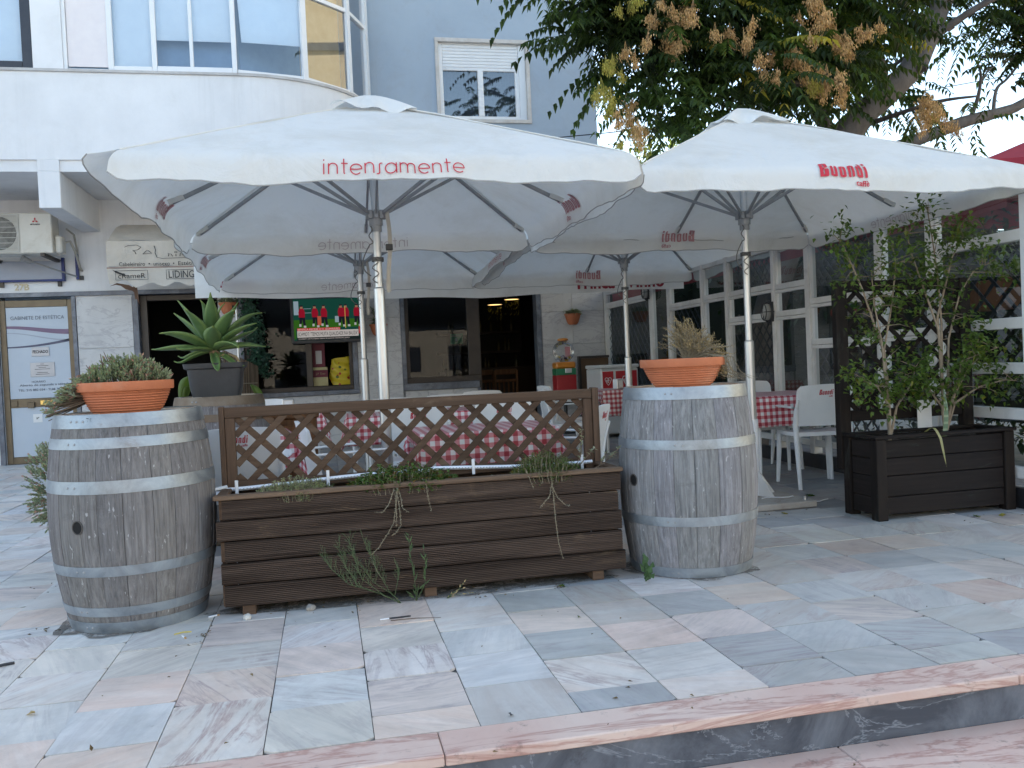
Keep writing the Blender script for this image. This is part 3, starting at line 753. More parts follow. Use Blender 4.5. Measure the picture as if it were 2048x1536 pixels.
m = M(); m.poly([(-6.2, FR + .07, 5.05), (-3.40, FR + .07, 5.05), (-3.40, FR + .07, 7.19), (-6.2, FR + .07, 7.19)]); m.build('pane', GLASSW, win)
m = M(); m.box((-6.2, FR + .15, 4.95), (-3.35, FR + .16, 7.19)); m.build('blind', BLIND, win)
# blue wall window
W = M()
for lo, hi in (((1.90, FY - .03, 4.90), (3.40, FY + .06, 4.955)), ((1.90, FY - .02, 6.15), (3.40, FY + .06, 6.21)), ((1.90, FY - .02, 4.956), (1.955, FY + .06, 6.149)), ((3.345, FY - .02, 4.956), (3.40, FY + .06, 6.149))): W.box(lo, hi, .004)
win = W.build('sash_window', mat('marble_surround', (.58, .56, .54), (.48, .45, .42), .6, scale=5, dirt=(.35, .27, .22)), B, smooth=30)
W = M()
for lo, hi in (((1.956, FY + .05, 4.956), (2.02, FY + .12, 6.148)), ((3.235, FY + .05, 4.956), (3.344, FY + .12, 6.148)), ((2.021, FY + .05, 4.956), (3.234, FY + .12, 5.02)), ((2.57, FY + .045, 5.021), (2.655, FY + .12, 5.74)), ((3.17, FY + .06, 5.021), (3.234, FY + .12, 5.74))): W.box(lo, hi, .004)
W.build('sash_frame', PVC, win, smooth=30)
m = M(); z = 5.73
while z < 6.14:
    m.box((2.021, FY + .055, z), (3.234, FY + .085, z + .048), .008); z += .05
for x in (2.06, 3.19): m.box((x, FY + .04, 5.755), (x + .02, FY + .06, 5.775), .002)
m.build('roller_shutter', PVC, win, smooth=30)
m = M(); m.poly([(2.02, FY + .09, 5.02), (2.58, FY + .09, 5.02), (2.58, FY + .09, 5.74), (2.02, FY + .09, 5.74)]); m.poly([(2.65, FY + .08, 5.02), (3.18, FY + .08, 5.02), (3.18, FY + .08, 5.74), (2.65, FY + .08, 5.74)])
m.build('pane', glassmat('bluewin_glass', (.8, .85, .9), 3.4), win)
m = M(); m.grid(lambda u, v: (1.98 + u * 1.3, FY + .22 + .02 * math.sin(u * 70), 4.95 + v * .85), 90, 1); m.build('curtain', mat('grey_curtain', (.07, .085, .125), (.055, .07, .105), .9), win, smooth=60)

# --- ground floor openings
# beauty-cabinet door
D = M()
for lo, hi in (((-4.45, FY + .02, 0), (-4.37, FY + .1, 2.32)), ((-3.56, FY + .02, 0), (-3.492, FY + .1, 2.32)), ((-4.369, FY + .02, 2.22), (-3.561, FY + .1, 2.32)), ((-4.369, FY + .02, .80), (-3.561, FY + .09, .925)), ((-4.369, FY + .02, .0), (-3.561, FY + .09, .10)), ((-4.36, FY + .0, .82), (-4.27, FY + .02, .9)), ((-4.14, FY - .02, .79), (-4.05, FY + .02, .87))): D.box(lo, hi, .005)
door = D.build('salon_door', BRONZE, B, smooth=30)
FILM = mat('frosted_film', (.47, .53, .60), (.43, .49, .56), .35, scale=1.5)
m = M(); m.box((-4.369, FY + .035, .926), (-3.561, FY + .05, 2.219)); m.box((-4.369, FY + .035, .101), (-3.561, FY + .05, .799)); m.build('frosted_panel', FILM, door)
m = M(); m.box((-3.98, FY - .002, .825), (-3.66, FY + .018, .895), .006); m.build('letterbox', BRASS, door, smooth=30)
m = M(); m.box((-3.94, FY - .005, .845), (-3.70, FY - .003, .875)); m.build('letterbox_flap', mat('brass_dark', (.35, .27, .1), (.3, .22, .08), .4, metal=.8), door)
m = M(); m.lathe([(0, 0), (.05, .01), (.055, .04), (.03, .07), (0, .075)], (0, 0, 0), 16)
for i, v in enumerate(m.v): m.v[i] = V((-3.34 + v.x, FY - .03 - v.z, 1.18 + v.y))
m.build('door_bell', BRASS, B, smooth=50)
m = M()
def put(t, x0, x1, zc, h=None, y=FY + .03, bold=0., shear=0., ww=1.):
    (vs, fs), tw = text2d(t, bold, shear, ww); s = (x1 - x0) / tw
    sy = s if h is None else h / .7
    m.add2d((vs, fs), lambda a, b: (x0 + a * s, y, zc - .35 * sy + b * sy))
put('GABINETE DE EST\u00c9TICA', -4.31, -3.61, 2.07, .05); put('HOR\u00c1RIO', -4.08, -3.90, 1.16, .03); put('Aberto de segunda a s\u00e1bado', -4.24, -3.58, 1.115, .03, bold=.01); put('TEL: 215 882 034 \u00b7 TLM: 963 882', -4.26, -3.60, 1.045, .03, bold=.01)
m.build('door_lettering', mat('grey_ink', (.10, .11, .14), (.12, .13, .16), .6), door)
for rows, c in ((((1.94, 1.86, .030),), (.20, .13, .20)), (((1.86, 1.74, .008),), (.33, .36, .43)), (((1.655, 1.74, .016),), (.10, .10, .15))):
    m = M()
    for z0, z1, hw in rows:
        m.grid(lambda u, v: (-4.368 + u * .806, FY + .031, z0 + (z1 - z0) * (u * u * (3 - 2 * u) if z0 > z1 else u * u) + (v - .5) * 2 * hw * (.6 + .6 * u)), 16, 1)
    m.build('swoosh_print', mat('swoosh_%d' % int(c[0] * 100), c, c, .6), door)
m = M(); m.box((-4.06, FY + .024, 1.52), (-3.83, FY + .034, 1.65), .002); m.box((-4.09, FY + .024, 1.23), (-3.77, FY + .034, 1.43), .002); sg = m.build('door_notice', mat('silver_sign', (.42, .43, .46), (.36, .37, .4), .4, metal=.4), door)
m = M(); put('FECHADO', -4.045, -3.845, 1.585, .04, y=FY + .022, bold=.03)
for i, wd in enumerate((.05, .16, .1, .2, 0, .14, .18)):
    if wd: m.box((-3.93 - wd / 2, FY + .0215, 1.405 - i * .024), (-3.93 + wd / 2, FY + .0235, 1.411 - i * .024))
m.build('notice_lettering', INK, sg)
m = M(); m.box((-4.09, FY + .03, .58), (-3.97, FY + .034, .70)); st = m.build('sticker', mat('paper', (.75, .75, .74), (.72, .72, .71), .7), door)
m = M(); put('N\u00b0', -4.05, -4.01, .64, .03, y=FY + .028, bold=.04, shear=.3); m.build('sticker_mark', INK, st)
# house number
m = M()
(vs, fs), tw = text2d('27B', .03); s = .19 / tw
m.add2d((vs, fs), lambda a, b: (-4.22 + a * s, FY - .012, 2.46 + b * s)); n0 = len(m.v)
m.build('house_number', mat('tarnished_brass', (.42, .36, .24), (.5, .45, .35), .5, metal=.4), B)
# salon doorway frame
m = M()
for lo, hi in (((-2.599, FY + .1, -.02), (-2.5, FY + .2, 2.35)), ((-2.499, FY + .1, 2.27), (-1.501, FY + .2, 2.35))): m.box(lo, hi, .005)
m.build('doorway_frame', DARKBROWN, B, smooth=30)
# restaurant window one (display) and two
W = M()
for lo, hi in (((-1.159, FY + .05, .831), (.424, FY + .12, .90)), ((-1.159, FY + .05, .901), (-1.09, FY + .12, 2.44)), ((.37, FY + .05, .901), (.424, FY + .12, 2.44)), ((-.27, FY + .04, .901), (-.18, FY + .12, 2.44))): W.box(lo, hi, .005)
win = W.build('display_window', DARKBROWN, B, smooth=30)
m = M(); m.poly([(-1.1, FY + .08, .9), (-.26, FY + .08, .9), (-.26, FY + .08, 2.44), (-1.1, FY + .08, 2.44)]); m.build('pane', GLASSD, win)
W = M()
for lo, hi in (((1.236, FY + .05, .871), (2.42, FY + .12, .96)), ((1.236, FY + .05, .961), (1.30, FY + .12, 2.44)), ((2.22, FY + .05, .961), (2.42, FY + .12, 2.44)), ((2.38, FY + .05, -.02), (2.42, FY + .12, .87)), ((2.421, FY + .05, 2.3), (3.33, FY + .12, 2.44))): W.box(lo, hi, .005)
win = W.build('restaurant_window', DARKBROWN, B, smooth=30)
m = M(); m.poly([(1.29, FY + .08, .95), (2.23, FY + .08, .95), (2.23, FY + .08, 2.44), (1.29, FY + .08, 2.44)]); m.build('pane', GLASSD, win)
m = M(); m.box((1.95, FY + .10, 1.46), (2.15, FY + .104, 1.62)); sg = m.build('green_sticker', mat('green_sign', (.02, .22, .09), (.03, .28, .12), .5), win)
m = M(); put('ABERTO', 1.97, 2.13, 1.585, .02, y=FY + .098); m.box((2.03, FY + .097, 1.50), (2.06, FY + .099, 1.55)); m.build('sticker_mark', mat('paper2', (.7, .72, .7), (.7, .72, .7), .7), sg)

# ------------------------------------------------------------------ things seen inside
def dining_chair(x, y, rz, label):
    t = thing('dining_chair', label, 'chair', (0, 0, 0), 'wooden chairs inside the restaurant')
    m = M(); m.box((-.2, -.2, .42), (.2, .2, .46), .008); m.build('seat', CHAIRWOOD, t, 30)
    m = M()
    for z in (.52, .80, .93): m.box((-.19, -.21, z), (.19, -.18, z + (.05 if z < .9 else .09)), .006)
    for k in range(4): m.box((-.13 + k * .08, -.205, .57), (-.105 + k * .08, -.185, .80))
    m.build('backrest', CHAIRWOOD, t, 30)
    for sx in (-1, 1):
        m = M(); m.box((sx * .19 - .02, -.22, 0), (sx * .19 + .02, -.17, 1.0), .006); m.build('leg', CHAIRWOOD, t, 30)
        m = M(); m.box((sx * .19 - .02, .16, 0), (sx * .19 + .02, .2, .42), .006); m.build('leg', CHAIRWOOD, t, 30)
    t.location = (x, y, 0); t.rotation_euler = (0, 0, rz); WL[t] = V((x, y, 0)); return t
dining_chair(3.0, 14.7, 0, 'brown wooden slat back chair just inside the dark restaurant doorway')
dining_chair(2.62, 15.0, .2, 'dim wooden chair inside the restaurant, behind the window jamb')
for x, y, z, lab in ((3.16, 16.0, 2.22, 'lower glowing pendant lamp inside the restaurant door'), (3.40, 15.6, 2.28, 'higher glowing pendant lamp inside the restaurant door')):
    t = thing('pendant_lamp', lab, 'lamp', (x, y, z), 'pendant lamps inside the restaurant')
    m = M(); m.lathe([(.02, .10), (.06, .09), (.15, .0), (.145, 0), (.05, .08)], (x, y, z), 20); m.build('lamp_shade', DARKBROWN, t, 40)
    m = M(); m.disc((x, y, z + .004), .135, 20); m.build('light_disc', emit('warm_lamp', (1., .62, .22), LAMP), t)
    m = M(); m.tube([(x, y, z + .1), (x, y, 2.9)], .006, 5); m.build('cord', BLACK, t)
    m = M(); rr_ = random.Random(int(x * 100))
    for i in range(46):
        a = rr_.uniform(0, 6.3); p = V((x + .12 * math.cos(a), y + .12 * math.sin(a), z - rr_.uniform(0, .26)))
        m.tint = (rr_.uniform(.6, 1.2),) * 3; m.leaf(p, (rr_.uniform(-.5, .5), rr_.uniform(-.5, .5), -1), (1, 0, 0), .05, .02)
    m.build('trailing_leaves', leafmat('lamp_ivy', (.14, .15, .02), (.2, .2, .03)), t)
# maroon bottle boxes and yellow bag in the display window
t = thing('wine_box', 'upright maroon cardboard box with white label in the display window', 'box', (-.09, FY + .22, .9))
m = M(); m.box((-.19, FY + .14, 1.19), (.01, FY + .30, 1.56), .004); m.build('carton', mat('maroon_card', (.14, .015, .03), (.11, .012, .025), .6), t)
m = M(); m.box((-.13, FY + .137, 1.24), (-.04, FY + .139, 1.44)); m.build('front_label', mat('cream_label', (.45, .43, .42), (.4, .38, .37), .6), t)
t = thing('carton', 'cream and maroon carton under the maroon bottle box', 'box', (-.05, FY + .22, .9))
m = M(); m.box((-.19, FY + .12, .902), (.04, FY + .32, 1.188), .004); m.build('box_body', mat('cream_card', (.46, .40, .20), (.42, .36, .18), .6), t)
m = M(); m.box((-.19, FY + .1175, 1.035), (.04, FY + .1195, 1.145)); b2 = m.build('maroon_band', mat('maroon_card', (.14, .015, .03)), t)
m = M(); put('J.P. Tinto', -.14, 0., 1.09, .03, y=FY + .116, shear=.25); m.build('band_mark', mat('gold_ink', (.4, .3, .16)), b2)
t = thing('shopping_bag', 'yellow patterned plastic shopping bag slumped in the display window', 'bag', (.24, FY + .25, .9))
m = M()
def bagf(u, v):
    a = u * 2 * PI; wd = .155 + .02 * math.sin(v * 5) ; sl = -.04 * (1 - v) + .02 * math.sin(v * 4)
    return (.235 + sl * -1 + wd * math.copysign(abs(math.cos(a)) ** .6, math.cos(a)) + .012 * math.sin(a * 5 + v * 9), FY + .25 + .07 * math.sin(a) * (1 - .5 * v) + .012 * math.sin(v * 14 + a * 3), .905 + v * .42 + .02 * math.cos(a) * v)
m.grid(bagf, 48, 16)
def bagmat():
    T = NT('yellow_bag'); v = T.n('ShaderNodeTexVoronoi'); v.inputs['Scale'].default_value = 14; T.l(T.coords((1, 1, 1)), v.inputs['Vector'])
    sp = T.n('ShaderNodeSeparateColor'); T.l(v.outputs['Color'], sp.inputs[0])
    dark = T.mix(T.math('GREATER_THAN', sp.outputs[0], .55), (.40, .02, .02), (.10, .14, .02))
    f = T.math('MULTIPLY', T.math('LESS_THAN', v.outputs['Distance'], .33), T.math('GREATER_THAN', sp.outputs[1], .45))
    T.bsdf(T.mix(f, (.62, .47, .02), dark), .4); return T.m
m.build('bag_body', bagmat(), t, 60)
# potted plant behind the second window
# television
t = thing('television', 'wall mounted flat television showing a football training report', 'television', (.09, FY - .2, 1.55))
m = M(); m.box((-.46, FY - .22, 1.545), (.62, FY - .15, 2.24), .008); m.box((-.05, FY - .15, 1.75), (.25, FY - .03, 2.0)); m.build('casing', BLACK, t, 30)
TY = FY - .2225
SX0, SX1, SZ0, SZ1 = -.42, .585, 1.59, 2.205
SM = M(); SMATS = []
def scr(nm, col, shapes, dy, st=1.0):
    SM.cm = len(SMATS); SMATS.append(emit('screen_' + nm, col, st * SCR))
    for pts in shapes: SM.poly([(SX0 + (SX1 - SX0) * a, TY - dy, SZ0 + (SZ1 - SZ0) * b) for a, b in pts])
rct = lambda x0, y0, x1, y1: [(x0, y0), (x1, y0), (x1, y1), (x0, y1)]
scr('screen', (.008, .055, .04), [rct(0, 0, 1, 1)], 0)
scr('screen_pitch', (.03, .11, .012), [rct(0, .30, 1, .50), rct(0, .04, .03, .30)], .0008)
scr('screen_goal', (.25, .33, .38), [rct(.01, .62, .08, .95), rct(.13, .66, .26, .67), rct(.13, .76, .26, .77), rct(.13, .66, .14, .77), rct(.6, .42, .675, .57)], .0012)
red = []; drk = []; skn = []; wht = []
for x in (.12, .31, .44, .69, .76, .92):
    red.append([(x - .04, .56), (x + .045, .55), (x + .05, .68), (x + .03, .77), (x - .03, .77), (x - .045, .68)])
    drk += [[(x - .035, .40), (x, .42), (x + .01, .56), (x - .035, .56)], [(x + .02, .36), (x + .055, .36), (x + .045, .56), (x + .005, .56)], [(x - .018, .81), (x + .018, .81), (x + .02, .85), (x - .02, .85)]]
    skn.append([(x - .018, .765), (x + .018, .765), (x + .02, .82), (x - .02, .82)]); wht += [rct(x - .04, .34, x - .01, .40), rct(x + .025, .31, x + .06, .36)]
scr('screen_players', (.26, .008, .022), red, .0016); scr('screen_shorts', (.012, .012, .02), drk, .0016); scr('screen_faces', (.30, .15, .09), skn, .0016); scr('screen_boots', (.4, .4, .4), wht, .0014)
scr('screen_pole', (.5, .33, .08), [rct(.745, .27, .755, .80)], .002); scr('screen_barrier', (.42, .09, .05), [rct(.345, .36, .40, .58)], .0018)
scr('screen_caption', (.46, .43, .41), [rct(.045, .075, .935, .235)], .0022); scr('screen_banner', (.45, .04, .035), [rct(.045, .235, .67, .30), rct(.94, .13, 1., .30)], .0022)
scr('screen_ticker', (.012, .02, .02), [rct(.04, 0, 1, .075)], .0020)
SM.build('screen_picture', SMATS, t)
m = M()
def tput(t, a0, a1, b, h): put(t, SX0 + (SX1 - SX0) * a0, SX0 + (SX1 - SX0) * a1, SZ0 + (SZ1 - SZ0) * b, h, y=TY - .0032, bold=.0)
tput('SCHMIDT: "TEMOS MUITA QUALIDADE NA BALIZA"', .055, .925, .153, .055); m.build('caption_lettering', emit('cap_txt', (.015, .015, .02), SCR), t)
m = M(); tput('BENFICA RECEBE O V. GUIMAR\u00c3ES', .055, .66, .267, .026); tput('C', .955, .985, .21, .04); tput('SCHMIDT: NO FUTEBOL NADA SE GANHA ANTES DO JOGO', .06, .80, .04, .016); m.build('banner_lettering', emit('ban_txt', (.6, .5, .48), SCR), t)

# ------------------------------------------------------------------ things on the facade
t = thing('air_conditioner', 'white outdoor air conditioner unit with fan grille hung under the overhang', 'air conditioner', (-3.95, 12.95, 2.88))
m = M(); m.box((-4.52, 12.78, 2.88), (-3.50, 13.12, 3.42), .012); m.box((-3.499, 12.86, 2.89), (-3.41, 13.08, 3.13), .02)
m.build('casing', mat('aged_white_metal', (.62, .60, .55), (.55, .53, .47), .45, scale=3, dirt=(.3, .24, .17), dirt_amt=.4), t, 30)
m = M(); 
for k in range(33):
    x = -.232 + k * .0145; m.box((x, -.24, 0), (x + .003, .24, .004))
for z in (-.20, -.13, -.06, .01, .08, .15, .22): m.box((-.24, z - .004, .0045), (.24, z + .004, .010))
for lo, hi in (((-.255, -.255, -.002), (.255, -.24, .008)), ((-.255, .24, -.002), (.255, .255, .008)), ((-.255, -.2395, -.002), (-.24, .2395, .008)), ((.24, -.2395, -.002), (.255, .2395, .008))): m.box(lo, hi)
for i, v in enumerate(m.v): m.v[i] = V((-4.16 + v.x, 12.772 - v.z, 3.15 + v.y))
m.build('fan_grille', mat('grille_wire', (.5, .49, .46), (.45, .44, .4), .5), t)
m = M(); m.disc((0, 0, 0), .225, 30)
for i, v in enumerate(m.v): m.v[i] = V((-4.16 + v.x, 12.7765, 3.15 + v.y))
m.build('fan_opening', mat('fan_dark', (.09, .088, .08), (.07, .068, .06), .8), t)
m = M()
for k in range(3):
    a = k * 2 * PI / 3 + .4
    m.poly([(-4.16 + .04 * math.cos(a), 12.7745, 3.15 + .04 * math.sin(a)), (-4.16 + .2 * math.cos(a + .1), 12.7745, 3.15 + .2 * math.sin(a + .1)), (-4.16 + .2 * math.cos(a + .9), 12.7755, 3.15 + .2 * math.sin(a + .9)), (-4.16 + .05 * math.cos(a + 1.2), 12.7755, 3.15 + .05 * math.sin(a + 1.2))])
m.build('fan_blade', mat('fan_blade_grey', (.17, .165, .15)), t)
m = M()
def dia(cx, cz, a):
    L = .042; p = []
    for r, da in ((0, 0), (L * .6, .52), (L * 1.05, 0), (L * .6, -.52)): p.append((cx + r * math.sin(a + da), 12.7705, cz + r * math.cos(a + da)))
    m.poly(p)
for a in (0, 2 * PI / 3, 4 * PI / 3): dia(-3.70, 3.315, a)
m.build('maker_emblem', mat('emblem_red', (.42, .02, .03), (.4, .02, .03), .5), t)
m = M(); put('MITSUBISHI', -3.76, -3.64, 3.265, .018, y=12.7705, bold=.03); m.build('maker_lettering', INK, t)
for x in (-4.4, -3.65):
    m = M(); m.box((x, 12.75, 2.835), (x + .05, FY - .002, 2.878)); m.box((x, FY - .045, 2.5), (x + .05, FY - .004, 2.834)); m.build('bracket', mat('rusty_bracket', (.05, .05, .055), (.1, .08, .06), .6, metal=.4), t)
m = M(); m.tube([(-3.45, 13.05, 3.05), (-3.36, 13.1, 3.08), (-3.33, 13.2, 2.95), (-3.33, 13.4, 2.75), (-3.33, FY, 2.72)], .018, 7); m.tube([(-3.4, 13.1, 3.25), (-3.36, 13.3, 3.2), (-3.37, FY - .03, 3.0), (-3.37, FY - .03, 2.58)], .014, 7); m.build('refrigerant_pipe', mat('grey_pipe', (.3, .28, .25), (.4, .38, .33), .7), t, 60)
t = thing('sign_board', 'blue framed blank sign board behind and below the air conditioner', 'sign', (-3.95, FY - .06, 2.6))
m = M(); m.box((-4.42, FY - .06, 2.60), (-3.58, FY - .04, 2.86)); m.build('board', mat('board_grey', (.33, .36, .43), (.3, .33, .4), .5), t)
m = M()
for lo, hi in (((-4.46, FY - .08, 2.57), (-3.54, FY - .03, 2.60)), ((-4.46, FY - .08, 2.601), (-4.42, FY - .03, 2.9)), ((-3.58, FY - .08, 2.601), (-3.54, FY - .03, 2.9)), ((-3.40, FY - .06, 2.59), (-3.36, FY - .01, 2.95))): m.box(lo, hi, .003)
m.build('sign_frame', mat('blue_frame_paint', (.015, .03, .16), (.012, .025, .12), .5), t)
t = thing('lamp_arm', 'thin bent metal spotlight arm fixed above the salon door', 'lamp', (-3.35, FY, 2.6))
m = M(); m.tube([(-3.36, FY - .01, 2.62), (-3.42, FY - .1, 2.64), (-3.85, FY - .45, 2.80), (-3.92, FY - .5, 2.83)], .012, 7); m.build('arm', GREYMETAL, t, 60)
m = M(); m.tube([(-3.86, FY - .45, 2.80), (-3.95, FY - .52, 2.845)], [.03, .045], 10); m.build('lamp_head', GREYMETAL, t, 40)
m = M(); m.box((-3.40, FY - .03, 2.585), (-3.31, FY, 2.645), .004); m.build('wall_plate', BLACK, t)

# salon awning
t = thing('salon_awning', 'beige torn canvas awning with handwritten name and scalloped edge', 'awning', (-2.2, FY, 2.9))
AX0, AX1 = -2.80, -.95
prof = [(FY - .03, 3.36), (FY - .3, 3.28), (FY - .6, 3.13), (FY - .78, 3.02)]
m = M()
def awf(u, v):
    k = v * 3; i = min(2, int(k)); f = k - i
    return (AX0 + .03 * (1 - v) + (AX1 - AX0) * u, prof[i][0] * (1 - f) + prof[i + 1][0] * f, prof[i][1] * (1 - f) + prof[i + 1][1] * f - .012 * math.sin(u * 22) * v)
m.grid(awf, 40, 9)
AF = FY - .79
m.grid(lambda u, v: (AX0 - .02 + (AX1 - AX0 + .02) * u, AF + .008 * math.sin(u * 17 + 1), 3.015 - v * .36), 40, 6)
cv = m.build('canvas', CANVASB, t, 40)
m = M()
def val(u, v):
    x = AX0 - .02 + (AX1 - AX0 + .02) * u
    bot = .235 + .028 * math.cos((x + 2.45) / .34 * 2 * PI)
    if x < -2.47: bot -= .07 * min(1, (-2.47 - x) / .15) - .02
    return (x + .02 * v * (1 - u), AF - .012 + .02 * math.sin(u * 25) * v, 2.65 - v * bot)
m.grid(val, 60, 4); m.build('valance', CANVASB, t, 40)
m = M(); m.poly([(-2.80, AF + .0, 2.405), (-2.71, AF + .01, 2.45), (-2.56, AF + .02, 2.42), (-2.49, AF + .02, 2.38), (-2.47, AF + .02, 2.29), (-2.52, AF + .02, 2.34), (-2.60, AF + .02, 2.36), (-2.66, AF + .015, 2.41), (-2.72, AF + .01, 2.425)])
m.poly([(-2.505, AF + .02, 2.40), (-2.455, AF + .02, 2.40), (-2.435, AF + .03, 2.14), (-2.47, AF + .03, 2.23), (-2.49, AF + .03, 2.22)]); m.build('torn_strip', mat('burnt_canvas', (.09, .045, .025), (.13, .07, .04), .9), t)
m = M(); m.tube([(AX0 - .02, AF - .01, 2.652), (AX1, AF - .01, 2.652)], .011, 6); m.build('seam_tape', mat('faded_pink_tape', (.38, .27, .23)), t)
m = M(); m.tube([(AX0, AF + .02, 2.67), (AX1, AF + .02, 2.67)], .015, 6); m.tube([(AX0 + .03, AF + .02, 2.67), (AX0 + .03, FY, 2.72)], .014, 6); m.build('frame_bar', GREYMETAL, t)
m = M(); yy = AF - .022
hand = [[(.0, .55), (.15, .68), (.45, .7), (.62, .55), (.5, .35), (.33, .28)], [(.30, .30), (.38, .2), (.42, .02)], [(.68, .02), (.85, .32), (1.02, .06), (.70, .03)], [(1.12, .62), (1.16, .3), (1.14, .1), (1.2, -.25), (1.4, -.34), (2.35, -.3)], [(1.63, -.2), (1.67, .0), (1.75, -.02), (1.80, -.2)], [(1.67, -.02), (1.62, .05)], [(1.93, -.2), (1.93, -.02)], arc(1.93, .12, .05, 0, 360, 8), [(2.08, -.2), (2.1, .02), (2.22, .06), (2.28, -.03), (2.14, -.08), (2.3, -.2)]]
m.add2d(strokes(hand, .03), lambda a, b: (-2.58 + a * .34, yy, 2.83 + b * .18))
put('Cabeleireiro', -2.66, -2.33, 2.70, .055, y=yy); put('\u2022', -2.285, -2.265, 2.70, .055, y=yy); put('unisexo', -2.22, -2.01, 2.70, .055, y=yy); put('\u2022', -1.97, -1.95, 2.70, .055, y=yy); put('Est\u00e9tica', -1.90, -1.64, 2.70, .055, y=yy)
yy = AF - .03; put('cRameR', -2.68, -2.33, 2.54, .07, y=yy); put('LIDING', -2.03, -1.70, 2.55, .10, y=yy)
for x0, x1 in ((-2.71, -2.30), (-2.06, -1.67)): m.add2d(strokes([[(x0, 2.485), (x1, 2.485), (x1, 2.61), (x0, 2.61), (x0, 2.485)]], .006), lambda a, b: (a, yy, b))
m.poly([(-2.75, yy, 2.625), (-2.69, yy, 2.605), (-2.62, yy, 2.57), (-2.55, yy, 2.53), (-2.61, yy, 2.545), (-2.7, yy, 2.58)])
m.build('awning_lettering', INK, t)

# restaurant awning
t = thing('restaurant_awning', 'white canvas awning with red lettering over the cafe front', 'awning', (1.6, FY, 2.5))
RX0, RX1, RY = -1.36, 4.41, 10.15
m = M(); m.grid(lambda u, v: (RX0 + (RX1 - RX0) * u, FY - .03 + (RY - FY + .03) * v, 2.86 - .54 * v - .02 * math.sin(u * PI * 8) ** 2 * math.sin(v * PI)), 50, 8); m.build('canvas', CANVAS, t, 40)
m = M()
def rv(u, v):
    x = RX0 + (RX1 - RX0) * u
    bot = 1.993 - .085 * min(1, u * 1.8) + .05 * max(0, (u - .55) / .45) + .008 * math.sin(u * 30)
    return (x, RY - .004 + .016 * math.sin(u * 41) * v * v + .01 * math.sin(u * 13 + 2) * v, 2.318 + (bot - 2.318) * v)
m.grid(rv, 90, 6); m.build('valance', CANVAS, t, 40)
m = M(); m.tube([(RX0, RY + .025, 2.33), (RX1, RY + .025, 2.33)], .022, 8)
for x in (RX0 + .3, 1.5, RX1 - .3): m.tube([(x, RY + .03, 2.31), (x, FY - 1.6, 2.42), (x, FY - .02, 2.72)], .016, 6)
m.build('front_bar', PVC, t, 40)
m = M(); (bv, bf), bw = buondi(); s = .15
m.add2d((bv, bf), lambda a, b: (-1.11 + a * s, RY - .032, 2.10 + b * s)); put('Trinca', 2.98, 3.50, 2.055, .15, y=RY - .032, bold=.03); put('-Vinho', 3.58, 4.14, 2.06, .15, y=RY - .032, bold=.03); m.build('awning_lettering', mat('dark_red_print', (.28, .012, .03), (.25, .01, .025), .6), t)
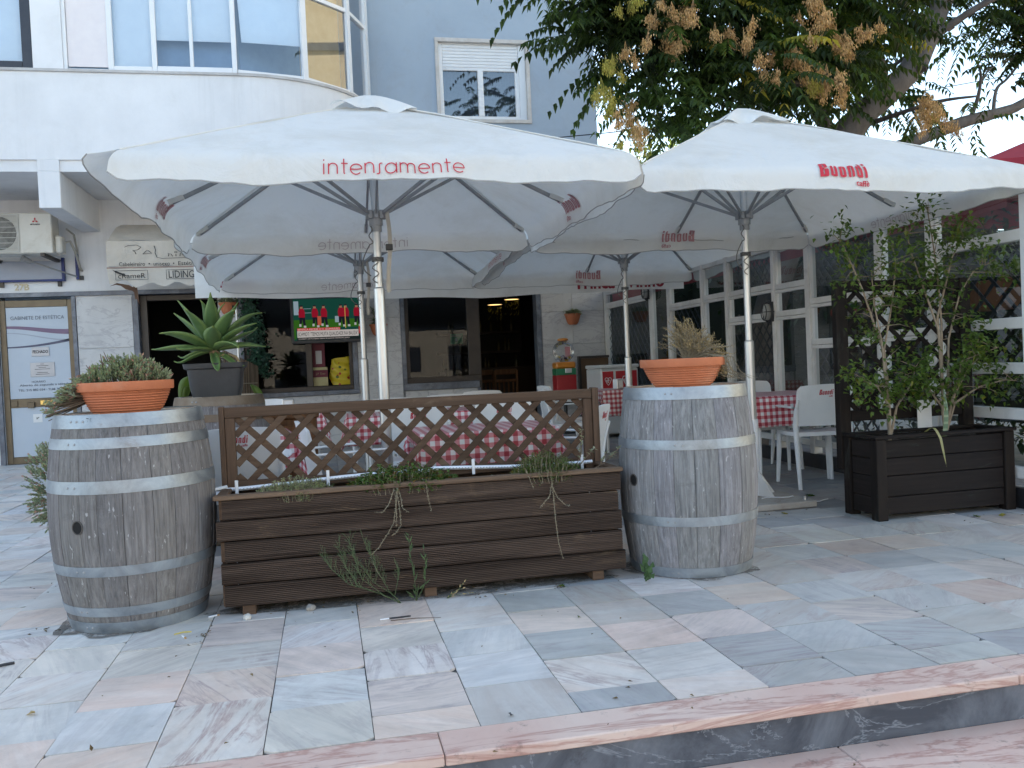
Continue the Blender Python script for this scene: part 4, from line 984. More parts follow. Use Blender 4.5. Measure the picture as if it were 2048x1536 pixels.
# ------------------------------------------------------------------ parasols
INT_S, INT_W = intensamente(); BUO_S, BUO_W = buondi()
def parasol(label, cx, cy, h, zp, ze, swap, seed, flare=None, polez=1.0, base=False, strap=True, hubz=None, tiltx=0.0, tilty=0.0):
    rn = random.Random(seed)
    t = thing('cafe_parasol', label, 'parasol', (cx, cy, 0), 'square white parasols over the terrace')
    ph = [rn.uniform(0, 6) for _ in range(8)]
    D = .185
    def loc(k, s, tt, d=0.0, off=0.0):
        """side k (0 front, 1 right, 2 back, 3 left); s along the side, tt from peak to edge, d down the valance, off outwards"""
        w_ = h * tt
        drop = (zp - ze) * (tt ** 1.06)
        sag = .010 * tt * math.sin(PI * abs(s)) ** 2
        wob = .010 * math.sin(3.1 * s + ph[k]) * tt * math.sin(PI * min(1, tt)) + .012 * noise.noise(V((s * tt * 2.2 + seed * 9, tt * 2.6, k * 5))) * math.sin(PI * min(1, tt)) ** .5 + .007 * math.sin(s * 34 + 6 * noise.noise(V((s * 3, tt, seed)))) * max(0, tt - .55)
        x, y, z = s * w_, -w_ + (.008 + .006 * math.sin(7 * s + ph[k])) * math.sin(PI * abs(s)) ** 2 * tt, zp - drop - sag + wob
        if d > 0:
            cr = max(0.0, (abs(s) - .93) / .07)
            Dd = D * (1 + .05 * math.sin(5 * s + ph[k + 4]) + .03 * math.sin(13 * s + ph[k])) * (1 - .22 * cr * cr)
            q = d * Dd
            a0 = math.atan2((zp - ze) * 1.06, h); a1 = math.radians(80)
            if flare and flare.get(k): a1 -= flare[k](s) * math.radians(62)
            n_ = 6; hx = hz_ = 0.
            for i in range(n_):
                f = (i + .5) / n_ * q / D; a = a0 + (a1 - a0) * min(1, f / .55)
                hx += math.cos(a) * q / n_; hz_ += math.sin(a) * q / n_
            o = .010 * math.sin(9 * s + ph[k]) * q / D + .004 * math.sin(23 * s + ph[k + 2]) * (q / D)
            y -= hx + o; z -= hz_
            x *= 1 + hx / h * .8
        z -= off * .8; y += off * .3
        z += tiltx * x
        if k == 1: x, y = -y, x
        elif k == 2: x, y = -x, -y
        elif k == 3: x, y = y, -x
        return V((cx + x, cy + y, z + tilty * y))
    m = M()
    def lf_(k):
        def f(u, v):
            j = v * 22
            return loc(k, u * 2 - 1, .12 + .88 * j / 14) if j <= 14 else loc(k, u * 2 - 1, 1.0, (j - 14) / 8)
        return f
    for k in range(4): m.grid(lf_(k), 56, 22)
    m.build('canopy', CANVAS, t, 75)
    m = M()
    for k in range(4): m.tube([loc(k, -1, .12 + .88 * i / 16) + V((0, 0, .002)) for i in range(17)], .0045, 5)
    m.build('seam', CANVAS, t, 60)
    m = M()
    for k in range(4): m.tube([loc(k, -1 + i / 28, 1.0, 1.0) for i in range(57)], .0035, 5)
    m.build('hem', mat('grey_hem', (.40, .39, .37), (.33, .32, .3), .8), t, 60)
    # vent cap
    m = M()
    hv = .27
    for k in range(4):
        def cap(u, v, k=k):
            s = u * 2 - 1; w_ = hv * v
            x, y, z = s * w_, -w_, zp + .060 - (.042 + (zp - ze) * hv / h) * v ** 1.35 + .020 * v * v * math.sin(7 * s + ph[k]) + .055 * v ** 4 * max(0, math.sin(2.8 * s + ph[k + 1])) ** 2
            if k == 1: x, y = -y, x
            elif k == 2: x, y = -x, -y
            elif k == 3: x, y = y, -x
            return (cx + x, cy + y, z + tiltx * x + tilty * y)
        m.grid(cap, 16, 8)
    m.build('vent_cap', CANVAS, t, 60)
    # frame
    hz = hubz or (ze - .10)
    m = M(); m.tube([(cx, cy, polez), (cx, cy, zp + .03)], .026, 16); m.build('upper_pole', ALU, t, 50)
    m = M(); m.tube([(cx, cy, .03), (cx, cy, polez + .02)], .036, 18); m.tube([(cx, cy, polez + .02), (cx, cy, polez + .03)], [.036, .027], 18); m.build('pole', ALU, t, 50)
    m = M(); m.tube([(cx, cy, hz - .05), (cx, cy, hz + .04)], .045, 12)
    for j in range(8): a = j * PI / 4; m.box((cx + .05 * math.cos(a) - .014, cy + .05 * math.sin(a) - .014, hz - .01), (cx + .05 * math.cos(a) + .014, cy + .05 * math.sin(a) + .014, hz + .045), .003)
    m.tube([(cx, cy, hz - .09), (cx, cy, hz - .05)], .036, 12); m.build('hub', GREYMETAL, t, 40)
    for k in range(4):
        for s in (-1, 0):
            p0 = loc(k, s, .05, 0, .035); p1 = loc(k, s, .985, 0, .03)
            m = M(); m.bar(p0, p1, .016, .026, bev=.002); rib = m.build('rib', GREYMETAL, t, 40)
            q = loc(k, s, .50, 0, .045); d_ = (V((q.x, q.y, 0)) - V((cx, cy, 0))).normalized()
            m = M(); m.bar(V((cx, cy, hz + .02)) + d_ * .05, q, .014, .022, bev=.002); m.build('strut', GREYMETAL, rib, 40)
            m = M(); e0 = loc(k, s, .93, 0, .03); m.bar(e0, loc(k, s, 1.0, 0, .018), .03, .03); m.build('rib_pocket', CANVAS, rib)
    # crank rope and strap
    m = M()
    lp = [(cx - .04 + .012 * math.sin(i * .9), cy - .045, hz - .06 - i * .012) for i in range(10)] + [(cx - .05 - .05 * math.sin(i * PI / 8), cy - .05, hz - .18 - .12 * math.sin(i * PI / 16) - .01 * i) for i in range(9)]
    m.tube(lp, .004, 5)
    for j in range(3): m.tube([(cx + .036 * math.cos(a * .5), cy + .036 * math.sin(a * .5), hz - .26 - j * .01) for a in range(14)], .0045, 5)
    m.tube([(cx - .02 + .02 * math.sin(i), cy - .045, hz - .27 - i * .012) for i in range(14)], .004, 5)
    m.build('rope', mat('grey_rope', (.16, .155, .15), (.1, .1, .095), .9), t, 60)
    if strap:
        m = M(); ys = cy - .06
        m.grid(lambda u, v: (cx + .055 + .026 * u + .012 * math.sin(v * 5), ys - .01 * v, hz + .03 - v * .52), 1, 14); st = m.build('strap', mat('beige_strap', (.42, .39, .34), (.36, .33, .28), .9), t)
        m = M(); m.box((cx + .05, ys - .02, hz - .22), (cx + .095, ys + .005, hz - .18), .003); m.build('buckle', BLACK, st)
    # printing on the valances and what shows through inside
    prints = [[], []]
    for k in range(4):
        word = (k % 2 == 0) != swap
        sh, wd = (INT_S, INT_W) if word else (BUO_S, BUO_W)
        tw = .67 if word else .31
        x0 = -tw / 2 + (.02 if word else -.03)
        sc_ = tw / wd
        def pf(a, b, inside=False):
            s = (x0 + a * sc_) / h
            d = (D * (.62 if word else .60) - b * sc_) / D     # distance down
            d += .22 if word else -.02
            if d > 0: p = loc(k, s, 1.0, max(d, 1e-6))
            else: p = loc(k, s, 1.0 + d * D / h)
            nx = V(((0, -1, .12), (1, 0, .12), (0, 1, .12), (-1, 0, .12))[k])
            return p + nx * (-.007 if inside else .007)
        mo = M(); mo.add2d(sh, lambda a, b: pf(a, b)); mi_ = M(); mi_.add2d(sh, lambda a, b: pf(a, b, True))
        o = mo.build('lettering', RED, t); i = mi_.build('show_through_lettering', PALEPINK if word else PALERED, t)
    if base:
        m = M(); m.tube([(cx, cy, .03), (cx, cy, .62)], .044, 16); bs = m.build('white_socket', PVC, t, 50)
        for a in range(4):
            m = M(); dx, dy = math.cos(a * PI / 2 + .3), math.sin(a * PI / 2 + .3); n_ = V((-dy, dx, 0)) * .005
            P = [V((cx + dx * .04, cy + dy * .04, .03)), V((cx + dx * .20, cy + dy * .20, .03)), V((cx + dx * .20, cy + dy * .20, .05)), V((cx + dx * .04, cy + dy * .04, .24))]
            m.convex([p + n_ for p in P] + [p - n_ for p in P], [(0, 1, 2, 3), (4, 5, 6, 7), (0, 1, 5, 4), (1, 2, 6, 5), (2, 3, 7, 6), (3, 0, 4, 7)]); m.build('gusset', mat('rusting_white_paint', (.68, .68, .67), (.62, .6, .57), .5, scale=4, dirt=(.20, .085, .03), dirt_amt=.9), bs)
    return t
fl = lambda s: max(0.0, min(1.0, (s - .35) / .65)) ** 1.2
UPAR = parasol('front parasol over the lattice planter, with the thin red word on its front valance', .37, 5.72, 1.27, 2.83, 2.22, False, 3, flare={3: fl}, polez=1.62, hubz=2.10)
parasol('front parasol beside the tree and the dark trellis planter, bold red print on its front', 3.10, 5.98, 1.27, 2.87, 2.22, True, 4, polez=1.18, base=True, strap=False, hubz=2.12)
parasol('rear parasol close to the television, half hidden under the front canopy', 0.38, 8.62, 1.40, 2.90, 2.25, False, 5, tilty=-.045, polez=1.2, hubz=2.14)
parasol('rear parasol nearest the glazed screen and the freezer', 3.12, 8.70, 1.33, 2.90, 2.25, True, 6, tilty=-.05, polez=1.1, strap=False, hubz=2.12)
# base plate of the right parasol
t = tag((lambda m: (m.box((2.66, 5.56, .004), (3.36, 6.2, .05), .006), m.build('parasol_base', mat('rusty_plate', (.40, .37, .33), (.30, .27, .23), .85, scale=6, bump=.3, dirt=(.16, .08, .04), dirt_amt=.8), smooth=30))[1])(M()), 'worn rusty slab at the foot of the right front parasol', 'parasol base')
WL[t] = V()
for x, y in ((3.30, 5.62), (2.74, 5.62), (3.3, 6.14)):
    m = M(); m.lathe([(0, .075), (.012, .075), (.012, .05), (.018, .05), (.018, .052)], (x, y, 0), 8); m.build('bolt', ALU, t)

# ------------------------------------------------------------------ barrels
def barrel(label, c, rb, rm, rt, H, hoops, mt, ns=26, rot=0., bung=None, seed=1, headz=None, hm=None):
    rn = random.Random(seed)
    t = thing('wine_barrel', label, 'barrel', (c[0], c[1], 0), 'old oak wine barrels')
    def rad(z):
        u = z / H; return rb + (rt - rb) * u + (rm - (rb + rt) / 2) * (1 - (2 * u - 1) ** 2)
    m = M(); nz = 22
    edges = [0.]
    for i in range(ns): edges.append(edges[-1] + rn.uniform(.75, 1.3))
    for i in range(ns):
        a0, a1 = edges[i] / edges[-1] * 2 * PI + rot, edges[i + 1] / edges[-1] * 2 * PI + rot
        k = rn.uniform(.90, 1.08); m.tint = (k, k * rn.uniform(.98, 1.0), k * rn.uniform(.96, 1.02))
        dr = rn.uniform(-.0015, .0015); tp = rn.uniform(-.004, .004)
        us = (0, .012, .04, .5, .96, .988, 1)
        b = len(m.v)
        for j in range(nz + 1):
            z = H * j / nz + (tp if j == nz else 0)
            for u in us:
                a = a0 + (a1 - a0) * u
                g = -.006 if u in (0, 1) else (-.0008 if u in (.012, .988) else 0)
                r = rad(H * j / nz) + dr + g
                m.v.append(V((c[0] + r * math.cos(a), c[1] + r * math.sin(a), z)))
        n = len(us)
        for j in range(nz):
            for q in range(n - 1): m.face((b + j * n + q, b + j * n + q + 1, b + (j + 1) * n + q + 1, b + (j + 1) * n + q))
        # inner lip
        bi = len(m.v)
        for u in us:
            a = a0 + (a1 - a0) * u; r = rt - .028
            m.v.append(V((c[0] + r * math.cos(a), c[1] + r * math.sin(a), H + tp)))
        for u in us:
            a = a0 + (a1 - a0) * u; r = rt - .03
            m.v.append(V((c[0] + r * math.cos(a), c[1] + r * math.sin(a), H - .02)))
        tt = m.tint; m.cm = 1
        for q in range(n - 1):
            e = b + nz * n + q
            m.face((e, e + 1, bi + q + 1, bi + q)); m.face((bi + q, bi + q + 1, bi + n + q + 1, bi + n + q))
        m.cm = 0
    m.build('staves', [mt, OAKEND], t, 35)
    m = M(); m.disc((c[0], c[1], headz or H - .010), rt - .025, 40); m.build('head', OAKEND if seed != 1 else mt, t)
    for z0, z1 in hoops:
        m = M(); n_ = 72; th = .0035
        sk = rn.uniform(-.003, .003); p0 = rn.uniform(0, 6)
        for j, (zz, of) in enumerate(((z0, .0005), (z0, th), ((z0 + z1) / 2, th + .001), (z1, th), (z1, .0005))):
            for k in range(n_):
                a = 2 * PI * k / n_; z = zz + sk * math.sin(a + p0)
                r = rad(max(0, min(H, z))) + of
                m.v.append(V((c[0] + r * math.cos(a), c[1] + r * math.sin(a), z)))
        for j in range(4):
            for k in range(n_): k2 = (k + 1) % n_; m.face((j * n_ + k, j * n_ + k2, (j + 1) * n_ + k2, (j + 1) * n_ + k))
        hp = m.build('hoop', hm or GALV, t, 35)
        a = -PI / 2 - .55 + rn.uniform(-.08, .08) if seed != 2 else -PI / 2 + .35 * rn.choice((-2, -1.6))
        m = M(); zc = (z0 + z1) / 2
        for da in (0, .10, .20) if z1 > H * .95 and seed == 1 else (0, .10):
            rr2 = rad(zc) + th; p = V((c[0] + rr2 * math.cos(a + da), c[1] + rr2 * math.sin(a + da), zc)); o = V((math.cos(a + da), math.sin(a + da), 0))
            m.tube([p, p + o * .003, p + o * .004], [.006, .005, .002], 8)
        m.build('rivet', GREYMETAL, hp, 60)
    if bung:
        a, z = bung; r = rad(z); o = V((math.cos(a), math.sin(a), 0)); p = V((c[0], c[1], z)) + o * (r + .0015); x = V((-math.sin(a), math.cos(a), 0)); up = V((0, 0, 1))
        m = M(); m.poly([p + x * .024 * math.cos(k * PI / 10) + up * .027 * math.sin(k * PI / 10) for k in range(20)]); bh = m.build('bung_hole', mat('hole_black', (.006, .005, .005), (.004, .004, .004), .9), t)
        m = M(); m.tube([p + x * .026 * math.cos(k * PI / 10) + up * .029 * math.sin(k * PI / 10) for k in range(21)], .003, 5); m.build('hole_lip', mat('hole_lip_wood', (.07, .06, .055), (.1, .09, .08), .9), bh, 60)
    return t
BL = (-.915, 4.415); BRR = (1.865, 4.345)
barrel('brown weathered oak barrel with six bright hoops, left end of the lattice planter', BL, .295, .366, .318, .975, ((.918, .977), (.826, .873), (.633, .689), (.267, .312), (.083, .125), (.003, .054)), OAKB, 21, .3, (-PI / 2 - .486, .488), 1)
barrel('pale grey oak barrel with four hoops, right end of the lattice planter', BRR, .312, .362, .314, .960, ((.90, .962), (.652, .70), (.268, .315), (.003, .052)), OAKG, 20, .1, (-PI / 2 - 1.25, .492), 2)
barrel('rear oak barrel carrying the black agave pot, behind the left barrel', (-.72, 6.28), .27, .34, .285, .985, ((.925, .987), (.82, .87), (.6, .65), (.28, .33), (.1, .14), (.004, .06)), OAKB, 24, .8, None, 3, hm=mat('rusty_hoop', (.20, .16, .12), (.13, .085, .05), .55, metal=.5, scale=6))
for b_ in [o for o in COL.objects if o.name.startswith('wine_barrel') and o['label'].startswith('brown')]:
    m = M()
    def hm_(x, z): a = -PI / 2 - .36 + x; r = .324 + .0045; return (BL[0] + r * math.cos(a), BL[1] + r * math.sin(a), .948 + z)
    m.add2d(strokes([[(0, -.014), (.02, .002), (.0, .014), (.035, .012)], [(.07, .014), (.05, .006), (.07, 0), (.05, -.006), (.072, -.014)]], .003), hm_); m.build('chalk_mark', INK, b_)
# ------------------------------------------------------------------ bowls and plants on the barrels
def bowl(label, c, z, r0_, r1, h, soilz=.02):
    t = thing('terracotta_bowl', label, 'plant pot', (c[0], c[1], z), 'terracotta bowls on the front barrels')
    pr = [(0, 0), (r0_, 0)]
    rim = h * .72
    n = 9
    for i in range(n * 4 + 1):
        u = i / (n * 4); r = r0_ + (r1 * .93 - r0_) * (u ** .62); pr.append((r + .0022 * math.sin(i * PI / 2), .002 + u * (rim - .002)))
    pr += [(r1 * .99, rim), (r1, rim + .004), (r1 * 1.005, h - .004), (r1, h), (r1 * .94, h), (r1 * .93, h - .04)]
    m = M(); m.lathe(pr, (c[0], c[1], z), 56); m.build('bowl_body', TERRA, t, 40)
    m = M(); m.disc((c[0], c[1], z + h - soilz), r1 * .935, 32); m.build('soil', SOIL, t)
    return t
bowl('terracotta bowl of grey green succulents on the brown left barrel', (BL[0] - .01, BL[1]), .966, .14, .212, .150)
bowl('terracotta bowl of dead dry shrub on the grey right barrel', (BRR[0] - .005, BRR[1]), .952, .135, .222, .152)
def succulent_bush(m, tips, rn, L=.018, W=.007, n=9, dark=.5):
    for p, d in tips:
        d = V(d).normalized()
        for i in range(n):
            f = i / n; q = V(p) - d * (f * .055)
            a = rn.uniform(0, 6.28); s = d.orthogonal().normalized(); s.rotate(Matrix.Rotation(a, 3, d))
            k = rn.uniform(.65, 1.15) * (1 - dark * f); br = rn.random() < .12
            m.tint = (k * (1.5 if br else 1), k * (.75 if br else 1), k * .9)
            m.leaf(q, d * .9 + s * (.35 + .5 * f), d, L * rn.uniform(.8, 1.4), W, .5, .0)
t = thing('succulent_shrub', 'bushy grey green succulent spilling left out of the terracotta bowl', 'plant', (BL[0], BL[1], 1.05))
rn = random.Random(21); m = M(); st = M(); tips = []
for i in range(330):
    a = rn.uniform(0, 2 * PI); rr_ = .20 * math.sqrt(rn.random())
    x, y = rr_ * math.cos(a), rr_ * .85 * math.sin(a)
    z = 1.10 + .14 * (1 - (rr_ / .24) ** 2) * rn.uniform(.55, 1.1)
    tips.append(((BL[0] + x, BL[1] + y, z), (x * 2.5 + rn.uniform(-.4, .4), y * 2.5 + rn.uniform(-.4, .4), 1)))
for i in range(75):   # spill to the left
    f = rn.random(); x = -.18 - .17 * f; z = 1.13 - .07 * f - .07 * f * f + rn.uniform(-.025, .03)
    tips.append(((BL[0] + x, BL[1] - .05 + rn.uniform(-.07, .07), z), (-1 + rn.uniform(-.5, .5), rn.uniform(-.6, .6), rn.uniform(-.2, .7) - .5 * f)))
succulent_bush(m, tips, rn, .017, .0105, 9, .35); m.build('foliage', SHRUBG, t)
for p, d in tips[::4] + tips[330:]: st.tube([(BL[0] + (p[0] - BL[0]) * .35, BL[1] + (p[1] - BL[1]) * .35, 1.05), (p[0], p[1], p[2] - .02)], [.004, .002], 4)
for pts in ([(-.12, 0, 1.08), (-.15, 0, 1.15), (-.185, .02, 1.20)], [(-.10, 0, 1.1), (-.11, 0, 1.2), (-.115, 0, 1.25)], [(-.06, 0, 1.1), (-.075, 0, 1.19), (-.10, 0, 1.26)], [(-.15, 0, 1.15), (-.2, 0, 1.155)], [(-.11, 0, 1.17), (-.15, 0, 1.2)]): st.tube([(BL[0] + a, BL[1] + b, c) for a, b, c in pts], [.004, .003, .0015][:len(pts)], 5)
st.build('stems', TWIG, t)
t = thing('dry_shrub', 'dead straw coloured shrub in the right terracotta bowl', 'plant', (BRR[0], BRR[1], 1.0))
rn = random.Random(22); m = M(); st = M()
for i in range(210):
    a = rn.uniform(0, 6.28); rr_ = rn.uniform(0, 1)
    cxx = rn.choice((-.03, .0, .03, .12, .13)); hh = .20 if cxx < .05 else .14
    p = V((BRR[0] + cxx + .11 * rr_ * math.cos(a), BRR[1] + .11 * rr_ * math.sin(a), 1.11 + hh * (1 - rr_ ** 2 * .65) * rn.uniform(.5, 1.12)))
    if rn.random() < .18: p = V((BRR[0] + .185 + rn.uniform(-.03, .05), BRR[1] - .1 + rn.uniform(-.06, .08), rn.uniform(.99, 1.17)))
    b_ = V((BRR[0] + .05 + rn.uniform(-.06, .06), BRR[1] - .02, 1.09)); mid = (p + b_) / 2 + V((rn.uniform(-.03, .03), rn.uniform(-.03, .03), .03))
    st.tube([b_, mid, p], [.0022, .0016, .0009], 4, False)
    d = (p - mid).normalized()
    for k in range(14):
        q = p - d * (k * .006); s = d.orthogonal(); s.rotate(Matrix.Rotation(rn.uniform(0, 6.3), 3, d)); kk = rn.uniform(.55, 1.2); m.tint = (kk, kk, kk)
        m.leaf(q, d + s * .8, d, rn.uniform(.012, .024), .0045, .3, .1)
for i in range(26):
    x = BRR[0] + .19 + rn.uniform(-.03, .03); y = BRR[1] - .12 + rn.uniform(-.04, .06); st.tube([(BRR[0] + .13, BRR[1] - .05, 1.12), (x, y, 1.10), (x + rn.uniform(-.03, .06), y, rn.uniform(.99, 1.05)), (x + rn.uniform(0, .13), y - .02, rn.uniform(.975, .99))], [.002, .0016, .0013, .0008], 4, False)
m.build('dry_foliage', DRYL, t); st.build('stems', DRYS, t)

# ------------------------------------------------------------------ agave in black trough on the rear barrel
AC = V((-.728, 6.25, .978))
t = thing('black_planter_pot', 'black plastic trough pot on the rear barrel', 'plant pot', AC)
m = M()
def trough(u, v):
    a = u * 2 * PI; prof = ((0, 0), (.15, 0), (.165, .06), (.178, .19), (.198, .20), (.203, .232), (.192, .232), (.18, .20))
    r, z = prof[round(v * 7)]
    c_, s_ = math.cos(a), math.sin(a); e = .28
    return AC + V((r * math.copysign(abs(c_) ** e, c_), r * .72 * math.copysign(abs(s_) ** e, s_), z))
m.grid(trough, 48, 7); m.build('pot_body', BLACKPOT, t, 35)
m = M(); m.box(AC + V((-.17, -.115, .19)), AC + V((.17, .115, .205))); m.build('soil', SOIL, t)
t = thing('agave', 'large green agave rosette in the black pot on the rear barrel', 'plant', AC + V((.02, 0, .2)))
AB = AC + V((-.015, -.01, .325))
def agleaf(m, az, el, L, W, curl, tip=.0, tw=0.):
    d = V((math.cos(az) * math.cos(el), math.sin(az) * math.cos(el), math.sin(el))); side = V((-math.sin(az), math.cos(az), 0)); n_ = side.cross(d) * -1
    if n_.z < 0: n_ = -n_
    side.rotate(Matrix.Rotation(tw, 3, d))
    def f(u, v):
        w = W * (math.sin(PI * min(1, (v * .86 + .10)) ** .95)) ** .75 * (1 - v ** 6) * .5 + .001
        if v < .12: w = max(w, W * .26)
        s = (u - .5) * 2
        p = AB + d * (.02 + L * v) + side * (w * s) + n_ * (abs(s) ** 1.6 * w * .55 - .012 * (1 - v))
        p += V((0, 0, -1)) * (curl * L * v * v) + n_ * (tip * v ** 8 * .05)
        return p
    def tf(i, j):
        k = .92 + .2 * (j / 14) if i in (0, 5) else .85 + .15 * (j / 14)
        return (k * (1.35 if i in (0, 5) else 1), k * (1.18 if i in (0, 5) else 1), k * (1.0)) if j < 13 else (1.6, 1.25, .8)
    m.grid(f, 6, 14, tintf=tf)
rn = random.Random(9)
leaves = []
for ring, (n, el, L, W, cu) in enumerate(((6, .14, .40, .125, .10), (6, .46, .42, .135, .04), (6, .80, .42, .135, .0), (4, 1.10, .42, .13, -.02), (3, 1.38, .36, .085, 0))):
    for i in range(n): leaves.append((2 * PI * i / n + ring * .55 + rn.uniform(-.12, .12), el + rn.uniform(-.09, .09), L * rn.uniform(.9, 1.08), W * rn.uniform(.92, 1.05), cu + rn.uniform(0, .05), rn.uniform(-.8, .8), rn.uniform(-.25, .25)))
for a, el in ((PI * 1.05, -.25), (-PI * .42, -.55), (-.5, -.45), (PI * .9, -.1)): leaves.append((a, el, .25, .07, .25, 1., .2))
for L_ in leaves:
    L_ = (L_[0], L_[1], L_[2] * .90, L_[3] * .78) + L_[4:]
    m = M(); agleaf(m, *L_); o = m.build('blade', AGAVE, t, 60)
    md = o.modifiers.new('thick', 'SOLIDIFY'); md.thickness = .007; md.offset = 0
m = M(); m.tube([AC + V((.02, 0, .18)), AC + V((.0, -.005, .27)), AB + V((0, 0, .02))], [.034, .032, .03], 12)
for i in range(9): m.lathe([(.034, i * .012), (.037, i * .012 + .004), (.033, i * .012 + .008)], AC + V((.012, 0, .2)), 12)
m.build('stem', mat('agave_stem', (.26, .17, .11), (.17, .12, .07), .9), t, 40)
m = M()
for pts in ([(.06, -.03, .29), (.02, -.08, .27), (-.01, -.1, .2), (-.012, -.105, .17)], [(.09, -.03, .29), (.14, -.06, .27), (.17, -.08, .22), (.165, -.085, .17), (.155, -.085, .14)]): m.tube([AC + V(p) for p in pts], [.006, .009, .006, .004, .002][:len(pts)], 6)
m.build('withered_leaf', DRYL, t)

# ------------------------------------------------------------------ lattice planter
PX0, PX1, PYF, PYB, PZ = -.535, 1.447, 4.2, 4.63, .567
t = thing('lattice_planter', 'long brown decking planter box with diagonal lattice panel between the two front barrels', 'planter', ((PX0 + PX1) / 2, PYF, 0))
def plank(m, x0, x1, y, z0, z1, th=.028, n=11, axis='x', tiltz=0.0):
    """grooved decking board, front face at y"""
    zs = []; 
    for i in range(n): 
        a = z0 + (z1 - z0) * i / n; q = (z1 - z0) / n
        zs += [(a + q * .08, 0), (a + q * .52, 0), (a + q * .62, .0065), (a + q * .97, .0065)]
    zs[0] = (z0 + .001, .002); zs[-1] = (z1 - .001, .002)
    nx = 10
    b = len(m.v)
    for i in range(nx + 1):
        x = x0 + (x1 - x0) * i / nx; wob = .0025 * math.sin(i * 1.7 + z0 * 50); wz = .0012 * math.sin(i * 1.1 + z0 * 90) + tiltz * i / nx
        for z, g in zs: m.v.append(V((x, y + g + wob, z + wz)))
    k = len(zs)
    for i in range(nx):
        for j in range(k - 1): m.face((b + i * k + j, b + (i + 1) * k + j, b + (i + 1) * k + j + 1, b + i * k + j + 1))
    m.box((x0, y + .0085, z0), (x1, y + th, z1))
rows = [(.048, .143, -.505, 1.452), (.151, .246, -.515, 1.438), (.2545, .3465, -.495, 1.440), (.3545, .445, -.528, 1.425), (.452, .543, -.498, 1.442)]
rn = random.Random(31)
for z0, z1, x0, x1 in rows:
    m = M(); k = rn.uniform(.85, 1.15); m.tint = (k, k, k); plank(m, x0, x1, PYF + rn.uniform(0, .006), z0, z1, tiltz=rn.uniform(-.003, .003)); m.build('plank', DECK, t, 25)
for sx, x in ((0, -.515), (1, 1.405)):
    m = M()
    for z0, z1, *_ in rows: k = rn.uniform(.8, 1.1); m.tint = (k, k, k); m.box((x, PYF + .034, z0 + rn.uniform(-.004, .004)), (x + .028, PYB, z1), .003)
    m.build('end_panel', DECKW, t, 30)
m = M()
for z0, z1, *_ in rows: m.box((-.485, PYB - .001, z0), (1.40, PYB + .026, z1), .003)
m.build('back_panel', DECKW, t, 30)
m = M(); m.tint = (1., 1., 1.); m.box((PX0, PYF - .012, .546), (PX1 + .005, PYF + .045, .568), .004); m.build('rim_board', RIMW, t, 30)
m = M()
m.box((PX0 + .01, PYF + .046, .546), (PX0 + .06, PYB + .03, .567), .004); m.box((PX1 - .05, PYF + .046, .546), (PX1 - .002, PYB + .03, .567), .004); m.box((PX0 + .061, PYB - .02, .545), (PX1 - .051, PYB + .03, .566), .004); m.build('side_rim', DECKW, t, 30)
for x in (-.40, .45, 1.305):
    m = M(); m.box((x - .03, PYF + .012, 0), (x + .03, PYB, .0465), .003); m.build('foot', DECKW, t, 30)
m = M(); m.grid(lambda u, v: (-.48 + u * 1.87, PYF + .03 + v * .39, .512 + .02 * noise.noise(V((u * 20, v * 6, 3))) + .012 * noise.noise(V((u * 70, v * 20, 1)))), 90, 22); m.build('soil', SOIL, t, 40)
LY = 4.53; LX0, LX1, LZ0, LZ1 = -.50, 1.447, .548, .962
m = M()
m.box((LX0, LY - .022, LZ1 - .052), (LX1 - .045, LY + .022, LZ1), .003); m.box((LX0 + .05, LY - .02, LZ0), (LX1 - .095, LY + .02, LZ0 + .045), .003)
m.t = [(.8, .8, .8)] * len(m.t); lf = m.build('lattice_rail', DECKW, t, 30)
PW = woodmat('worn_brown_post', (.075, .044, .028), (.135, .085, .056), 2, worn=(.36, .27, .18), worn_amt=.35)
for lo, hi in (((LX0, LY - .021, LZ0 - .05), (LX0 + .048, LY + .021, LZ1 - .053)), ((LX0 - .026, LY - .03, LZ0 - .05), (LX0 - .001, LY + .03, LZ1 + .004)), ((LX1 - .093, LY - .021, LZ0 - .05), (LX1 - .047, LY + .021, LZ1 - .053)), ((LX1 - .044, LY - .03, LZ0 - .05), (LX1 - .01, LY + .03, LZ1 + .006))):
    m = M(); m.box(lo, hi, .003); m.build('lattice_post', PW, t, 30)
m = M(); lx0, lx1, lz0, lz1 = LX0 + .048, LX1 - .095, LZ0 + .03, LZ1 - .045
def lath(xs, sgn, y):
    # clip the 45 degree line to the panel
    h = lz1 - lz0; a, b = (xs, lz0), (xs + h * sgn, lz1)
    if sgn > 0:
        if a[0] < lx0: a = (lx0, lz0 + lx0 - xs)
        if b[0] > lx1: b = (lx1, lz0 + lx1 - xs)
    else:
        if a[0] > lx1: a = (lx1, lz0 + xs - lx1)
        if b[0] < lx0: b = (lx0, lz0 + xs - lx0)
    if b[1] - a[1] < .03: return
    k = rn.uniform(.55, .95); m.tint = (k, k, k)
    m.bar((a[0], y, a[1]), (b[0], y, b[1]), .033, .009, up=(0, 1, 0), bev=.0015)
x = LX0 - .34
while x < LX1:
    lath(x, 1, LY - .008); x += .1465
x = LX0 + .09
while x < LX1 + .5:
    lath(x, -1, LY + .003); x += .1465
lat = m.build('lattice_panel', DECKW, t, 30)
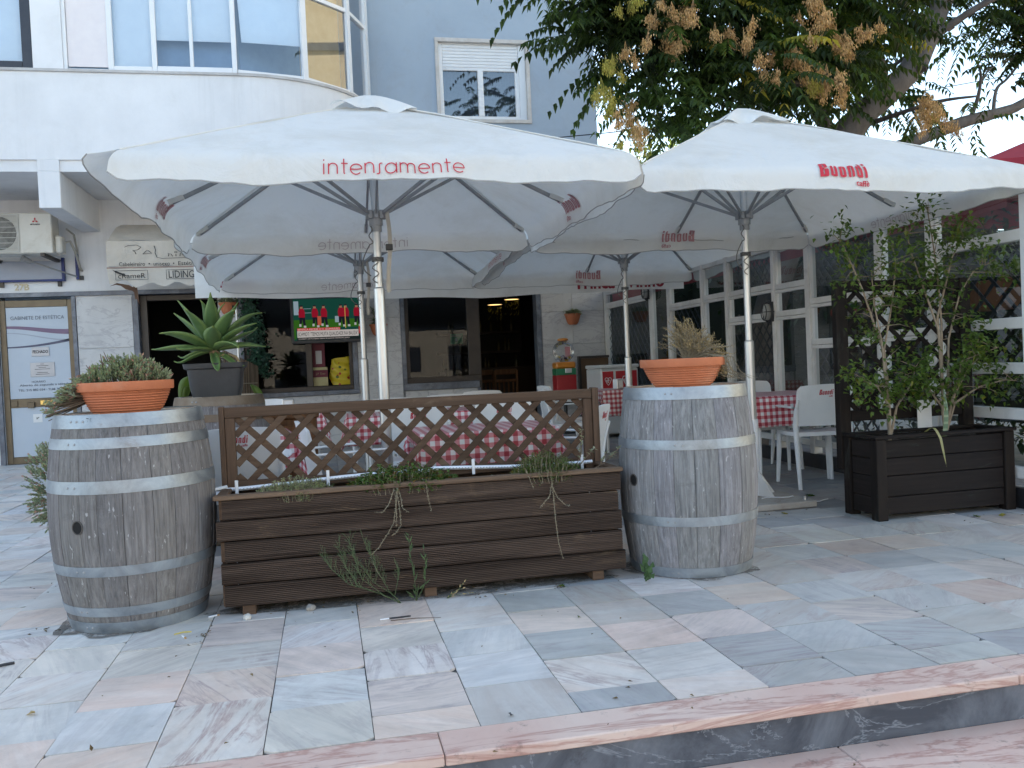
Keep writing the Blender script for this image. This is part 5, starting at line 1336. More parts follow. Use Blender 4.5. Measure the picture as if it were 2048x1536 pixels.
# white LED strip along the foot of the lattice
t = thing('light_strip', 'white flexible light strip lying along the foot of the lattice', 'light strip', (.4, 4.49, .56))
def sy(x): return 4.475 + .012 * math.sin(x * 5)
def sz(x): return .572 + .014 * math.sin(x * 3.3 + .6) + (.012 if x > .5 else 0)
m = M(); m.grid(lambda u, v: (-.52 + 1.90 * u, sy(-.52 + 1.9 * u) - .012 * math.sin(v * PI) , sz(-.52 + 1.9 * u) + .02 * (v - .5)), 60, 4); m.build('strip', mat('white_silicone', (.74, .77, .82), (.70, .73, .78), .35, scale=30), t, 60)
m = M()
for i in range(118):
    x = -.5 + i * .0158; m.box((x, sy(x) - .0155, sz(x) - .003), (x + .005, sy(x) - .0125, sz(x) + .003))
tag(m.build('diodes', mat('grey_diode', (.42, .45, .5)), t), kind='stuff')
m = M(); m.tube([(-.50, 4.47, .575), (-.555, 4.43, .57), (-.60, 4.40, .545), (-.63, 4.39, .50), (-.63, 4.38, .40)], .009, 7); m.build('cable', mat('white_cable', (.66, .68, .7)), t, 60)
for x in (-.46, -.02, .72, 1.31):
    m = M(); m.box((x, sy(x) - .018, sz(x) - .035), (x + .016, sy(x) - .0135, sz(x) + .045), .002); m.build('clip', PVC, t)

# low plants in the planter
def cushion(name, label, x0, x1, yc, z0, h, n, mt, seed, L=.02, W=.012, red=.0, spread=.13, dens=7):
    rn = random.Random(seed); t = thing(name, label, 'plant', ((x0 + x1) / 2, yc, z0), 'low plants in the lattice planter')
    m = M(); s = M()
    for i in range(n):
        u = rn.uniform(-1, 1); v = rn.uniform(-1, 1)
        if u * u + v * v > 1: continue
        p = V(((x0 + x1) / 2 + u * (x1 - x0) / 2, yc + v * spread, z0 + h * (1 - .7 * (u * u + v * v)) * rn.uniform(.45, 1.1)))
        b_ = V((p.x - u * .03, p.y, z0 - .02)); s.tube([b_, (b_ + p) / 2 + V((rn.uniform(-.01, .01), 0, 0)), p], .0012, 3, False)
        for k in range(dens):
            a = rn.uniform(0, 6.3); kk = rn.uniform(.6, 1.25); r_ = rn.random() < red
            m.tint = (kk * (2.4 if r_ else 1), kk * (.75 if r_ else 1), kk * .8)
            q = p - V((0, 0, k * .006)); m.leaf(q, (math.cos(a), math.sin(a), rn.uniform(.1, .9)), (0, 0, 1), L * rn.uniform(.7, 1.3), W, .3, .15)
    m.build('foliage', mt, t); s.build('stems', DRYS, t)
    return t
cushion('sedum_plant', 'low grey green sedum cushion at the left end of the planter soil', -.36, .02, 4.31, .535, .085, 330, SHRUBG, 41, .014, .009)
cushion('creeping_plant', 'leafy green creeper with a rusty patch in the middle of the planter', .06, .62, 4.30, .535, .11, 300, leafmat('creeper_leaf', (.05, .11, .03), (.10, .16, .05), .3), 42, .024, .015, .10)
cushion('moss_sedum', 'tiny pale rosettes between the two green clumps of the planter', .70, .92, 4.31, .525, .03, 90, GREYGREEN, 43, .014, .010, .0, .07)
cushion('feathery_plant', 'feathery yellow green plant at the right end of the planter soil', .88, 1.26, 4.30, .535, .125, 330, leafmat('feather_leaf', (.06, .12, .035), (.13, .17, .05), .3), 44, .028, .0055, .06, .13, 11)
t = thing('sprig', 'thin woody sprig with round leaves at the planter right corner', 'plant', (1.33, 4.32, .55))
m = M(); s = M(); rn = random.Random(45)
for pts in ([(1.22, 4.33, .54), (1.27, 4.32, .62), (1.28, 4.33, .70), (1.285, 4.33, .76)], [(1.25, 4.33, .56), (1.31, 4.31, .63), (1.34, 4.3, .66)], [(1.30, 4.3, .54), (1.38, 4.29, .58), (1.44, 4.28, .63), (1.47, 4.28, .66)], [(1.36, 4.29, .57), (1.4, 4.28, .64)]):
    s.tube(pts, .0022, 4)
    for i in range(len(pts) * 5):
        f = rn.uniform(.3, 1) * (len(pts) - 1); j = min(int(f), len(pts) - 2); p = V(pts[j]).lerp(V(pts[j + 1]), f - j); kk = rn.uniform(.7, 1.3); m.tint = (kk, kk, kk); m.leaf(p, (rn.uniform(-1, 1), rn.uniform(-1, 1), rn.uniform(-.2, .8)), (0, 0, 1), .022, .013)
m.build('foliage', SHRUBG, t); s.build('stems', TWIG, t)
def hanging(label, strands, seed):
    rn = random.Random(seed); t = thing('dried_stem', label, 'dried plant', strands[0][0], 'dried stems hanging over the planter front'); m = M(); s = M()
    for st_ in strands:
        P = [V(p) for p in st_]; s.tube(P, [.0019] * (len(P) - 1) + [.0008], 5, False)
        for a, b in zip(P, P[1:]):
            n = max(2, int((b - a).length / .017))
            for i in range(n):
                q = a.lerp(b, (i + .5) / n)
                for k in range(3): kk = rn.uniform(.6, 1.1); m.tint = (kk, kk, kk * .9); m.leaf(q, (rn.uniform(-1, 1), rn.uniform(-1, .3), rn.uniform(-.5, .5)), (0, 0, 1), .010, .006)
    s.build('stem', DRYS, t); m.build('seed_heads', mat('dry_seedheads', (.36, .32, .22), (.27, .24, .16), .9), t)
F_ = 4.182
hanging('tangle of dried stems hanging down the middle of the planter front', [[(.30, 4.22, .575), (.31, F_, .54), (.30, F_, .46), (.285, F_, .38), (.26, F_, .34), (.21, F_, .27), (.17, F_, .235), (.18, F_, .20), (.195, F_, .155), (.22, F_, .115)], [(.305, 4.22, .575), (.29, F_, .53), (.265, F_, .47), (.235, F_, .435), (.195, F_, .44)], [(.31, 4.22, .575), (.325, F_, .5), (.33, F_, .45), (.36, F_, .425)], [(.30, 4.22, .575), (.315, F_ - .006, .46), (.32, F_ - .006, .37), (.29, F_ - .006, .33), (.27, F_, .32)], [(.30, 4.22, .575), (.30, F_ - .008, .42), (.295, F_ - .008, .36)]], 46)
hanging('single dried stem hanging right of the tangle on the planter front', [[(.435, 4.22, .58), (.45, F_, .55), (.455, F_, .49), (.47, F_, .42)]], 47)
hanging('branching dried stem hanging near the right end of the planter front', [[(1.06, 4.22, .585), (1.075, F_, .54), (1.08, F_, .44), (1.085, F_, .33), (1.095, F_, .22), (1.115, F_, .13)], [(1.075, F_, .52), (1.06, F_, .45), (1.02, F_, .41), (1.005, F_, .395)], [(1.075, F_, .50), (1.10, F_, .44), (1.14, F_, .40), (1.165, F_, .395)], [(.95, 4.22, .585), (.96, F_, .55), (.98, F_, .49)]], 48)
# weeds at the foot
def weed(name, label, base, stems, mt, seed, leaf=(0.03, .006), twigs=0):
    rn = random.Random(seed); t = thing(name, label, 'weed', base, 'weeds growing at the foot of the planter'); s = M(); m = M()
    for st_ in stems:
        P = [V(base)] + [V(p) for p in st_]; s.tube(P, [.0024] + [.0014] * (len(P) - 2) + [.0007], 4, False)
        for a, b in zip(P, P[1:]):
            n = max(1, int((b - a).length / .02))
            for i in range(n):
                q = a.lerp(b, (i + rn.random()) / n); d = (b - a).normalized()
                if twigs and q.z > base[2] + .1:
                    for _ in range(twigs):
                        e = q + V((rn.uniform(-.03, .02), rn.uniform(-.01, .01), rn.uniform(.02, .07))); s.tube([q, e], .0009, 3, False)
                        s.tube([q.lerp(e, .5), e + V((rn.uniform(-.015, .015), 0, rn.uniform(-.01, .02)))], .0008, 3, False)
                kk = rn.uniform(.7, 1.2); m.tint = (kk, kk, kk)
                m.leaf(q, d + V((rn.uniform(-1, 1), rn.uniform(-1, .2), 0)) * .6, (0, -1, .3), leaf[0] * rn.uniform(.6, 1.3), leaf[1], .2, .2)
    s.build('stems', mat('weed_stem', (.06, .10, .04), (.09, .11, .05), .8), t); m.build('foliage', mt, t)
WG = leafmat('weed_leaf', (.05, .10, .035), (.08, .13, .05), .3)
weed('weed', 'wispy branching weed leaning left against the planter front', (.30, 4.15, 0), [[(.22, 4.14, .05), (.10, 4.13, .11), (.05, 4.14, .20), (.02, 4.14, .30)], [(.20, 4.14, .06), (.06, 4.13, .12), (-.02, 4.14, .20), (-.06, 4.14, .27)], [(.22, 4.14, .05), (.12, 4.13, .14), (.09, 4.14, .24), (.07, 4.14, .33)], [(.25, 4.14, .06), (.20, 4.13, .16), (.16, 4.14, .26), (.14, 4.14, .31)], [(.27, 4.14, .04), (.29, 4.14, .12), (.30, 4.14, .17)], [(.26, 4.14, .05), (.17, 4.14, .12), (.12, 4.14, .2)]], WG, 51, (.014, .003), 3)
weed('weed', 'upright narrow leaved weed near the middle foot of the planter', (.375, 4.17, 0), [[(.37, 4.16, .10), (.355, 4.16, .22), (.35, 4.16, .33)], [(.42, 4.16, .08), (.425, 4.16, .18), (.42, 4.16, .25)], [(.38, 4.15, .05), (.40, 4.14, .08)], [(.35, 4.15, .04), (.33, 4.14, .05)]], WG, 52, (.038, .008))
weed('weed', 'round leaved weed between the planter and the grey barrel', (1.515, 4.10, 0), [[(1.52, 4.08, .06), (1.51, 4.06, .13)], [(1.54, 4.07, .08)], [(1.53, 4.06, .03)], [(1.50, 4.07, .11)]], leafmat('broad_weed', (.06, .13, .06), (.09, .16, .07), .3), 53, (.05, .03))
weed('dry_weed', 'dry brown weed lying at the foot under the planter', (.52, 4.16, 0), [[(.57, 4.15, .03), (.62, 4.14, .09)], [(.57, 4.15, .015), (.66, 4.14, .02)], [(.55, 4.14, .03), (.60, 4.13, .05)]], DRYL, 54, (.02, .006))
# ------------------------------------------------------------------ dark trellis planter on the right
QX0, QX1, QY0, QY1, QZ = 3.405, 4.435, 4.93, 5.29, .545
t = thing('trellis_planter', 'black stained timber planter box with tall trellis, right side of the terrace', 'planter', ((QX0 + QX1) / 2, QY0, 0))
for x in (QX0, QX1 - .075):
    for y in (QY0 - .005, QY1 - .07): m = M(); m.box((x, y, 0), (x + .075, y + .075, .525), .005); m.build('corner_post', BLACKWOODV, t, 30)
rn = random.Random(61); zz = [.035, .15, .285, .40, .515]
for i in range(4):
    k = rn.uniform(.85, 1.2); m = M(); m.tint = (k, k, k); m.box((QX0 + .077, QY0 + .012, zz[i] + .002), (QX1 - .077, QY0 + .035, zz[i + 1] - .002), .004); m.build('plank', BLACKWOOD, t, 30)
    for xx in (QX0 + .014, QX1 - .035): m = M(); m.tint = (k, k, k); m.box((xx, QY0 + .077, zz[i] + .002), (xx + .021, QY1 - .077, zz[i + 1] - .002), .004); m.build('side_plank', BLACKWOODY, t, 30)
m = M(); m.box((QX0 + .08, QY1 - .03, .03), (QX1 - .08, QY1 - .005, .52)); m.build('back_panel', BLACKWOOD, t)
m = M(); m.box((QX0 - .012, QY0 - .015, .526), (QX1 + .012, QY0 + .05, .547), .004); m.box((QX0 - .012, QY1 - .055, .526), (QX1 + .012, QY1 + .012, .547), .004); m.box((QX0 - .012, QY0 + .051, .526), (QX0 + .045, QY1 - .056, .547), .004); m.box((QX1 - .045, QY0 + .051, .526), (QX1 + .012, QY1 - .056, .547), .004); m.build('rim', BLACKWOOD, t, 30)
m = M(); m.grid(lambda u, v: (QX0 + .04 + u * .91, QY0 + .04 + v * .27, .49 + .02 * noise.noise(V((u * 12, v * 5, 7)))), 40, 12); m.build('soil', SOIL, t, 40)
TYY = QY1 - .01
for x in (3.385, 4.345): m = M(); m.box((x, TYY, .30), (x + .085, TYY + .06, 1.575), .005); m.build('trellis_post', BLACKWOODV, t, 30)
for z in (1.50, .62): m = M(); m.box((3.471, TYY + .005, z), (4.344, TYY + .05, z + .072), .004); m.build('trellis_rail', BLACKWOOD, t, 30)
m = M(); tx0, tx1, tz0, tz1 = 3.47, 4.345, .692, 1.50
def tl(xs, sg, y):
    h = tz1 - tz0; a, b = (xs, tz0), (xs + h * sg, tz1)
    if sg > 0:
        if a[0] < tx0: a = (tx0, tz0 + tx0 - xs)
        if b[0] > tx1: b = (tx1, tz0 + tx1 - xs)
    else:
        if a[0] > tx1: a = (tx1, tz0 + xs - tx1)
        if b[0] < tx0: b = (tx0, tz0 + xs - tx0)
    if b[1] - a[1] < .05: return
    k = rn.uniform(.8, 1.3); m.tint = (k, k, k); m.bar((a[0], y, a[1]), (b[0], y, b[1]), .032, .010, up=(0, 1, 0), bev=.0015)
for i in range(12): tl(tx0 - .72 + i * .165, 1, TYY + .034); tl(tx0 + .06 + i * .165, -1, TYY + .022)
m.build('lattice_panel', BLACKWOOD, t, 30)
m = M(); m.box((3.95, QY1 - .05, .55), (4.06, QY1 - .045, .74)); m.build('plant_tag', PVC, t)
def shrub(label, base, stems, seed, dens, lmin=.35):
    rn = random.Random(seed); t = thing('leafy_shrub', label, 'shrub', base, 'shrubs in the dark trellis planter'); s = M(); m = M()
    def spray(p, d, n, sp=.06):
        for i in range(n):
            q = p + V((rn.gauss(0, sp), rn.gauss(0, sp * .8), rn.gauss(0, sp)))
            k = rn.uniform(.5, 1.25); y = rn.random() < .07
            m.tint = (k * (1.8 if y else 1), k * (1.2 if y else 1), k * .8)
            dd = V((rn.uniform(-1, 1), rn.uniform(-1, .6), rn.uniform(-.9, .5))); m.leaf(q, dd, (0, -.3, 1), rn.uniform(.030, .050), rn.uniform(.022, .033), .25, .2)
    for st_ in stems:
        P = [V(base)] + [V(p) for p in st_]; r = .012
        s.tube(P, [max(.0025, .010 - .0075 * i / (len(P) - 1)) for i in range(len(P))], 6, False)
        L = len(P) - 1
        for _ in range(int(dens)):
            f = rn.uniform(lmin, 1) * L; j = min(int(f), L - 1); p = P[j].lerp(P[j + 1], f - j)
            e = p + V((rn.uniform(-.23, .23), rn.uniform(-.16, .10), rn.uniform(-.08, .14)))
            s.tube([p, p.lerp(e, .5) + V((0, 0, .015)), e], [.003, .002, .001], 4, False)
            spray(e, e - p, rn.randint(15, 26), .048); spray(p.lerp(e, .6), e - p, 7, .04)
        spray(P[-1], P[-1] - P[-2], 34, .06)
    s.build('stems', STEMC, t); m.build('foliage', SHRUBL, t)
shrub('left leafy shrub with pale bare stems in the dark trellis planter', (3.60, 5.06, .5), [[(3.585, 5.05, .85), (3.565, 5.06, 1.15), (3.52, 5.06, 1.4), (3.50, 5.05, 1.62)], [(3.62, 5.08, .8), (3.61, 5.1, 1.1), (3.68, 5.1, 1.4), (3.72, 5.1, 1.66), (3.70, 5.1, 1.80)], [(3.58, 5.02, .72), (3.48, 5.0, .86), (3.34, 4.99, .92)], [(3.66, 5.06, .72), (3.78, 5.05, .88), (3.80, 5.05, .98)], [(3.6, 5.1, 1.1), (3.45, 5.08, 1.5), (3.33, 5.1, 1.80), (3.27, 5.1, 1.86)]], 62, 9.0)
shrub('right taller leafy shrub with a thick stem in the dark trellis planter', (4.05, 5.10, .5), [[(4.04, 5.1, .95), (4.05, 5.1, 1.25), (4.03, 5.1, 1.6), (3.99, 5.1, 1.9), (3.96, 5.1, 2.06)], [(4.08, 5.1, .8), (4.10, 5.1, 1.15), (4.18, 5.08, 1.45), (4.28, 5.06, 1.6), (4.38, 5.05, 1.64)], [(4.03, 5.1, 1.2), (3.92, 5.1, 1.5), (3.84, 5.1, 1.72), (3.80, 5.1, 1.9)], [(4.08, 5.06, .75), (4.18, 5.02, .95), (4.25, 5.0, 1.02)], [(4.1, 5.06, .72), (4.25, 5.02, .82), (4.42, 4.98, .86), (4.5, 4.96, .85)], [(4.0, 5.06, .7), (3.9, 5.03, .8), (3.86, 5.02, .9)], [(4.02, 5.1, 1.3), (4.15, 5.1, 1.7), (4.25, 5.1, 1.85)], [(4.15, 5.04, 1.0), (4.40, 5.0, 1.08)]], 63, 8.0, .4)
t = thing('snake_plant', 'banded upright snake plant leaf and limp yellow blade in the dark planter', 'plant', (4.0, 5.0, .5))
m = M(); 
def snake(u, v): return (3.965 + .02 * math.sin(v * 3) + (u - .5) * .036 * (1 - v ** 4), 5.0 + .01 * (u - .5) ** 2, .5 + v * .33)
m.grid(snake, 4, 22, tintf=lambda i, j: (1, 1, 1) if (j % 3) else (2.2, 1.7, 1.9)); m.build('leaf_blade', leafmat('snake_leaf', (.07, .12, .07), (.10, .16, .09), .1), t, 60)
m = M(); m.grid(lambda u, v: (3.80 + .055 * v + (u - .5) * .022 * (1 - v ** 3), 4.97 - .12 * min(1, v * 3) + .003 * u, .55 + .03 * math.sin(min(1, v * 3) * PI) - max(0, v - .22) * .28), 3, 20); m.build('limp_blade', leafmat('limp_yellow', (.30, .30, .12), (.36, .34, .17), .3), t, 60)

# ------------------------------------------------------------------ chairs
def make_chair():
    t = thing('plastic_chair', 'x', 'chair', (0, 0, 0), 'white plastic cafe chairs')
    m = M()
    def bk(u, v, off=0.):
        s = (u - .5) * 2; z = .505 + v * .335
        w = .222 + .006 * v; c = max(0., (v - .86) / .14); w -= .030 * c * c
        y = -.205 - .075 * v - .028 * (1 - s * s) + off
        return (s * w, y, z - .012 * s * s * v)
    n = 16; k = 12
    m.grid(lambda u, v: bk(u, v, -.011), n, k); m.grid(lambda u, v: bk(1 - u, v, .011), n, k)
    # rim
    def rim(path): m.grid(lambda u, v: V(bk(*path(u), -.011)).lerp(V(bk(*path(u), .011)), v), 16, 1)
    rim(lambda u: (1 - u, 1)); rim(lambda u: (u, 0)); rim(lambda u: (0, 1 - u)); rim(lambda u: (1, u))
    b = m.build('backrest', PLASTIC, t, 50)
    mm = M(); s = .115 / BUO_W
    def lg(a, bb):
        x = -.0575 + a * s; z = .755 + bb * s; v = (z - .505) / .335; u = .5 + x / (2 * (.222 + .006 * v))
        p = bk(u, v, -.0125); return (x, p[1], z)
    mm.add2d(BUO_S, lg); mm.build('logo', RED, b)
    m = M()
    def seat(u, v, top=True):
        s = (u - .5) * 2; y = -.215 + v * .43; w = .205 + .025 * math.sin(v * PI) + .01 * v
        z = .452 - .012 * (1 - s * s) * math.sin(v * PI) - (.028 * max(0, (v - .85) / .15) ** 2)
        return (s * w, y, z if top else z - .032)
    m.grid(lambda u, v: seat(u, v), 14, 12); m.grid(lambda u, v: seat(1 - u, v, False), 14, 12)
    for pth in ((lambda u: (u, 0)), (lambda u: (1 - u, 1)), (lambda u: (0, 1 - u)), (lambda u: (1, u))): m.grid(lambda u, v: V(seat(*pth(u), False)).lerp(V(seat(*pth(u), True)), v), 12, 1)
    m.build('seat', PLASTIC, t, 45)
    for sx in (-1, 1):
        m = M(); m.tube([(sx * .222, -.275, .72), (sx * .226, -.235, .62), (sx * .226, -.212, .50), (sx * .226, -.225, .38), (sx * .232, -.285, .0)], [.010, .019, .022, .021, .015], 10); m.build('leg', PLASTIC, t, 50)
        m = M(); m.tube([(sx * .208, .19, .445), (sx * .215, .205, .25), (sx * .225, .225, 0)], [.020, .020, .015], 10); m.build('leg', PLASTIC, t, 50)
        m = M()
        def arm(u, v):
            y = -.235 + v * .40; w = .020 + .012 * math.sin(v * PI) ; c = max(0, (v - .9) / .1); w *= 1 - .6 * c * c
            a = u * 2 * PI
            return (sx * (.240 + .022 * math.sin(v * PI * .8)) + w * math.cos(a), y, .655 + .012 * v + .008 * math.sin(a) - .02 * max(0, v - .8))
        m.grid(arm, 12, 16); m.build('armrest', PLASTIC, t, 50)
    return t
CH = make_chair(); first = [True]
def chair(x, y, rz, label):
    if first[0]:
        CH.location = (x, y, 0); CH.rotation_euler = (0, 0, rz); CH['label'] = label; first[0] = False; return CH
    return dup(CH, (x, y, 0), rz, label)
chair(3.944, 6.56, -.15, 'white plastic chair with red logo beside the rusty parasol slab, nearest the dark planter')
chair(-.50, 5.18, .06, 'white chair behind the left end of the lattice, back towards the barrel')
chair(-.60, 6.42, PI - .05, 'white chair on the far side of the checked table behind the left barrel')
chair(.13, 5.22, -PI / 2 + .12, 'white chair at the left end of the front checked table, seen from its side')
chair(1.42, 5.30, PI / 2 - .55, 'white chair at the right end of the front checked table, behind the right lattice post')
chair(.635, 6.52, .0, 'white chair with red logo just beyond the front checked table, left of two')
chair(1.30, 6.66, -.03, 'white chair with red logo just beyond the front checked table, right of two')
chair(4.10, 7.62, PI + .08, 'white chair facing the camera behind the checked table by the glazed screen')
chair(-.42, 8.05, .05, 'white chair in front of the far table that holds the metal napkin dispenser')
chair(-.62, 9.75, PI, 'white chair against the shop wall under the display window')
chair(.62, 8.72, .0, 'white chair right behind the two front parasol poles')
chair(1.18, 8.95, .02, 'white chair near the right corner of the restaurant window, nearer one')
chair(1.62, 9.55, .1, 'white chair close to the open restaurant doorway, beyond its twin')
chair(2.55, 9.1, -PI / 2 - .1, 'white chair seen from the side left of the gumball machine, nearer one')
chair(2.78, 9.95, -PI / 2 + .1, 'white chair seen from the side left of the gumball machine, farther one')
chair(3.62, 8.85, .1, 'white chair half hidden by the grey barrel near the freezer')

# ------------------------------------------------------------------ tables with gingham cloths
def make_table(w=.74, d=.70):
    t = thing('cafe_table', 'x', 'table', (0, 0, 0), 'cafe tables under the parasols')
    m = M(); m.box((-w / 2, -d / 2, .715), (w / 2, d / 2, .738), .006); m.build('tabletop', PLASTIC, t, 30)
    for a in (-1, 1):
        for b in (-1, 1):
            m = M(); m.tube([(a * (w / 2 - .06), b * (d / 2 - .06), .716), (a * (w / 2 - .045), b * (d / 2 - .045), 0)], [.020, .015], 10); m.build('leg', PLASTIC, t, 40)
    return t
TB = make_table(); tf_ = [True]
def table(x, y, rz, label, clab, seed, w=.74, d=.70, dx=.21, dy=.24, shift=(0, 0)):
    if tf_[0]: t = TB; t.location = (x, y, 0); t.rotation_euler = (0, 0, rz); t['label'] = label; tf_[0] = False
    else: t = dup(TB, (x, y, 0), rz, label)
    t.scale = (w / .74, d / .70, 1)
    rn = random.Random(seed); ph = [rn.uniform(0, 6) for _ in range(6)]
    A, Bb = w / 2 + dx, d / 2 + dy; m = M(); cs, sn = math.cos(rz), math.sin(rz)
    hw, hd = w / 2 + .006, d / 2 + .006
    def f(u, v):
        X = (u * 2 - 1) * A + shift[0]; Y = (v * 2 - 1) * Bb + shift[1]
        px, py = max(-hw, min(hw, X)), max(-hd, min(hd, Y)); ex, ey = X - px, Y - py
        e = math.hypot(ex, ey); drop = e
        ax, ay = abs(ex), abs(ey)
        if ax > 0 and ay > 0:
            drop = e * .97; dg = min(ax, ay)
            out = .05 * dg / .2
            px += math.copysign(out + dg * .10, ex); py += math.copysign(out + dg * .10, ey)
        elif ax > 0: px += math.copysign(.018 * math.sin(Y * 14 + ph[0]) * (ax / .2) + .03 * ax, ex)
        elif ay > 0: py += math.copysign(.018 * math.sin(X * 13 + ph[1]) * (ay / .2) + .03 * ay, ey)
        r = .02; z = .745 - (drop - r * .43 if drop > r else drop * drop / (2 * r))
        if drop == 0: z += .0015 * math.sin(X * 20 + ph[2])
        return (x + px * cs - py * sn, y + px * sn + py * cs, z)
    nu, nv = 44, 44
    m.grid(f, nu, nv, uvf=lambda u, v: ((u * 2 - 1) * A + 2, (v * 2 - 1) * Bb + 2))
    o = m.build('tablecloth', GING, None, 45)
    md = o.modifiers.new('thick', 'SOLIDIFY'); md.thickness = .002
    tag(o, clab, 'tablecloth', 'red gingham tablecloths'); return t
table(.90, 5.17, 0., 'cafe table nearest the lattice planter, under the largest visible checked cloth', 'red gingham cloth hanging close behind the lattice panel, largest in view', 1, w=.80, d=.64, dx=.10, dy=.27, shift=(0, 0))
table(3.87, 7.06, .0, 'cafe table in front of the glazed screen, right of the grey barrel', 'red gingham cloth with a long drooping corner beside the right parasol pole', 2, w=.76, d=.80, dx=.27, dy=.27)
table(-.60, 5.80, .12, 'cafe table behind the left end of the lattice, between two white chairs', 'red gingham cloth whose corner hangs behind the left part of the lattice', 3, w=.72, d=.66, dx=.24, dy=.24)
table(.52, 7.35, -.02, 'cafe table in the second row, left one behind the front table', 'red gingham cloth in the second row at the foot of the left parasol pole', 4, w=.72)
table(1.30, 7.45, .03, 'cafe table in the second row, right one before the restaurant doorway', 'red gingham cloth in the second row below the restaurant doorway', 5, w=.70)
table(-.42, 8.85, 0., 'far cafe table holding the metal napkin dispenser under the television', 'red gingham cloth under the metal napkin dispenser, below the television', 6)
table(1.05, 9.75, .0, 'far cafe table against the wall under the restaurant window', 'red gingham cloth close to the wall under the restaurant window', 7)
table(3.60, 10.2, 0., 'far cafe table in front of the red ice cream freezer', 'red gingham cloth hanging in front of the ice cream freezer', 8, w=.80, d=.72, dx=.16, dy=.32)
def napkin(x, y, z, label, rz=0.):
    t = thing('napkin_dispenser', label, 'napkin holder', (0, 0, 0), 'metal napkin dispensers'); m = M(); m.box((-.055, -.04, 0), (.055, .04, .125), .008); m.build('metal_body', ALU, t, 30)
    m = M(); m.box((-.035, -.043, .02), (.035, -.0405, .105)); m.build('paper_napkin', PVC, t); t.location = (x, y, z); t.rotation_euler = (0, 0, rz); WL[t] = V((x, y, z))
napkin(-.36, 8.62, .748, 'metal napkin dispenser on the far table below the television'); napkin(3.44, 9.98, .748, 'metal napkin dispenser on the table before the ice cream freezer', .5)
t = thing('wooden_cabinet', 'brown wooden side cabinet behind the checked table near the left lattice post', 'cabinet', (-.24, 6.62, 0))
m = M(); m.box((-.40, 6.45, .03), (-.08, 6.80, .79), .006); m.build('carcass', CHAIRWOOD, t, 30)
m = M(); m.box((-.42, 6.43, .791), (-.06, 6.82, .82), .006); m.build('top_board', CHAIRWOOD, t, 30)
m = M(); m.box((-.385, 6.435, .10), (-.095, 6.449, .74), .004); dr = m.build('door', woodmat('cabinet_door', (.14, .06, .025), (.22, .10, .045), 2), t, 30)
m = M(); m.tube([(-.12, 6.43, .45), (-.12, 6.41, .45)], .012, 8); m.build('knob', BRASS, dr)

# ------------------------------------------------------------------ by the wall on the right
t = thing('gumball_machine', 'clear globe gumball machine with orange, green and red stripes', 'vending machine', (3.60, 12.95, 0))
GX, GY = 3.60, 12.95
def rbox(z0, z1, r, c): 
    m = M(); m.tube([(GX, GY, z0), (GX, GY, z1)], r, 4 * 6); return m
for nm, z0, z1, c in (('red_stripe', .52, .90, (.40, .02, .025)), ('green_stripe', .901, 1.0, (.02, .20, .09)), ('orange_body', 1.001, 1.10, (.62, .22, .02))):
    m = M(); rw = .155
    m.box((GX - rw, GY - .13, z0), (GX + rw, GY + .13, z1), .004 if nm != 'orange_body' else .02); m.build(nm, mat('gum_' + nm, c, tuple(x * .9 for x in c), .35), t, 30)
m = M(); m.box((GX - .13, GY - .10, .45), (GX + .13, GY + .10, .519)); m.tube([(GX, GY, .02), (GX, GY, .45)], .03, 10); m.lathe([(0, .03), (.18, .02), (.18, 0), (0, 0)], (GX, GY, 0), 20); m.build('stand', BLACK, t, 30)
m = M(); m.lathe([(.17 * math.sin(a), 1.26 - .17 * math.cos(a)) for a in [i * PI / 20 for i in range(3, 19)]], (GX, GY, 0), 30); m.build('globe', glassmat('globe_glass', (.95, .95, .94), .8), t, 60)
m = M(); m.lathe([(.0, 1.47), (.06, 1.465), (.085, 1.45), (.085, 1.43), (.05, 1.42)], (GX, GY, 0), 20); m.build('orange_lid', mat('gum_orange_body', (.62, .22, .02)), t, 40)
m = M(); rn = random.Random(71); ms = []
for nm, c in (('yellow', (.65, .48, .03)), ('white', (.6, .6, .6)), ('dark', (.12, .05, .12))):
    m = M()
    for _ in range(16):
        a = rn.uniform(0, 6.3); r = rn.uniform(0, .1); p = V((GX + r * math.cos(a), GY + r * math.sin(a), 1.125 + rn.uniform(0, .06)))
        m.lathe([(.0, -.022), (.016, -.016), (.022, 0), (.016, .016), (0, .022)], p, 8)
    tag(m.build('gumballs', mat('gumball_' + nm, c, c, .3), t, 60), kind='stuff')
m = M(); m.box((GX - .02, GY - .172, 1.18), (GX + .06, GY - .168, 1.33)); m.build('price_sticker', mat('pink_sticker', (.45, .16, .18), (.5, .3, .3), .6), t)
m = M(); m.box((GX - .02, GY - .15, .93), (GX + .08, GY - .131, 1.0), .004); m.build('coin_slot', ALU, t, 30)

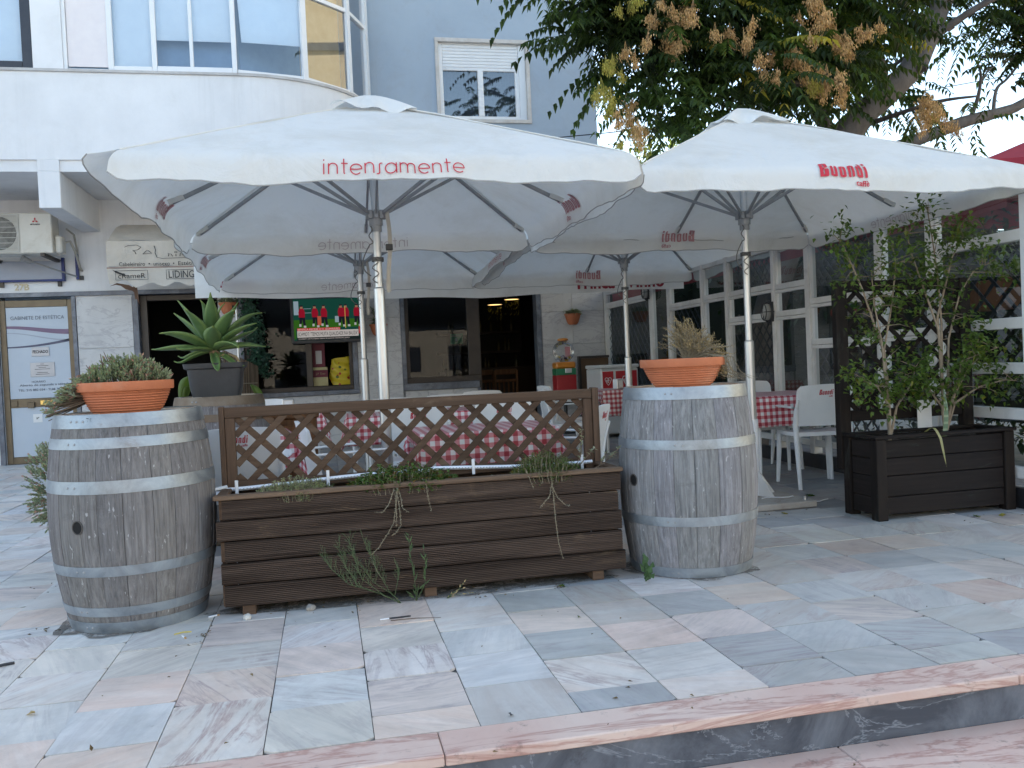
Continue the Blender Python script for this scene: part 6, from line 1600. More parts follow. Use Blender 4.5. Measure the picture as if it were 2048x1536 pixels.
t = thing('ice_cream_freezer', 'white chest freezer with red panels and heart emblems', 'freezer', (4.08, 12.1, 0))
m = M(); m.box((3.80, 11.75, .05), (4.36, 12.45, .98), .02); m.box((3.79, 11.74, .981), (4.37, 12.46, 1.03), .012); m.build('cabinet_body', mat('freezer_white', (.62, .62, .61), (.58, .58, .57), .35), t, 30)
m = M(); m.box((3.825, 11.744, .30), (3.985, 11.749, .94), .002); m.box((4.02, 11.744, .30), (4.335, 11.749, .94), .002); rp = m.build('red_panel', mat('freezer_red', (.42, .012, .02), (.4, .012, .02), .35), t)
def heart(cx, cz, s):
    out = []
    L = arc(-.3, .35, .32, 200, 20, 8) + arc(.3, .35, .32, 160, -20, 8) + [(0, -.75)]
    a = [(-.62, .3)] + arc(-.32, .38, .3, 170, 0, 8) + [(-.02, .1)]; b = [(.02, .1)] + arc(.32, .38, .3, 180, 10, 8) + [(.62, .3), (.35, -.3), (0, -.75), (-.35, -.3), (-.62, .3)]
    c = [(-.30, -.15)] + arc(-.25, .15, .1, 180, 0, 6) + [(-.12, -.1), (-.05, -.3), (.1, -.05)] + arc(.2, .15, .1, 180, 0, 6)
    return strokes([a, b, c], .1), lambda x, z: (cx + x * s, 11.742, cz + z * s)
m = M(); m.add2d(*heart(3.905, .80, .075)); m.add2d(*heart(4.18, .80, .095)); m.build('heart_emblem', PVC, rp)
t = thing('menu_board', 'dark brown framed board leaning against the wall behind the freezer', 'board', (4.2, 13.2, 0))
m = M(); m.box((3.96, 13.25, .1), (4.42, 13.29, 1.14)); m.build('panel', mat('board_brown', (.16, .09, .045), (.12, .07, .035), .6), t)
m = M()
for lo, hi in (((3.92, 13.22, .08), (3.96, 13.3, 1.18)), ((3.961, 13.22, 1.141), (4.43, 13.3, 1.18)), ((3.961, 13.22, .08), (4.43, 13.3, .099))): m.box(lo, hi, .004)
m.build('frame', DARKBROWN, t, 30)
def wallpot(x, z, label, seed, flat=True, r=.13):
    t = thing('wall_pot', label, 'plant pot', (x, FY - .15, z), 'terracotta pots hung on the cafe wall'); m = M(); y = FY - .045
    n = 20
    def f(u, v):
        a = PI * (1 + u); rr_ = r * (.45 + .55 * math.sqrt(v)); return (x + rr_ * math.cos(a), y + rr_ * math.sin(a), z - .11 + .17 * v)
    m.grid(f, n, 8); m.grid(lambda u, v: (x + (r + .008) * math.cos(PI * (1 + u)), y + (r + .008) * math.sin(PI * (1 + u)), z + .04 + .025 * v), n, 1); m.poly([f(i / n, 1) for i in range(n + 1)])
    m.poly([f(i / n, 0) for i in range(n + 1)]); m.build('pot_body', TERRA, t, 50)
    rn = random.Random(seed); m = M(); s = M()
    for i in range(90 if flat else 34):
        a = rn.uniform(PI, 2 * PI); q = V((x + r * rn.uniform(0, 1.15) * math.cos(a), y + r * rn.uniform(0, 1.1) * math.sin(a), z + .07 + rn.uniform(0, .05) if flat else z + .05 + rn.uniform(0, .26)))
        if not flat: s.tube([(x, y - .06, z + .04), q], .003, 4, False)
        for k in range(5): kk = rn.uniform(.6, 1.3); m.tint = (kk, kk, kk); m.leaf(q, (rn.uniform(-1, 1), rn.uniform(-1, .2), rn.uniform(-.5, .6)), (0, 0, 1), .05 if flat else .065, .026 if flat else .022, .2, .2)
    m.build('foliage', SHRUBG if flat else SHRUBL, t)
    if not flat: s.build('stems', TWIG, t)
wallpot(3.92, 1.80, 'terracotta wall pot with low green plant right of the doorway', 81)
wallpot(.83, 1.74, 'terracotta wall pot with upright leaves behind the parasol poles', 82, False)
wallpot(-1.34, 2.13, 'terracotta wall pot hanging under the left end of the restaurant awning', 83, True, .14)
# bamboo screen, pole and ivy left of the display window
t = thing('bamboo_screen', 'brown woven bamboo screen leaning beside the salon doorway', 'screen', (-1.25, 12.9, 0))
m = M(); rn = random.Random(84)
for i in range(30):
    x = -1.42 + i * .016; k = rn.uniform(.6, 1.3); m.tint = (k, k, k); top = 1.50 - (x + 1.42) * .55; m.tube([(x, 12.95 + .008 * (i % 2), .02), (x + .01, 13.0 + .008 * (i % 2), top)], .008, 5)
m.build('canes', woodmat('bamboo_cane', (.10, .07, .045), (.18, .13, .085), 2), t, 60)
m = M()
for z in (.3, .65, 1.0): m.tube([(-1.43, 12.955, z), (-.95, 12.96, z)], .006, 5)
m.build('binding', DRYS, t)
t = tag((lambda m: (m.tube([(-1.18, 12.7, 0), (-1.17, 12.72, 2.1)], .016, 10), m.build('awning_crank_pole', ALU, smooth=50))[1])(M()), 'thin upright metal pole beside the hanging ivy', 'pole')
t = thing('hanging_ivy', 'dark green artificial ivy hanging at the left of the display window', 'plant', (-1.0, 13.2, 2.0))
m = M(); rn = random.Random(85)
for i in range(900):
    f = rn.random(); x = -1.06 + .16 * f + rn.gauss(0, .07); z = 2.2 - 1.05 * f + rn.gauss(0, .06); k = rn.uniform(.5, 1.3); m.tint = (k, k, k)
    m.leaf((x, 13.22 + rn.gauss(0, .05), z), (rn.uniform(-1, 1), rn.uniform(-1, .2), rn.uniform(-1, .3)), (0, -1, .3), .055, .035, .2, .2)
m.build('foliage', leafmat('ivy_leaf', (.012, .045, .028), (.02, .07, .035), .2), t)
t = thing('broadleaf_plant', 'broad green leaves poking out behind the black agave pot', 'plant', (-.93, 6.5, .9))
for (az, L, W, bx, bz) in ((PI * 1.0, .22, .10, -.93, 1.13), (PI * 1.15, .16, .08, -.94, 1.06), (0., .25, .07, -.52, 1.05)):
    m = M()
    def bl(u, v): 
        s = (u - .5) * 2; w = W * .5 * math.sin(PI * min(1, v * .93 + .07)) ** .7
        return V((bx + math.cos(az) * L * v * .35 + s * w * .8, 6.46 + s * w * .3 + .03 * s * s, bz - L * v * .9 + .05 * math.sin(v * 3)))
    m.grid(bl, 6, 12); m.build('blade', SHRUBL, t, 60)
# grey green bush behind left barrel
t = thing('planter_box', 'small dark timber planter box peeking out behind the left barrel', 'planter', (-1.38, 5.0, 0))
m = M(); m.box((-1.40, 4.95, .06), (-1.13, 5.4, .34), .006); m.build('box_body', BLACKWOOD, t, 30)
m = M(); m.box((-1.39, 4.96, .30), (-1.14, 5.39, .325)); m.build('soil', SOIL, t)
t = thing('grey_shrub', 'grey green woolly shrub overhanging left of the brown barrel', 'shrub', (-1.38, 5.0, .3))
m = M(); s = M(); rn = random.Random(91); tips = []
for i in range(430):
    a = rn.uniform(0, 6.3); b = rn.uniform(-.9, 1.3); r = rn.uniform(.7, 1.05)
    p = V((-1.39 + .185 * r * math.cos(a) * math.cos(b), 5.02 + .25 * r * math.sin(a) * math.cos(b), .57 + .27 * r * math.sin(b)))
    tips.append((p, (p - V((-1.36, 5.02, .5)))))
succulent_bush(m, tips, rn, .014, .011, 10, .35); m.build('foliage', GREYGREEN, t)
for p, d in tips[::6]: s.tube([(-1.36, 5.02, .36), (V((-1.36, 5.02, .45)) + p) / 2, p], [.004, .003, .001], 4, False)
s.build('stems', STEMC, t)

# ------------------------------------------------------------------ glazed screen on the right
VX = 4.45
t = thing('glazed_screen', 'white painted timber wind screen with glass panes along the right side', 'screen', (VX, 9, 0))
posts = [(4.80, .10), (5.72, .085), (6.35, .07), (7.42, .07), (8.05, .06), (9.10, .065), (9.75, .055), (10.80, .06), (11.45, .06), (13.42, .075)]
for i, (y, w_) in enumerate(posts):
    m = M(); m.box((VX, y - w_ / 2, .0 if i == 0 else .14), (VX + .09, y + w_ / 2, 2.12 if i == 0 else 2.2), .005); m.build('post', PVC if i == 0 else PAINTW, t, 30)
rails = {0: (.24, .63, .935, 1.235, 1.81), 1: (.24, 1.22, 1.57), 2: (.24, 1.19, 1.57), 3: (.24, 1.49, 1.76), 4: (.24, 1.49, 1.78), 5: (.24, 1.79), 6: (.24, 1.77), 7: (.24,), 8: (.24, 1.98)}
mr = M(); mp = M(); ml = M(); mlead = M()
for i, zs in rails.items():
    y0, y1 = posts[i][0] + posts[i][1] / 2, posts[i + 1][0] - posts[i + 1][1] / 2
    for z in list(zs) + [2.165]:
        h = .055 if i else .075
        mr.box((VX + .01, y0 + .001, z - h / 2), (VX + .075, y1 - .001, z + h / 2), .004)
        if z in zs and i and z > .3: mr.box((VX + .012, y0 + .001, z - h / 2 - .035), (VX + .05, y1 - .001, z - h / 2 - .004), .003)
    # casing strips that make the double frame lines
    for yy in (y0, y1 - .02): mr.box((VX + .018, yy + .001, .27), (VX + .06, yy + .019, 2.13), .002)
    mp.poly([(VX + .045, y0, .2), (VX + .045, y1, .2), (VX + .045, y1, 2.15), (VX + .045, y0, 2.15)])
    def latz(z0, z1, sp, mm, wd, x):
        h = z1 - z0; L = y1 - y0
        q = y0 - h
        while q < y1:
            a0, b0 = max(q, y0), min(q + h, y1)
            if b0 - a0 > .03: mm.bar((x, a0, z0 + a0 - q), (x, b0, z0 + b0 - q), wd, .008, up=(1, 0, 0)); mm.bar((x + .009, a0, z1 - (a0 - q)), (x + .009, b0, z1 - (b0 - q)), wd, .008, up=(1, 0, 0))
            q += sp
    if i == 0: latz(1.28, 1.78, .20, ml, .024, VX + .10)
    if i == 2: latz(1.60, 2.13, .105, ml, .018, VX + .10); latz(.3, 1.16, .15, ml, .014, VX + .10)
    if i == 4: latz(1.80, 2.13, .105, ml, .018, VX + .10); latz(.27, 1.46, .14, ml, .014, VX + .10)
    if i == 6: latz(.27, 1.74, .14, ml, .014, VX + .10)
    if i == 8: latz(.27, 1.95, .17, mlead, .009, VX + .055)
mr.build('rails', PAINTW, t, 30); mp.build('pane', GLASSV, t); ml.build('lattice_panel', LATT, t); mlead.build('lead_came', LATT, t)
m = M(); m.box((VX + .03, 4.86, .0), (VX + .08, 13.4, .135)); m.build('plinth', BLACK, t)
# red canvas fascia on top of the screen
m = M(); m.grid(lambda u, v: (VX + .14 + .012 * math.sin(u * 60), 5.1 + u * 8.3, 2.18 - v * .15), 60, 2); m.build('maroon_fascia', MAROON, t, 40)
def bulkhead(y, z, label):
    t = thing('bulkhead_lamp', label, 'lamp', (VX - .04, y, z), 'caged bulkhead lamps on the glazed screen'); X = VX - .002
    m = M(); 
    for i in range(1): pass
    def ov(r, x): return [(x, y + r * math.cos(a), z + r * 1.45 * math.sin(a)) for a in [k * PI / 12 for k in range(25)]]
    m.tube(ov(.075, X - .02), .012, 6); m.tube(ov(.055, X - .075), .005, 5); m.tube([(X, y, z - .115), (X - .08, y, z - .08), (X - .085, y, z + .08), (X, y, z + .115)], .005, 5); m.tube([(X, y - .08, z), (X - .08, y - .05, z), (X - .08, y + .05, z), (X, y + .08, z)], .005, 5); m.build('wire_cage', BLACK, t, 50)
    m = M(); m.lathe([(.0, -.085), (.03, -.075), (.05, -.03), (.05, .03), (.03, .075), (0, .085)], (X - .035, y, z), 14); m.build('glass_cover', mat('lamp_glass', (.42, .42, .40), (.36, .36, .34), .25), t, 60)
    m = M(); m.box((X - .02, y - .07, z - .10), (X, y + .07, z + .10), .004); m.build('back_plate', BLACK, t, 30)
bulkhead(8.10, 1.52, 'black caged bulkhead lamp on the glazed screen above the right bowl'); bulkhead(11.48, 2.02, 'small black caged lamp near the far end of the glazed screen')

# behind the screen
t = thing('red_parasol', 'dark red parasol behind the glazed screen at the right edge', 'parasol', (6.75, 6.35, 0))
cx, cy, h, zp, ze = 6.95, 6.3, 1.7, 3.12, 2.55
m = M()
for k in range(8):
    a0, a1 = k * PI / 4 + .2, (k + 1) * PI / 4 + .2
    def f(u, v):
        a = a0 + (a1 - a0) * u; r = h * v / max(math.cos(a - (a0 + a1) / 2) , .9) * (.975 if 0 < u < 1 else 1)
        return (cx + r * math.cos(a), cy + r * math.sin(a), zp - (zp - ze) * v ** 1.15 + .05 * math.sin(PI * u) * -v)
    m.grid(f, 6, 10)
    m.grid(lambda u, v: V(f(u, 1)) + V((0, 0, -.2 * v)), 6, 2)
m.build('canopy', MAROON, t, 40)
m = M()
for k in range(8):
    a0, a1 = k * PI / 4 + .2, (k + 1) * PI / 4 + .2
    m.grid(lambda u, v: (cx + .42 * v * math.cos(a0 + (a1 - a0) * u), cy + .42 * v * math.sin(a0 + (a1 - a0) * u), zp + .10 - .13 * v + .02 * math.sin(u * PI) * v), 4, 4)
m.build('vent_cap', MAROON, t, 40)
m = M(); m.tube([(cx, cy, -.05), (cx, cy, zp + .05)], .03, 10); m.build('pole', PVC, t, 40)
HED = leafmat('hedge_leaf', (.016, .036, .016), (.035, .065, .022), .25)
def leafmass(name, label, cat, lo, hi, n, mt, seed, L=.09, W=.045, core=True, kind=None):
    rn = random.Random(seed); t = thing(name, label, cat, ((lo[0] + hi[0]) / 2, (lo[1] + hi[1]) / 2, lo[2])); m = M()
    c = (V(lo) + V(hi)) / 2; hh = (V(hi) - V(lo)) / 2
    for i in range(n):
        p = V([c[k] + hh[k] * rn.uniform(-1, 1) for k in range(3)]); q = (p - c); e = max(abs(q[k]) / hh[k] for k in range(3))
        if noise.noise(p * 1.6) < -.12 and e > .5: continue
        if e < .6: continue
        k = rn.uniform(.4, 1.3); m.tint = (k, k, k * .9); m.leaf(p, (rn.uniform(-1, 1), rn.uniform(-1, 1), rn.uniform(-1, .6)), (0, 0, 1), L * rn.uniform(.7, 1.3), W, .2, .2)
    m.build('foliage', mt, t)
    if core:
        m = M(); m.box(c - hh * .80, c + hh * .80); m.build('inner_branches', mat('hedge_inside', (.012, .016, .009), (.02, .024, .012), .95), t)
    return t
leafmass('hedge', 'dark green hedge seen through the panes of the glazed screen', 'hedge', (6.3, 7.4, 0), (7.4, 16, 2.7), 9000, HED, 92, .13, .06)
leafmass('hedge', 'tall dark hedge added behind the far panes to block bright ground', 'hedge', (4.5, 14.3, 0), (8.6, 15.3, 3.1), 6500, HED, 95, .13, .06)  # hedge added so the sunlit ground beyond does not brighten the panes
leafmass('garden_shrub', 'dark green garden shrub behind the nearest panes of the glazed screen', 'shrub', (5.8, 5.3, .2), (7.0, 7.3, 2.15), 3200, HED, 93, .13, .06)
t = thing('terracotta_trough', 'brown plant trough behind the first lattice pane of the screen', 'plant pot', (5.0, 5.6, 1.2))
m = M(); m.box((4.86, 5.15, 1.36), (5.2, 6.0, 1.58), .01); m.build('trough_body', mat('brown_trough', (.22, .10, .05), (.18, .08, .04), .8), t, 30); m = M(); m.box((4.9, 5.2, -.05), (4.95, 5.25, 1.36)); m.box((4.9, 5.9, -.05), (4.95, 5.95, 1.36)); m.build('stand', BLACK, t)
t = thing('spiky_plant', 'spiky yellow green plant behind the top pane at the right edge', 'plant', (5.2, 5.6, 1.58))
m = M(); rn = random.Random(94)
for i in range(46):
    a = rn.uniform(0, 6.3); el = rn.uniform(.3, 1.35); k = rn.uniform(.6, 1.6); m.tint = (k, k, k); m.leaf((5.03, 5.55 + rn.uniform(-.25, .25), 1.58), (math.cos(a) * math.cos(el), math.sin(a) * math.cos(el), math.sin(el)), (0, 0, 1), rn.uniform(.35, .6), .035, .5, .25)
m.build('blades', leafmat('spiky_leaf', (.10, .15, .04), (.16, .2, .06), .3), t)
# ------------------------------------------------------------------ tree of heaven behind the screen
t = thing('ailanthus_tree', 'large spreading tree with dry seed clusters rising behind the glazed screen', 'tree', (4.95, 9.6, 0))
rn = random.Random(101)
wood = M()
def limb(pts, r0_, r1, n=10, jit=.0):
    P = [V(p) for p in pts]
    Q = []
    for i in range(len(P) - 1):
        for k in range(4):
            f = k / 4; a = P[max(i - 1, 0)]; b, c = P[i], P[i + 1]; d = P[min(i + 2, len(P) - 1)]
            Q.append(.5 * ((2 * b) + (c - a) * f + (2 * a - 5 * b + 4 * c - d) * f * f + (3 * b - a - 3 * c + d) * f ** 3))
    Q.append(P[-1])
    m_ = len(Q)
    wood.tube(Q, [(r0_ + (r1 - r0_) * i / (m_ - 1)) * (1 + .05 * math.sin(i * 1.9)) for i in range(m_)], n)
    return Q
limb([(4.95, 9.6, -.05), (5.1, 9.5, 1.2), (5.45, 9.25, 2.7), (5.8, 9.1, 3.35), (6.3, 9, 3.88), (6.85, 9, 4.33), (7.12, 9, 4.78), (7.38, 9, 5.35), (7.75, 8.9, 6.5), (8.1, 8.8, 7.6)], .20, .09, 14)
trunk_end = len(wood.v)
limb([(5.8, 9.1, 3.30), (6.6, 9.1, 3.42), (7.5, 9, 3.72), (7.95, 9, 3.83), (8.4, 9, 3.98), (9.4, 9, 4.6)], .085, .05)
limb([(7.62, 9, 3.76), (7.72, 8.98, 4.0), (7.75, 8.95, 4.25), (7.72, 8.95, 4.4)], .028, .010, 6); limb([(7.75, 8.95, 4.2), (7.85, 8.95, 4.32), (7.93, 8.9, 4.38)], .012, .006, 5); limb([(7.95, 9, 3.83), (7.97, 9, 4.0), (8.02, 9, 4.15), (8.15, 9, 4.25), (8.3, 9, 4.4)], .024, .012, 6)
limb([(5.9, 9.1, 3.5), (5.2, 8.8, 4.2), (4.4, 8.5, 4.9), (3.6, 8.3, 5.5)], .08, .04); limb([(5.2, 8.8, 4.2), (4.3, 8.4, 4.35), (3.4, 8.1, 4.6), (2.6, 8.0, 4.75), (2.05, 7.9, 4.82)], .05, .012); limb([(4.3, 8.4, 4.35), (3.5, 8.1, 4.15), (2.85, 7.9, 4.2), (2.5, 7.9, 4.15)], .03, .008); limb([(3.4, 8.1, 4.6), (2.7, 7.9, 5.0), (2.0, 7.9, 5.1)], .025, .008)
limb([(6.5, 9, 4.05), (6.0, 8.5, 4.8), (5.5, 8.2, 5.6)], .06, .03); limb([(7.05, 9, 4.65), (7.6, 8.6, 5.0), (8.3, 8.3, 5.25)], .05, .02); limb([(7.1, 9, 4.7), (6.7, 9.3, 4.4), (6.0, 9.6, 4.15)], .03, .012); limb([(5.8, 9.1, 3.4), (5.2, 8.2, 3.6), (4.6, 7.7, 3.7), (4.0, 7.5, 3.6)], .05, .015); limb([(6.3, 9, 3.7), (6.5, 8.2, 3.7), (6.7, 7.8, 3.65)], .03, .01)
for p, o in (((6.86, 8.86, 4.30), (.05, -.06, 0)), ((7.08, 8.87, 4.72), (-.07, -.06, .02)), ((7.25, 8.88, 4.78), (.05, -.04, .03))):
    p = V(p); o = V(o); wood.tube([p, p + o, p + o * 1.15, p + o * .9], [.055, .05, .035, .02], 10)
wood.build('trunk', BARK, t, 60)
fol = M(); yel = M()
def compound(mm, base, d, L, n, k):
    d = V(d).normalized(); side = d.cross(V((0, 0, 1)))
    if side.length < .1: side = V((1, 0, 0))
    side.normalize(); droop = rn.uniform(.25, .7)
    for i in range(n):
        f = (i + .5) / n; p = base + d * (L * f) + V((0, 0, -1)) * (droop * L * f * f)
        dirn = (d + V((0, 0, -1)) * (2 * droop * f)).normalized()
        ll = L * .27 * (1 - .45 * abs(f - .4)) * rn.uniform(.85, 1.1)
        for sg in (-1, 1):
            if rn.random() < .06: continue
            kk = k * rn.uniform(.75, 1.2); mm.tint = (kk, kk, kk * .95)
            mm.leaf(p, side * sg * .85 + dirn * .35 + V((0, 0, -1)) * rn.uniform(.25, .95), (0, 0, 1), ll, ll * .40, .35, .15)
    mm.tint = (k * 1.2, k, k * .5)
# foliage blobs: centre, radii, leaf count
blobs = [((4.6, 8.3, 5.0), (1.5, .9, .85), 330), ((3.6, 8.0, 4.6), (.75, .6, .45), 95), ((5.3, 8.4, 4.6), (.75, .8, .6), 130), ((4.2, 7.7, 3.75), (1.0, .5, .42), 120), ((3.25, 7.9, 4.05), (.5, .45, .45), 70), ((5.3, 8.0, 3.75), (.8, .5, .38), 80),
         ((2.5, 7.9, 4.98), (.5, .4, .28), 64), ((2.2, 7.85, 4.78), (.22, .3, .2), 14), ((2.75, 7.9, 4.22), (.42, .35, .18), 52), ((2.9, 7.9, 4.6), (.4, .4, .25), 40),
         ((8.15, 9.4, 5.25), (.8, .5, .42), 110), ((8.7, 9.3, 4.65), (.45, .5, .35), 45), ((6.6, 9.5, 5.3), (.6, .3, .4), 40), ((6.35, 7.9, 3.55), (.5, .4, .2), 44), ((6.75, 7.9, 3.58), (.33, .35, .24), 34), ((7.0, 9.6, 4.25), (.5, .3, .22), 26),
         ((3.25, 7.6, 3.35), (.32, .3, .22), 30), ((4.8, 8.6, 6.4), (2.6, 1.4, 1.0), 260), ((7.8, 9.2, 6.6), (1.5, 1.0, .7), 120), ((5.2, 8.7, 4.3), (1.2, .6, .5), 100)]
TRK = [(.665, .278), (.70, .307), (.761, .357), (.791, .407), (.82, .47)]      # the leaning trunk stands free of leaves
for c, r, n in blobs:
    for i in range(int(n * 1.3)):
        q = V((rn.gauss(0, .52), rn.gauss(0, .52), rn.gauss(0, .52)))
        if q.length > 1.15: q = q * (1.15 / q.length)
        p = V((c[0] + q.x * r[0], c[1] + q.y * r[1], c[2] + q.z * r[2]))
        o = V((q.x * r[0], q.y * r[1] - .25, q.z * .25)); d = o.normalized() * .8 + V((rn.uniform(-.8, .8), rn.uniform(-.8, .8), rn.uniform(-.3, .45)))
        u_, v_ = p.x / p.y, (p.z - 1.12) / p.y; skip = False
        for (x0, z0), (x1, z1) in zip(TRK, TRK[1:]):
            dx, dz = x1 - x0, z1 - z0; k_ = max(0, min(1, ((u_ - x0) * dx + (v_ - z0) * dz) / (dx * dx + dz * dz)))
            if p.y < 9.2 and math.hypot(u_ - x0 - k_ * dx, v_ - z0 - k_ * dz) < .05 and rn.random() < .93: skip = True
        if .79 < u_ < .98 and .28 < v_ < .372 and rn.random() < .93: skip = True
        if skip: continue
        clump = .42 + 1.25 * max(0., noise.noise(p * 1.7) + .32)
        mm = yel if rn.random() < .02 else fol
        compound(mm, p, d, rn.uniform(.38, .60), rn.randint(8, 11), clump if mm is fol else 1.)
        if rn.random() < .3: pass
fol.build('crown', LEAFT, t); yel.build('yellowing_leaves', LEAFY, t)
# dry seed clusters: each one a part
var = []
for s_ in range(5):
    m = M(); rs = random.Random(200 + s_)
    lumps = [(rs.uniform(-.05, .05), rs.uniform(-.05, .05), -rs.uniform(.02, .22), rs.uniform(.025, .05)) for _ in range(7)]
    for i in range(190):
        lx, ly, lz, lr = rs.choice(lumps); p = V((lx + rs.gauss(0, lr * .7), ly + rs.gauss(0, lr * .7), lz + rs.gauss(0, lr * .8))); k = rs.uniform(.55, 1.25); m.tint = (k, k * rs.uniform(.9, 1.0), k * .95)
        m.leaf(p, (rs.uniform(-.7, .7), rs.uniform(-.7, .7), -1 + rs.uniform(-.4, .7)), (0, 0, 1), rs.uniform(.032, .048), .016, .3, .15)
    for l in lumps: m.tube([(0, 0, .08), (l[0] * .6, l[1] * .6, l[2] * .5), l[:3]], .002, 3, False)
    var.append(m)
SEEDY = leafmat('green_gold_seed', (.36, .34, .06), (.42, .36, .10), .3, .7)
meshes = {}
def seedc(x, y, z, s, v, yellow=False):
    if (v, yellow) not in meshes:
        o = var[v].build('seed_cluster', SEEDY if yellow else SEED, t, local=True); meshes[(v, yellow)] = o.data
    else:
        o = bpy.data.objects.new('seed_cluster', meshes[(v, yellow)]); COL.objects.link(o); o.parent = t
    o.location = V((x, y, z)) - WL[t]; o.scale = (s, s, s); o.rotation_euler = (rn.uniform(-.2, .2), rn.uniform(-.2, .2), rn.uniform(0, 6.3))
for x, y, z, s, v, ye in SEEDS: seedc(x, y, z, s, v, bool(ye))
# small tree far behind
def fartree(name, label, c, r, n, mt, seed, trunk_h):
    t = thing(name, label, 'tree', (c[0], c[1], -.05)); rs = random.Random(seed); m = M()
    for i in range(n):
        q = V((rs.gauss(0, .5), rs.gauss(0, .5), rs.gauss(0, .5)))
        if q.length > 1.1: continue
        p = V((c[0] + q.x * r[0], c[1] + q.y * r[1], c[2] + q.z * r[2])); k = (.5 + .9 * max(0, noise.noise(p * .9) + .4)) * rs.uniform(.7, 1.2); m.tint = (k, k, k)
        m.leaf(p, (rs.uniform(-1, 1), rs.uniform(-1, 1), rs.uniform(-.8, .6)), (0, 0, 1), .26, .12, .2, .2)
    m.build('crown', mt, t); m = M(); m.tube([(c[0], c[1], -.05), (c[0] + .1, c[1], trunk_h)], [.2, .1], 8); m.build('trunk', BARK, t)
fartree('olive_tree', 'olive green tree far behind, between the blue wall and the big tree', (10.6, 26, 6.1), (2.6, 2, 2.1), 3800, leafmat('olive_leaf', (.09, .11, .045), (.14, .15, .06), .3), 301, 5)
fartree('garden_tree', 'dark green garden tree far behind the glazed screen', (13.5, 19, 3.4), (3.2, 2.4, 2.4), 3600, HED, 302, 3)
fartree('garden_tree', 'second dark garden tree behind the hedge at the right', (12.0, 12.5, 1.9), (2.6, 2.2, 1.6), 3200, HED, 303, 2)
# overhead cable
m = M(); m.tube([(3 + i * 1.2, 12 + i * .25, 4.25 + i * .235 - .02 * i * (10 - i) * .3) for i in range(11)], .008, 5); tag(m.build('overhead_cable', BLACK), 'thin dark cable crossing the sky behind the tree', 'cable')

# ------------------------------------------------------------------ buildings across the street, which light and mirror in the panes
def block(name, label, lo, hi, mt, face):
    t = thing(name, label, 'building', ((lo[0] + hi[0]) / 2, (lo[1] + hi[1]) / 2, lo[2])); m = M(); m.box(lo, hi); m.build('wall', mt, t)
    m = M(); z = lo[2] + 1.2
    while z < hi[2] - 1.6 and face == 'y':
        if face == 'y':
            x = lo[0] + 1
            while x < hi[0] - 2: m.box((x, hi[1] - .05, z), (x + 1.3, hi[1] + .02, z + 1.4)); x += 2.9
        else:
            y = lo[1] + 1
            while y < hi[1] - 2: m.box((lo[0] - .02, y, z), (lo[0] + .05, y + 1.3, z + 1.4)); y += 2.9
        z += 3
    if face == 'x': m.box((lo[0] - .15, lo[1], 8.), (lo[0] + .05, hi[1], 8.3)); m.box((lo[0] - .15, lo[1], 14.), (lo[0] + .05, hi[1], 14.3))
    tag(m.build('windows', mat('far_window', (.06, .07, .09), (.05, .06, .08), .2), t), kind='stuff')
block('apartment_block', 'cream apartment block across the street mirrored in the cafe windows', (-26, -30, -.34), (22, -22, 8.5), mat('cream_facade', (.55, .50, .42), (.50, .45, .37), .9), 'y')
block('apartment_block', 'sunlit yellow apartment block mirrored in the curved bay window', (24, -6, -.05), (34, 14, 20), mat('yellow_facade', (.60, .50, .32), (.55, .45, .28), .9), 'x')

# ------------------------------------------------------------------ litter on the paving
def small(name, label, cat, build, mt, group=None):
    m = M(); build(m); o = m.build(name, mt, None, 40); tag(o, label, cat, group); return o
t = thing('stirrer_stick', 'black and white striped stick lying on the marble before the planter', 'stick', (.23, 3.9, 0))
m = M(); m.tube([(.185, 3.895, .005), (.225, 3.90, .005)], .0035, 8); m.build('white_end', PVC, t, 50)
m = M(); m.tube([(.2255, 3.90, .005), (.315, 3.905, .005)], .004, 8); m.tube([(.315, 3.905, .005), (.322, 3.905, .005)], .003, 8); m.build('black_grip', BLACK, t, 50)
small('twig', 'long thin dry twig on the paving next to the striped stick', 'twig', lambda m: m.tube([(.23, 3.87, .004), (.34, 3.86, .006), (.45, 3.84, .003)], [.0025, .002, .001], 5), TWIG)
small('twig', 'short dark twig on the paving at the left edge', 'twig', lambda m: m.tube([(-1.36, 3.78, .006), (-1.31, 3.81, .008), (-1.28, 3.83, .005)], .006, 6), BLACK)
def pebble(c, r, sd):
    def f(m):
        def g(u, v):
            a, b = u * 2 * PI, (v - .5) * PI; d = V((math.cos(a) * math.cos(b), math.sin(a) * math.cos(b), math.sin(b) * .7)); k = r * (1 + .35 * noise.noise(d * 1.8 + V((sd, 0, 0)))); return V(c) + d * k
        m.grid(g, 14, 8)
    return f
small('stone', 'pale chalky stone by the left foot of the planter', 'stone', pebble((-.405, 4.14, .012), .021, 3), mat('white_stone', (.6, .58, .54), (.5, .47, .43), .9, scale=20), 'small stones by the planter')
small('stone', 'grey brown stone under the front of the planter', 'stone', pebble((-.12, 4.19, .012), .024, 9), mat('grey_stone', (.34, .31, .28), (.27, .25, .22), .9, scale=20), 'small stones by the planter')
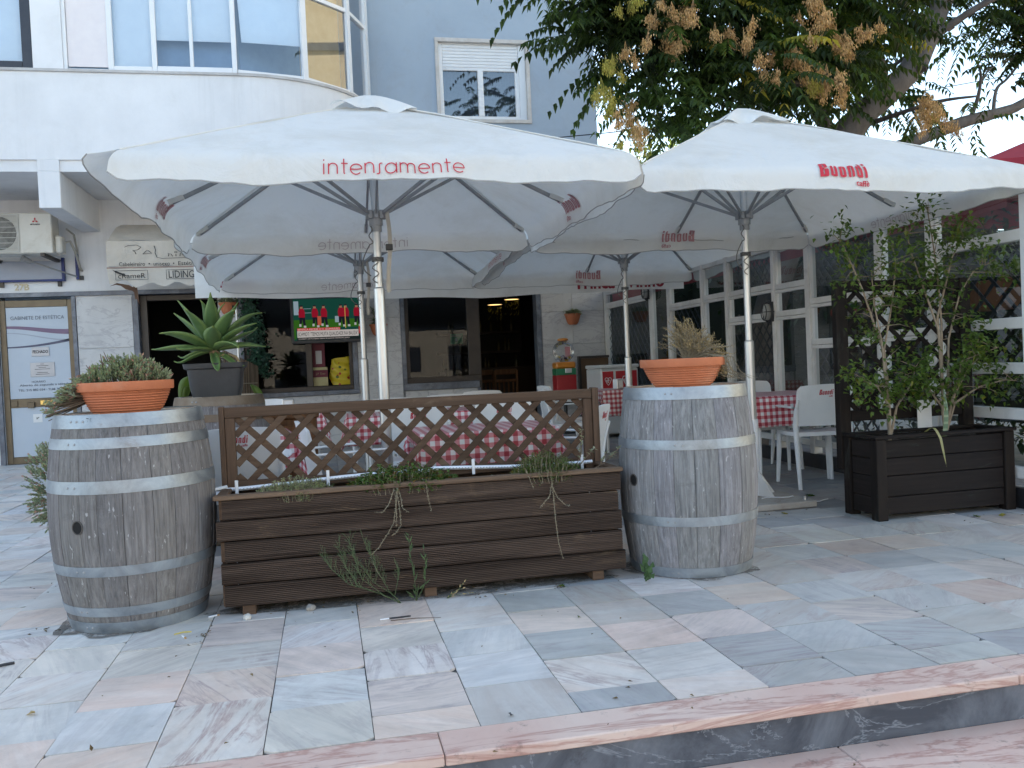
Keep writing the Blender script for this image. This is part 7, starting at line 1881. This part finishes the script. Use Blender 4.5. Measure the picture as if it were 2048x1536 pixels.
for a, b, lab in (((-.585, 4.23), (-.55, 4.25), 'white cigarette end beside the left barrel foot'), ((-.66, 3.97), (-.645, 3.935), 'white cigarette end on the marble in front of the left barrel')):
    t = thing('cigarette_end', lab, 'cigarette', (a[0], a[1], 0), 'cigarette ends on the paving'); m = M(); m.tube([(a[0], a[1], .005), (b[0], b[1], .005)], .0042, 8); m.build('paper_tube', PVC, t, 50)
    m = M(); e = V((b[0] - a[0], b[1] - a[1], 0)).normalized() * .012; m.tube([(b[0], b[1], .005), (b[0] + e.x, b[1] + e.y, .005)], .0043, 8); m.build('filter', mat('filter_tan', (.5, .3, .13)), t, 50)
small('straw', 'short yellow plastic straw piece on the marble by the left barrel', 'straw', lambda m: m.tube([(-.70, 4.005, .004), (-.665, 4.02, .006), (-.63, 4.02, .004)], .003, 6), mat('yellow_plastic', (.55, .45, .1), (.5, .4, .1), .4))
m = M(); rs = random.Random(111)
spots = [(q_[0], q_[1], q_[2], int(q_[3] * .6)) for q_ in [(-.58, 3.95, .05, 16), (-.60, 3.83, .03, 6), (.0, 4.22, .25, 26), (-.3, 4.23, .12, 14), (1.07, 4.14, .06, 22), (-1.3, 4.30, .12, 18), (.7, 4.2, .2, 20), (1.50, 4.16, .05, 8), (4.0, 4.85, .35, 22), (3.0, 5.45, .3, 20), (3.4, 5.9, .2, 4), (-1.6, 5.2, .3, 14), (1.2, 3.2, 1.2, 22), (-.3, 3.2, .9, 16), (-2.6, 5.5, 1.2, 26), (.6, 2.75, .8, 10)]]
for x, y, s, n in spots:
    for i in range(n):
        k = rs.uniform(.4, 1.3); m.tint = (k, k, k * .9); L = rs.uniform(.006, .022)
        m.leaf((x + rs.gauss(0, s * .5), y + rs.gauss(0, s * .4), .003 + rs.uniform(0, .006)), (rs.uniform(-1, 1), rs.uniform(-1, 1), rs.uniform(-.1, .35)), (0, 0, 1), L, L * .55, .4, .2)
tag(m.build('leaf_litter', leafmat('dead_leaf_bits', (.12, .075, .04), (.22, .16, .08), .1, .9)), kind='stuff')
for x, y, L, rot_, lab, mt in ((1.02, 3.62, .02, .4, 'small green leaf fragment on the blue marble right of the planter', SHRUBL), (1.10, 4.13, .045, 1.2, 'curled green leaf on the paving below the planter right end', SHRUBL), (4.02, 4.80, .05, .2, 'green fallen leaf before the dark planter', SHRUBL), (4.22, 4.78, .06, 2.6, 'yellow fallen leaf before the dark planter', LEAFY), (3.02, 5.42, .05, .3, 'yellow crumpled leaf at the edge of the rusty slab', LEAFY), (-1.02, 3.22, .03, 2.9, 'pale dry leaf on the marble at the lower left', DRYL), (3.55, 6.0, .09, .1, 'brown green leaf on the dark floor by the right chair', SHRUBL), (.52, 2.68, .02, .8, 'dark scrap on the pink step edge', BLACK)):
    m = M()
    for k in range(3): m.leaf((x, y, .004 + .003 * k), (math.cos(rot_ + k * .5), math.sin(rot_ + k * .5), .1), (0, 0, 1), L, L * .5, .4, .3)
    tag(m.build('fallen_leaf', mt), lab, 'leaf', 'single fallen leaves on the paving')
# dirt ring of earth round the left barrel foot
m = M()
def dirt(cx, cy, rx, ry, z=.0035):
    n = 40; b = []
    for i in range(n): a = 2 * PI * i / n; k = 1 + .25 * noise.noise(V((math.cos(a) * 2.2 + cx * 7, math.sin(a) * 2.2, cy))); b.append((cx + rx * k * math.cos(a), cy + ry * k * math.sin(a), z))
    m.poly(b)
dirt(BL[0] - .05, BL[1] - .01, .315, .325); dirt(.45, 4.33, .98, .17); dirt(BRR[0], BRR[1], .335, .335, .003)
DIRT = NT('damp_dirt'); n_ = DIRT.noise(DIRT.coords((1, 1, 1)), 9, 8, .8); bs = DIRT.bsdf(DIRT.mix(n_, (.10, .085, .07), (.22, .20, .18)), .95); tr = DIRT.n('ShaderNodeBsdfTransparent'); mx = DIRT.n('ShaderNodeMixShader'); DIRT.l(DIRT.ramp(n_, [(.42, .15), (.56, .95)]), mx.inputs[0]); DIRT.l(tr.outputs[0], mx.inputs[1]); DIRT.l(bs.outputs[0], mx.inputs[2]); DIRT.l(mx.outputs[0], DIRT.o.inputs[0])
tag(m.build('dirt_ground', DIRT.m), kind='structure')
t = tag((lambda m: (m.tube([(3.05 + .05 * i, 5.78 + .03 * math.sin(i * 1.3) , .056 if 3.05 + .05 * i < 3.34 else .006) for i in range(12)], .004, 5), m.build('white_cord', mat('white_cable', (.66, .68, .7)), smooth=60))[1])(M()), 'thin white cord trailing over the rusty slab', 'cord')
bpy.context.view_layer.update()
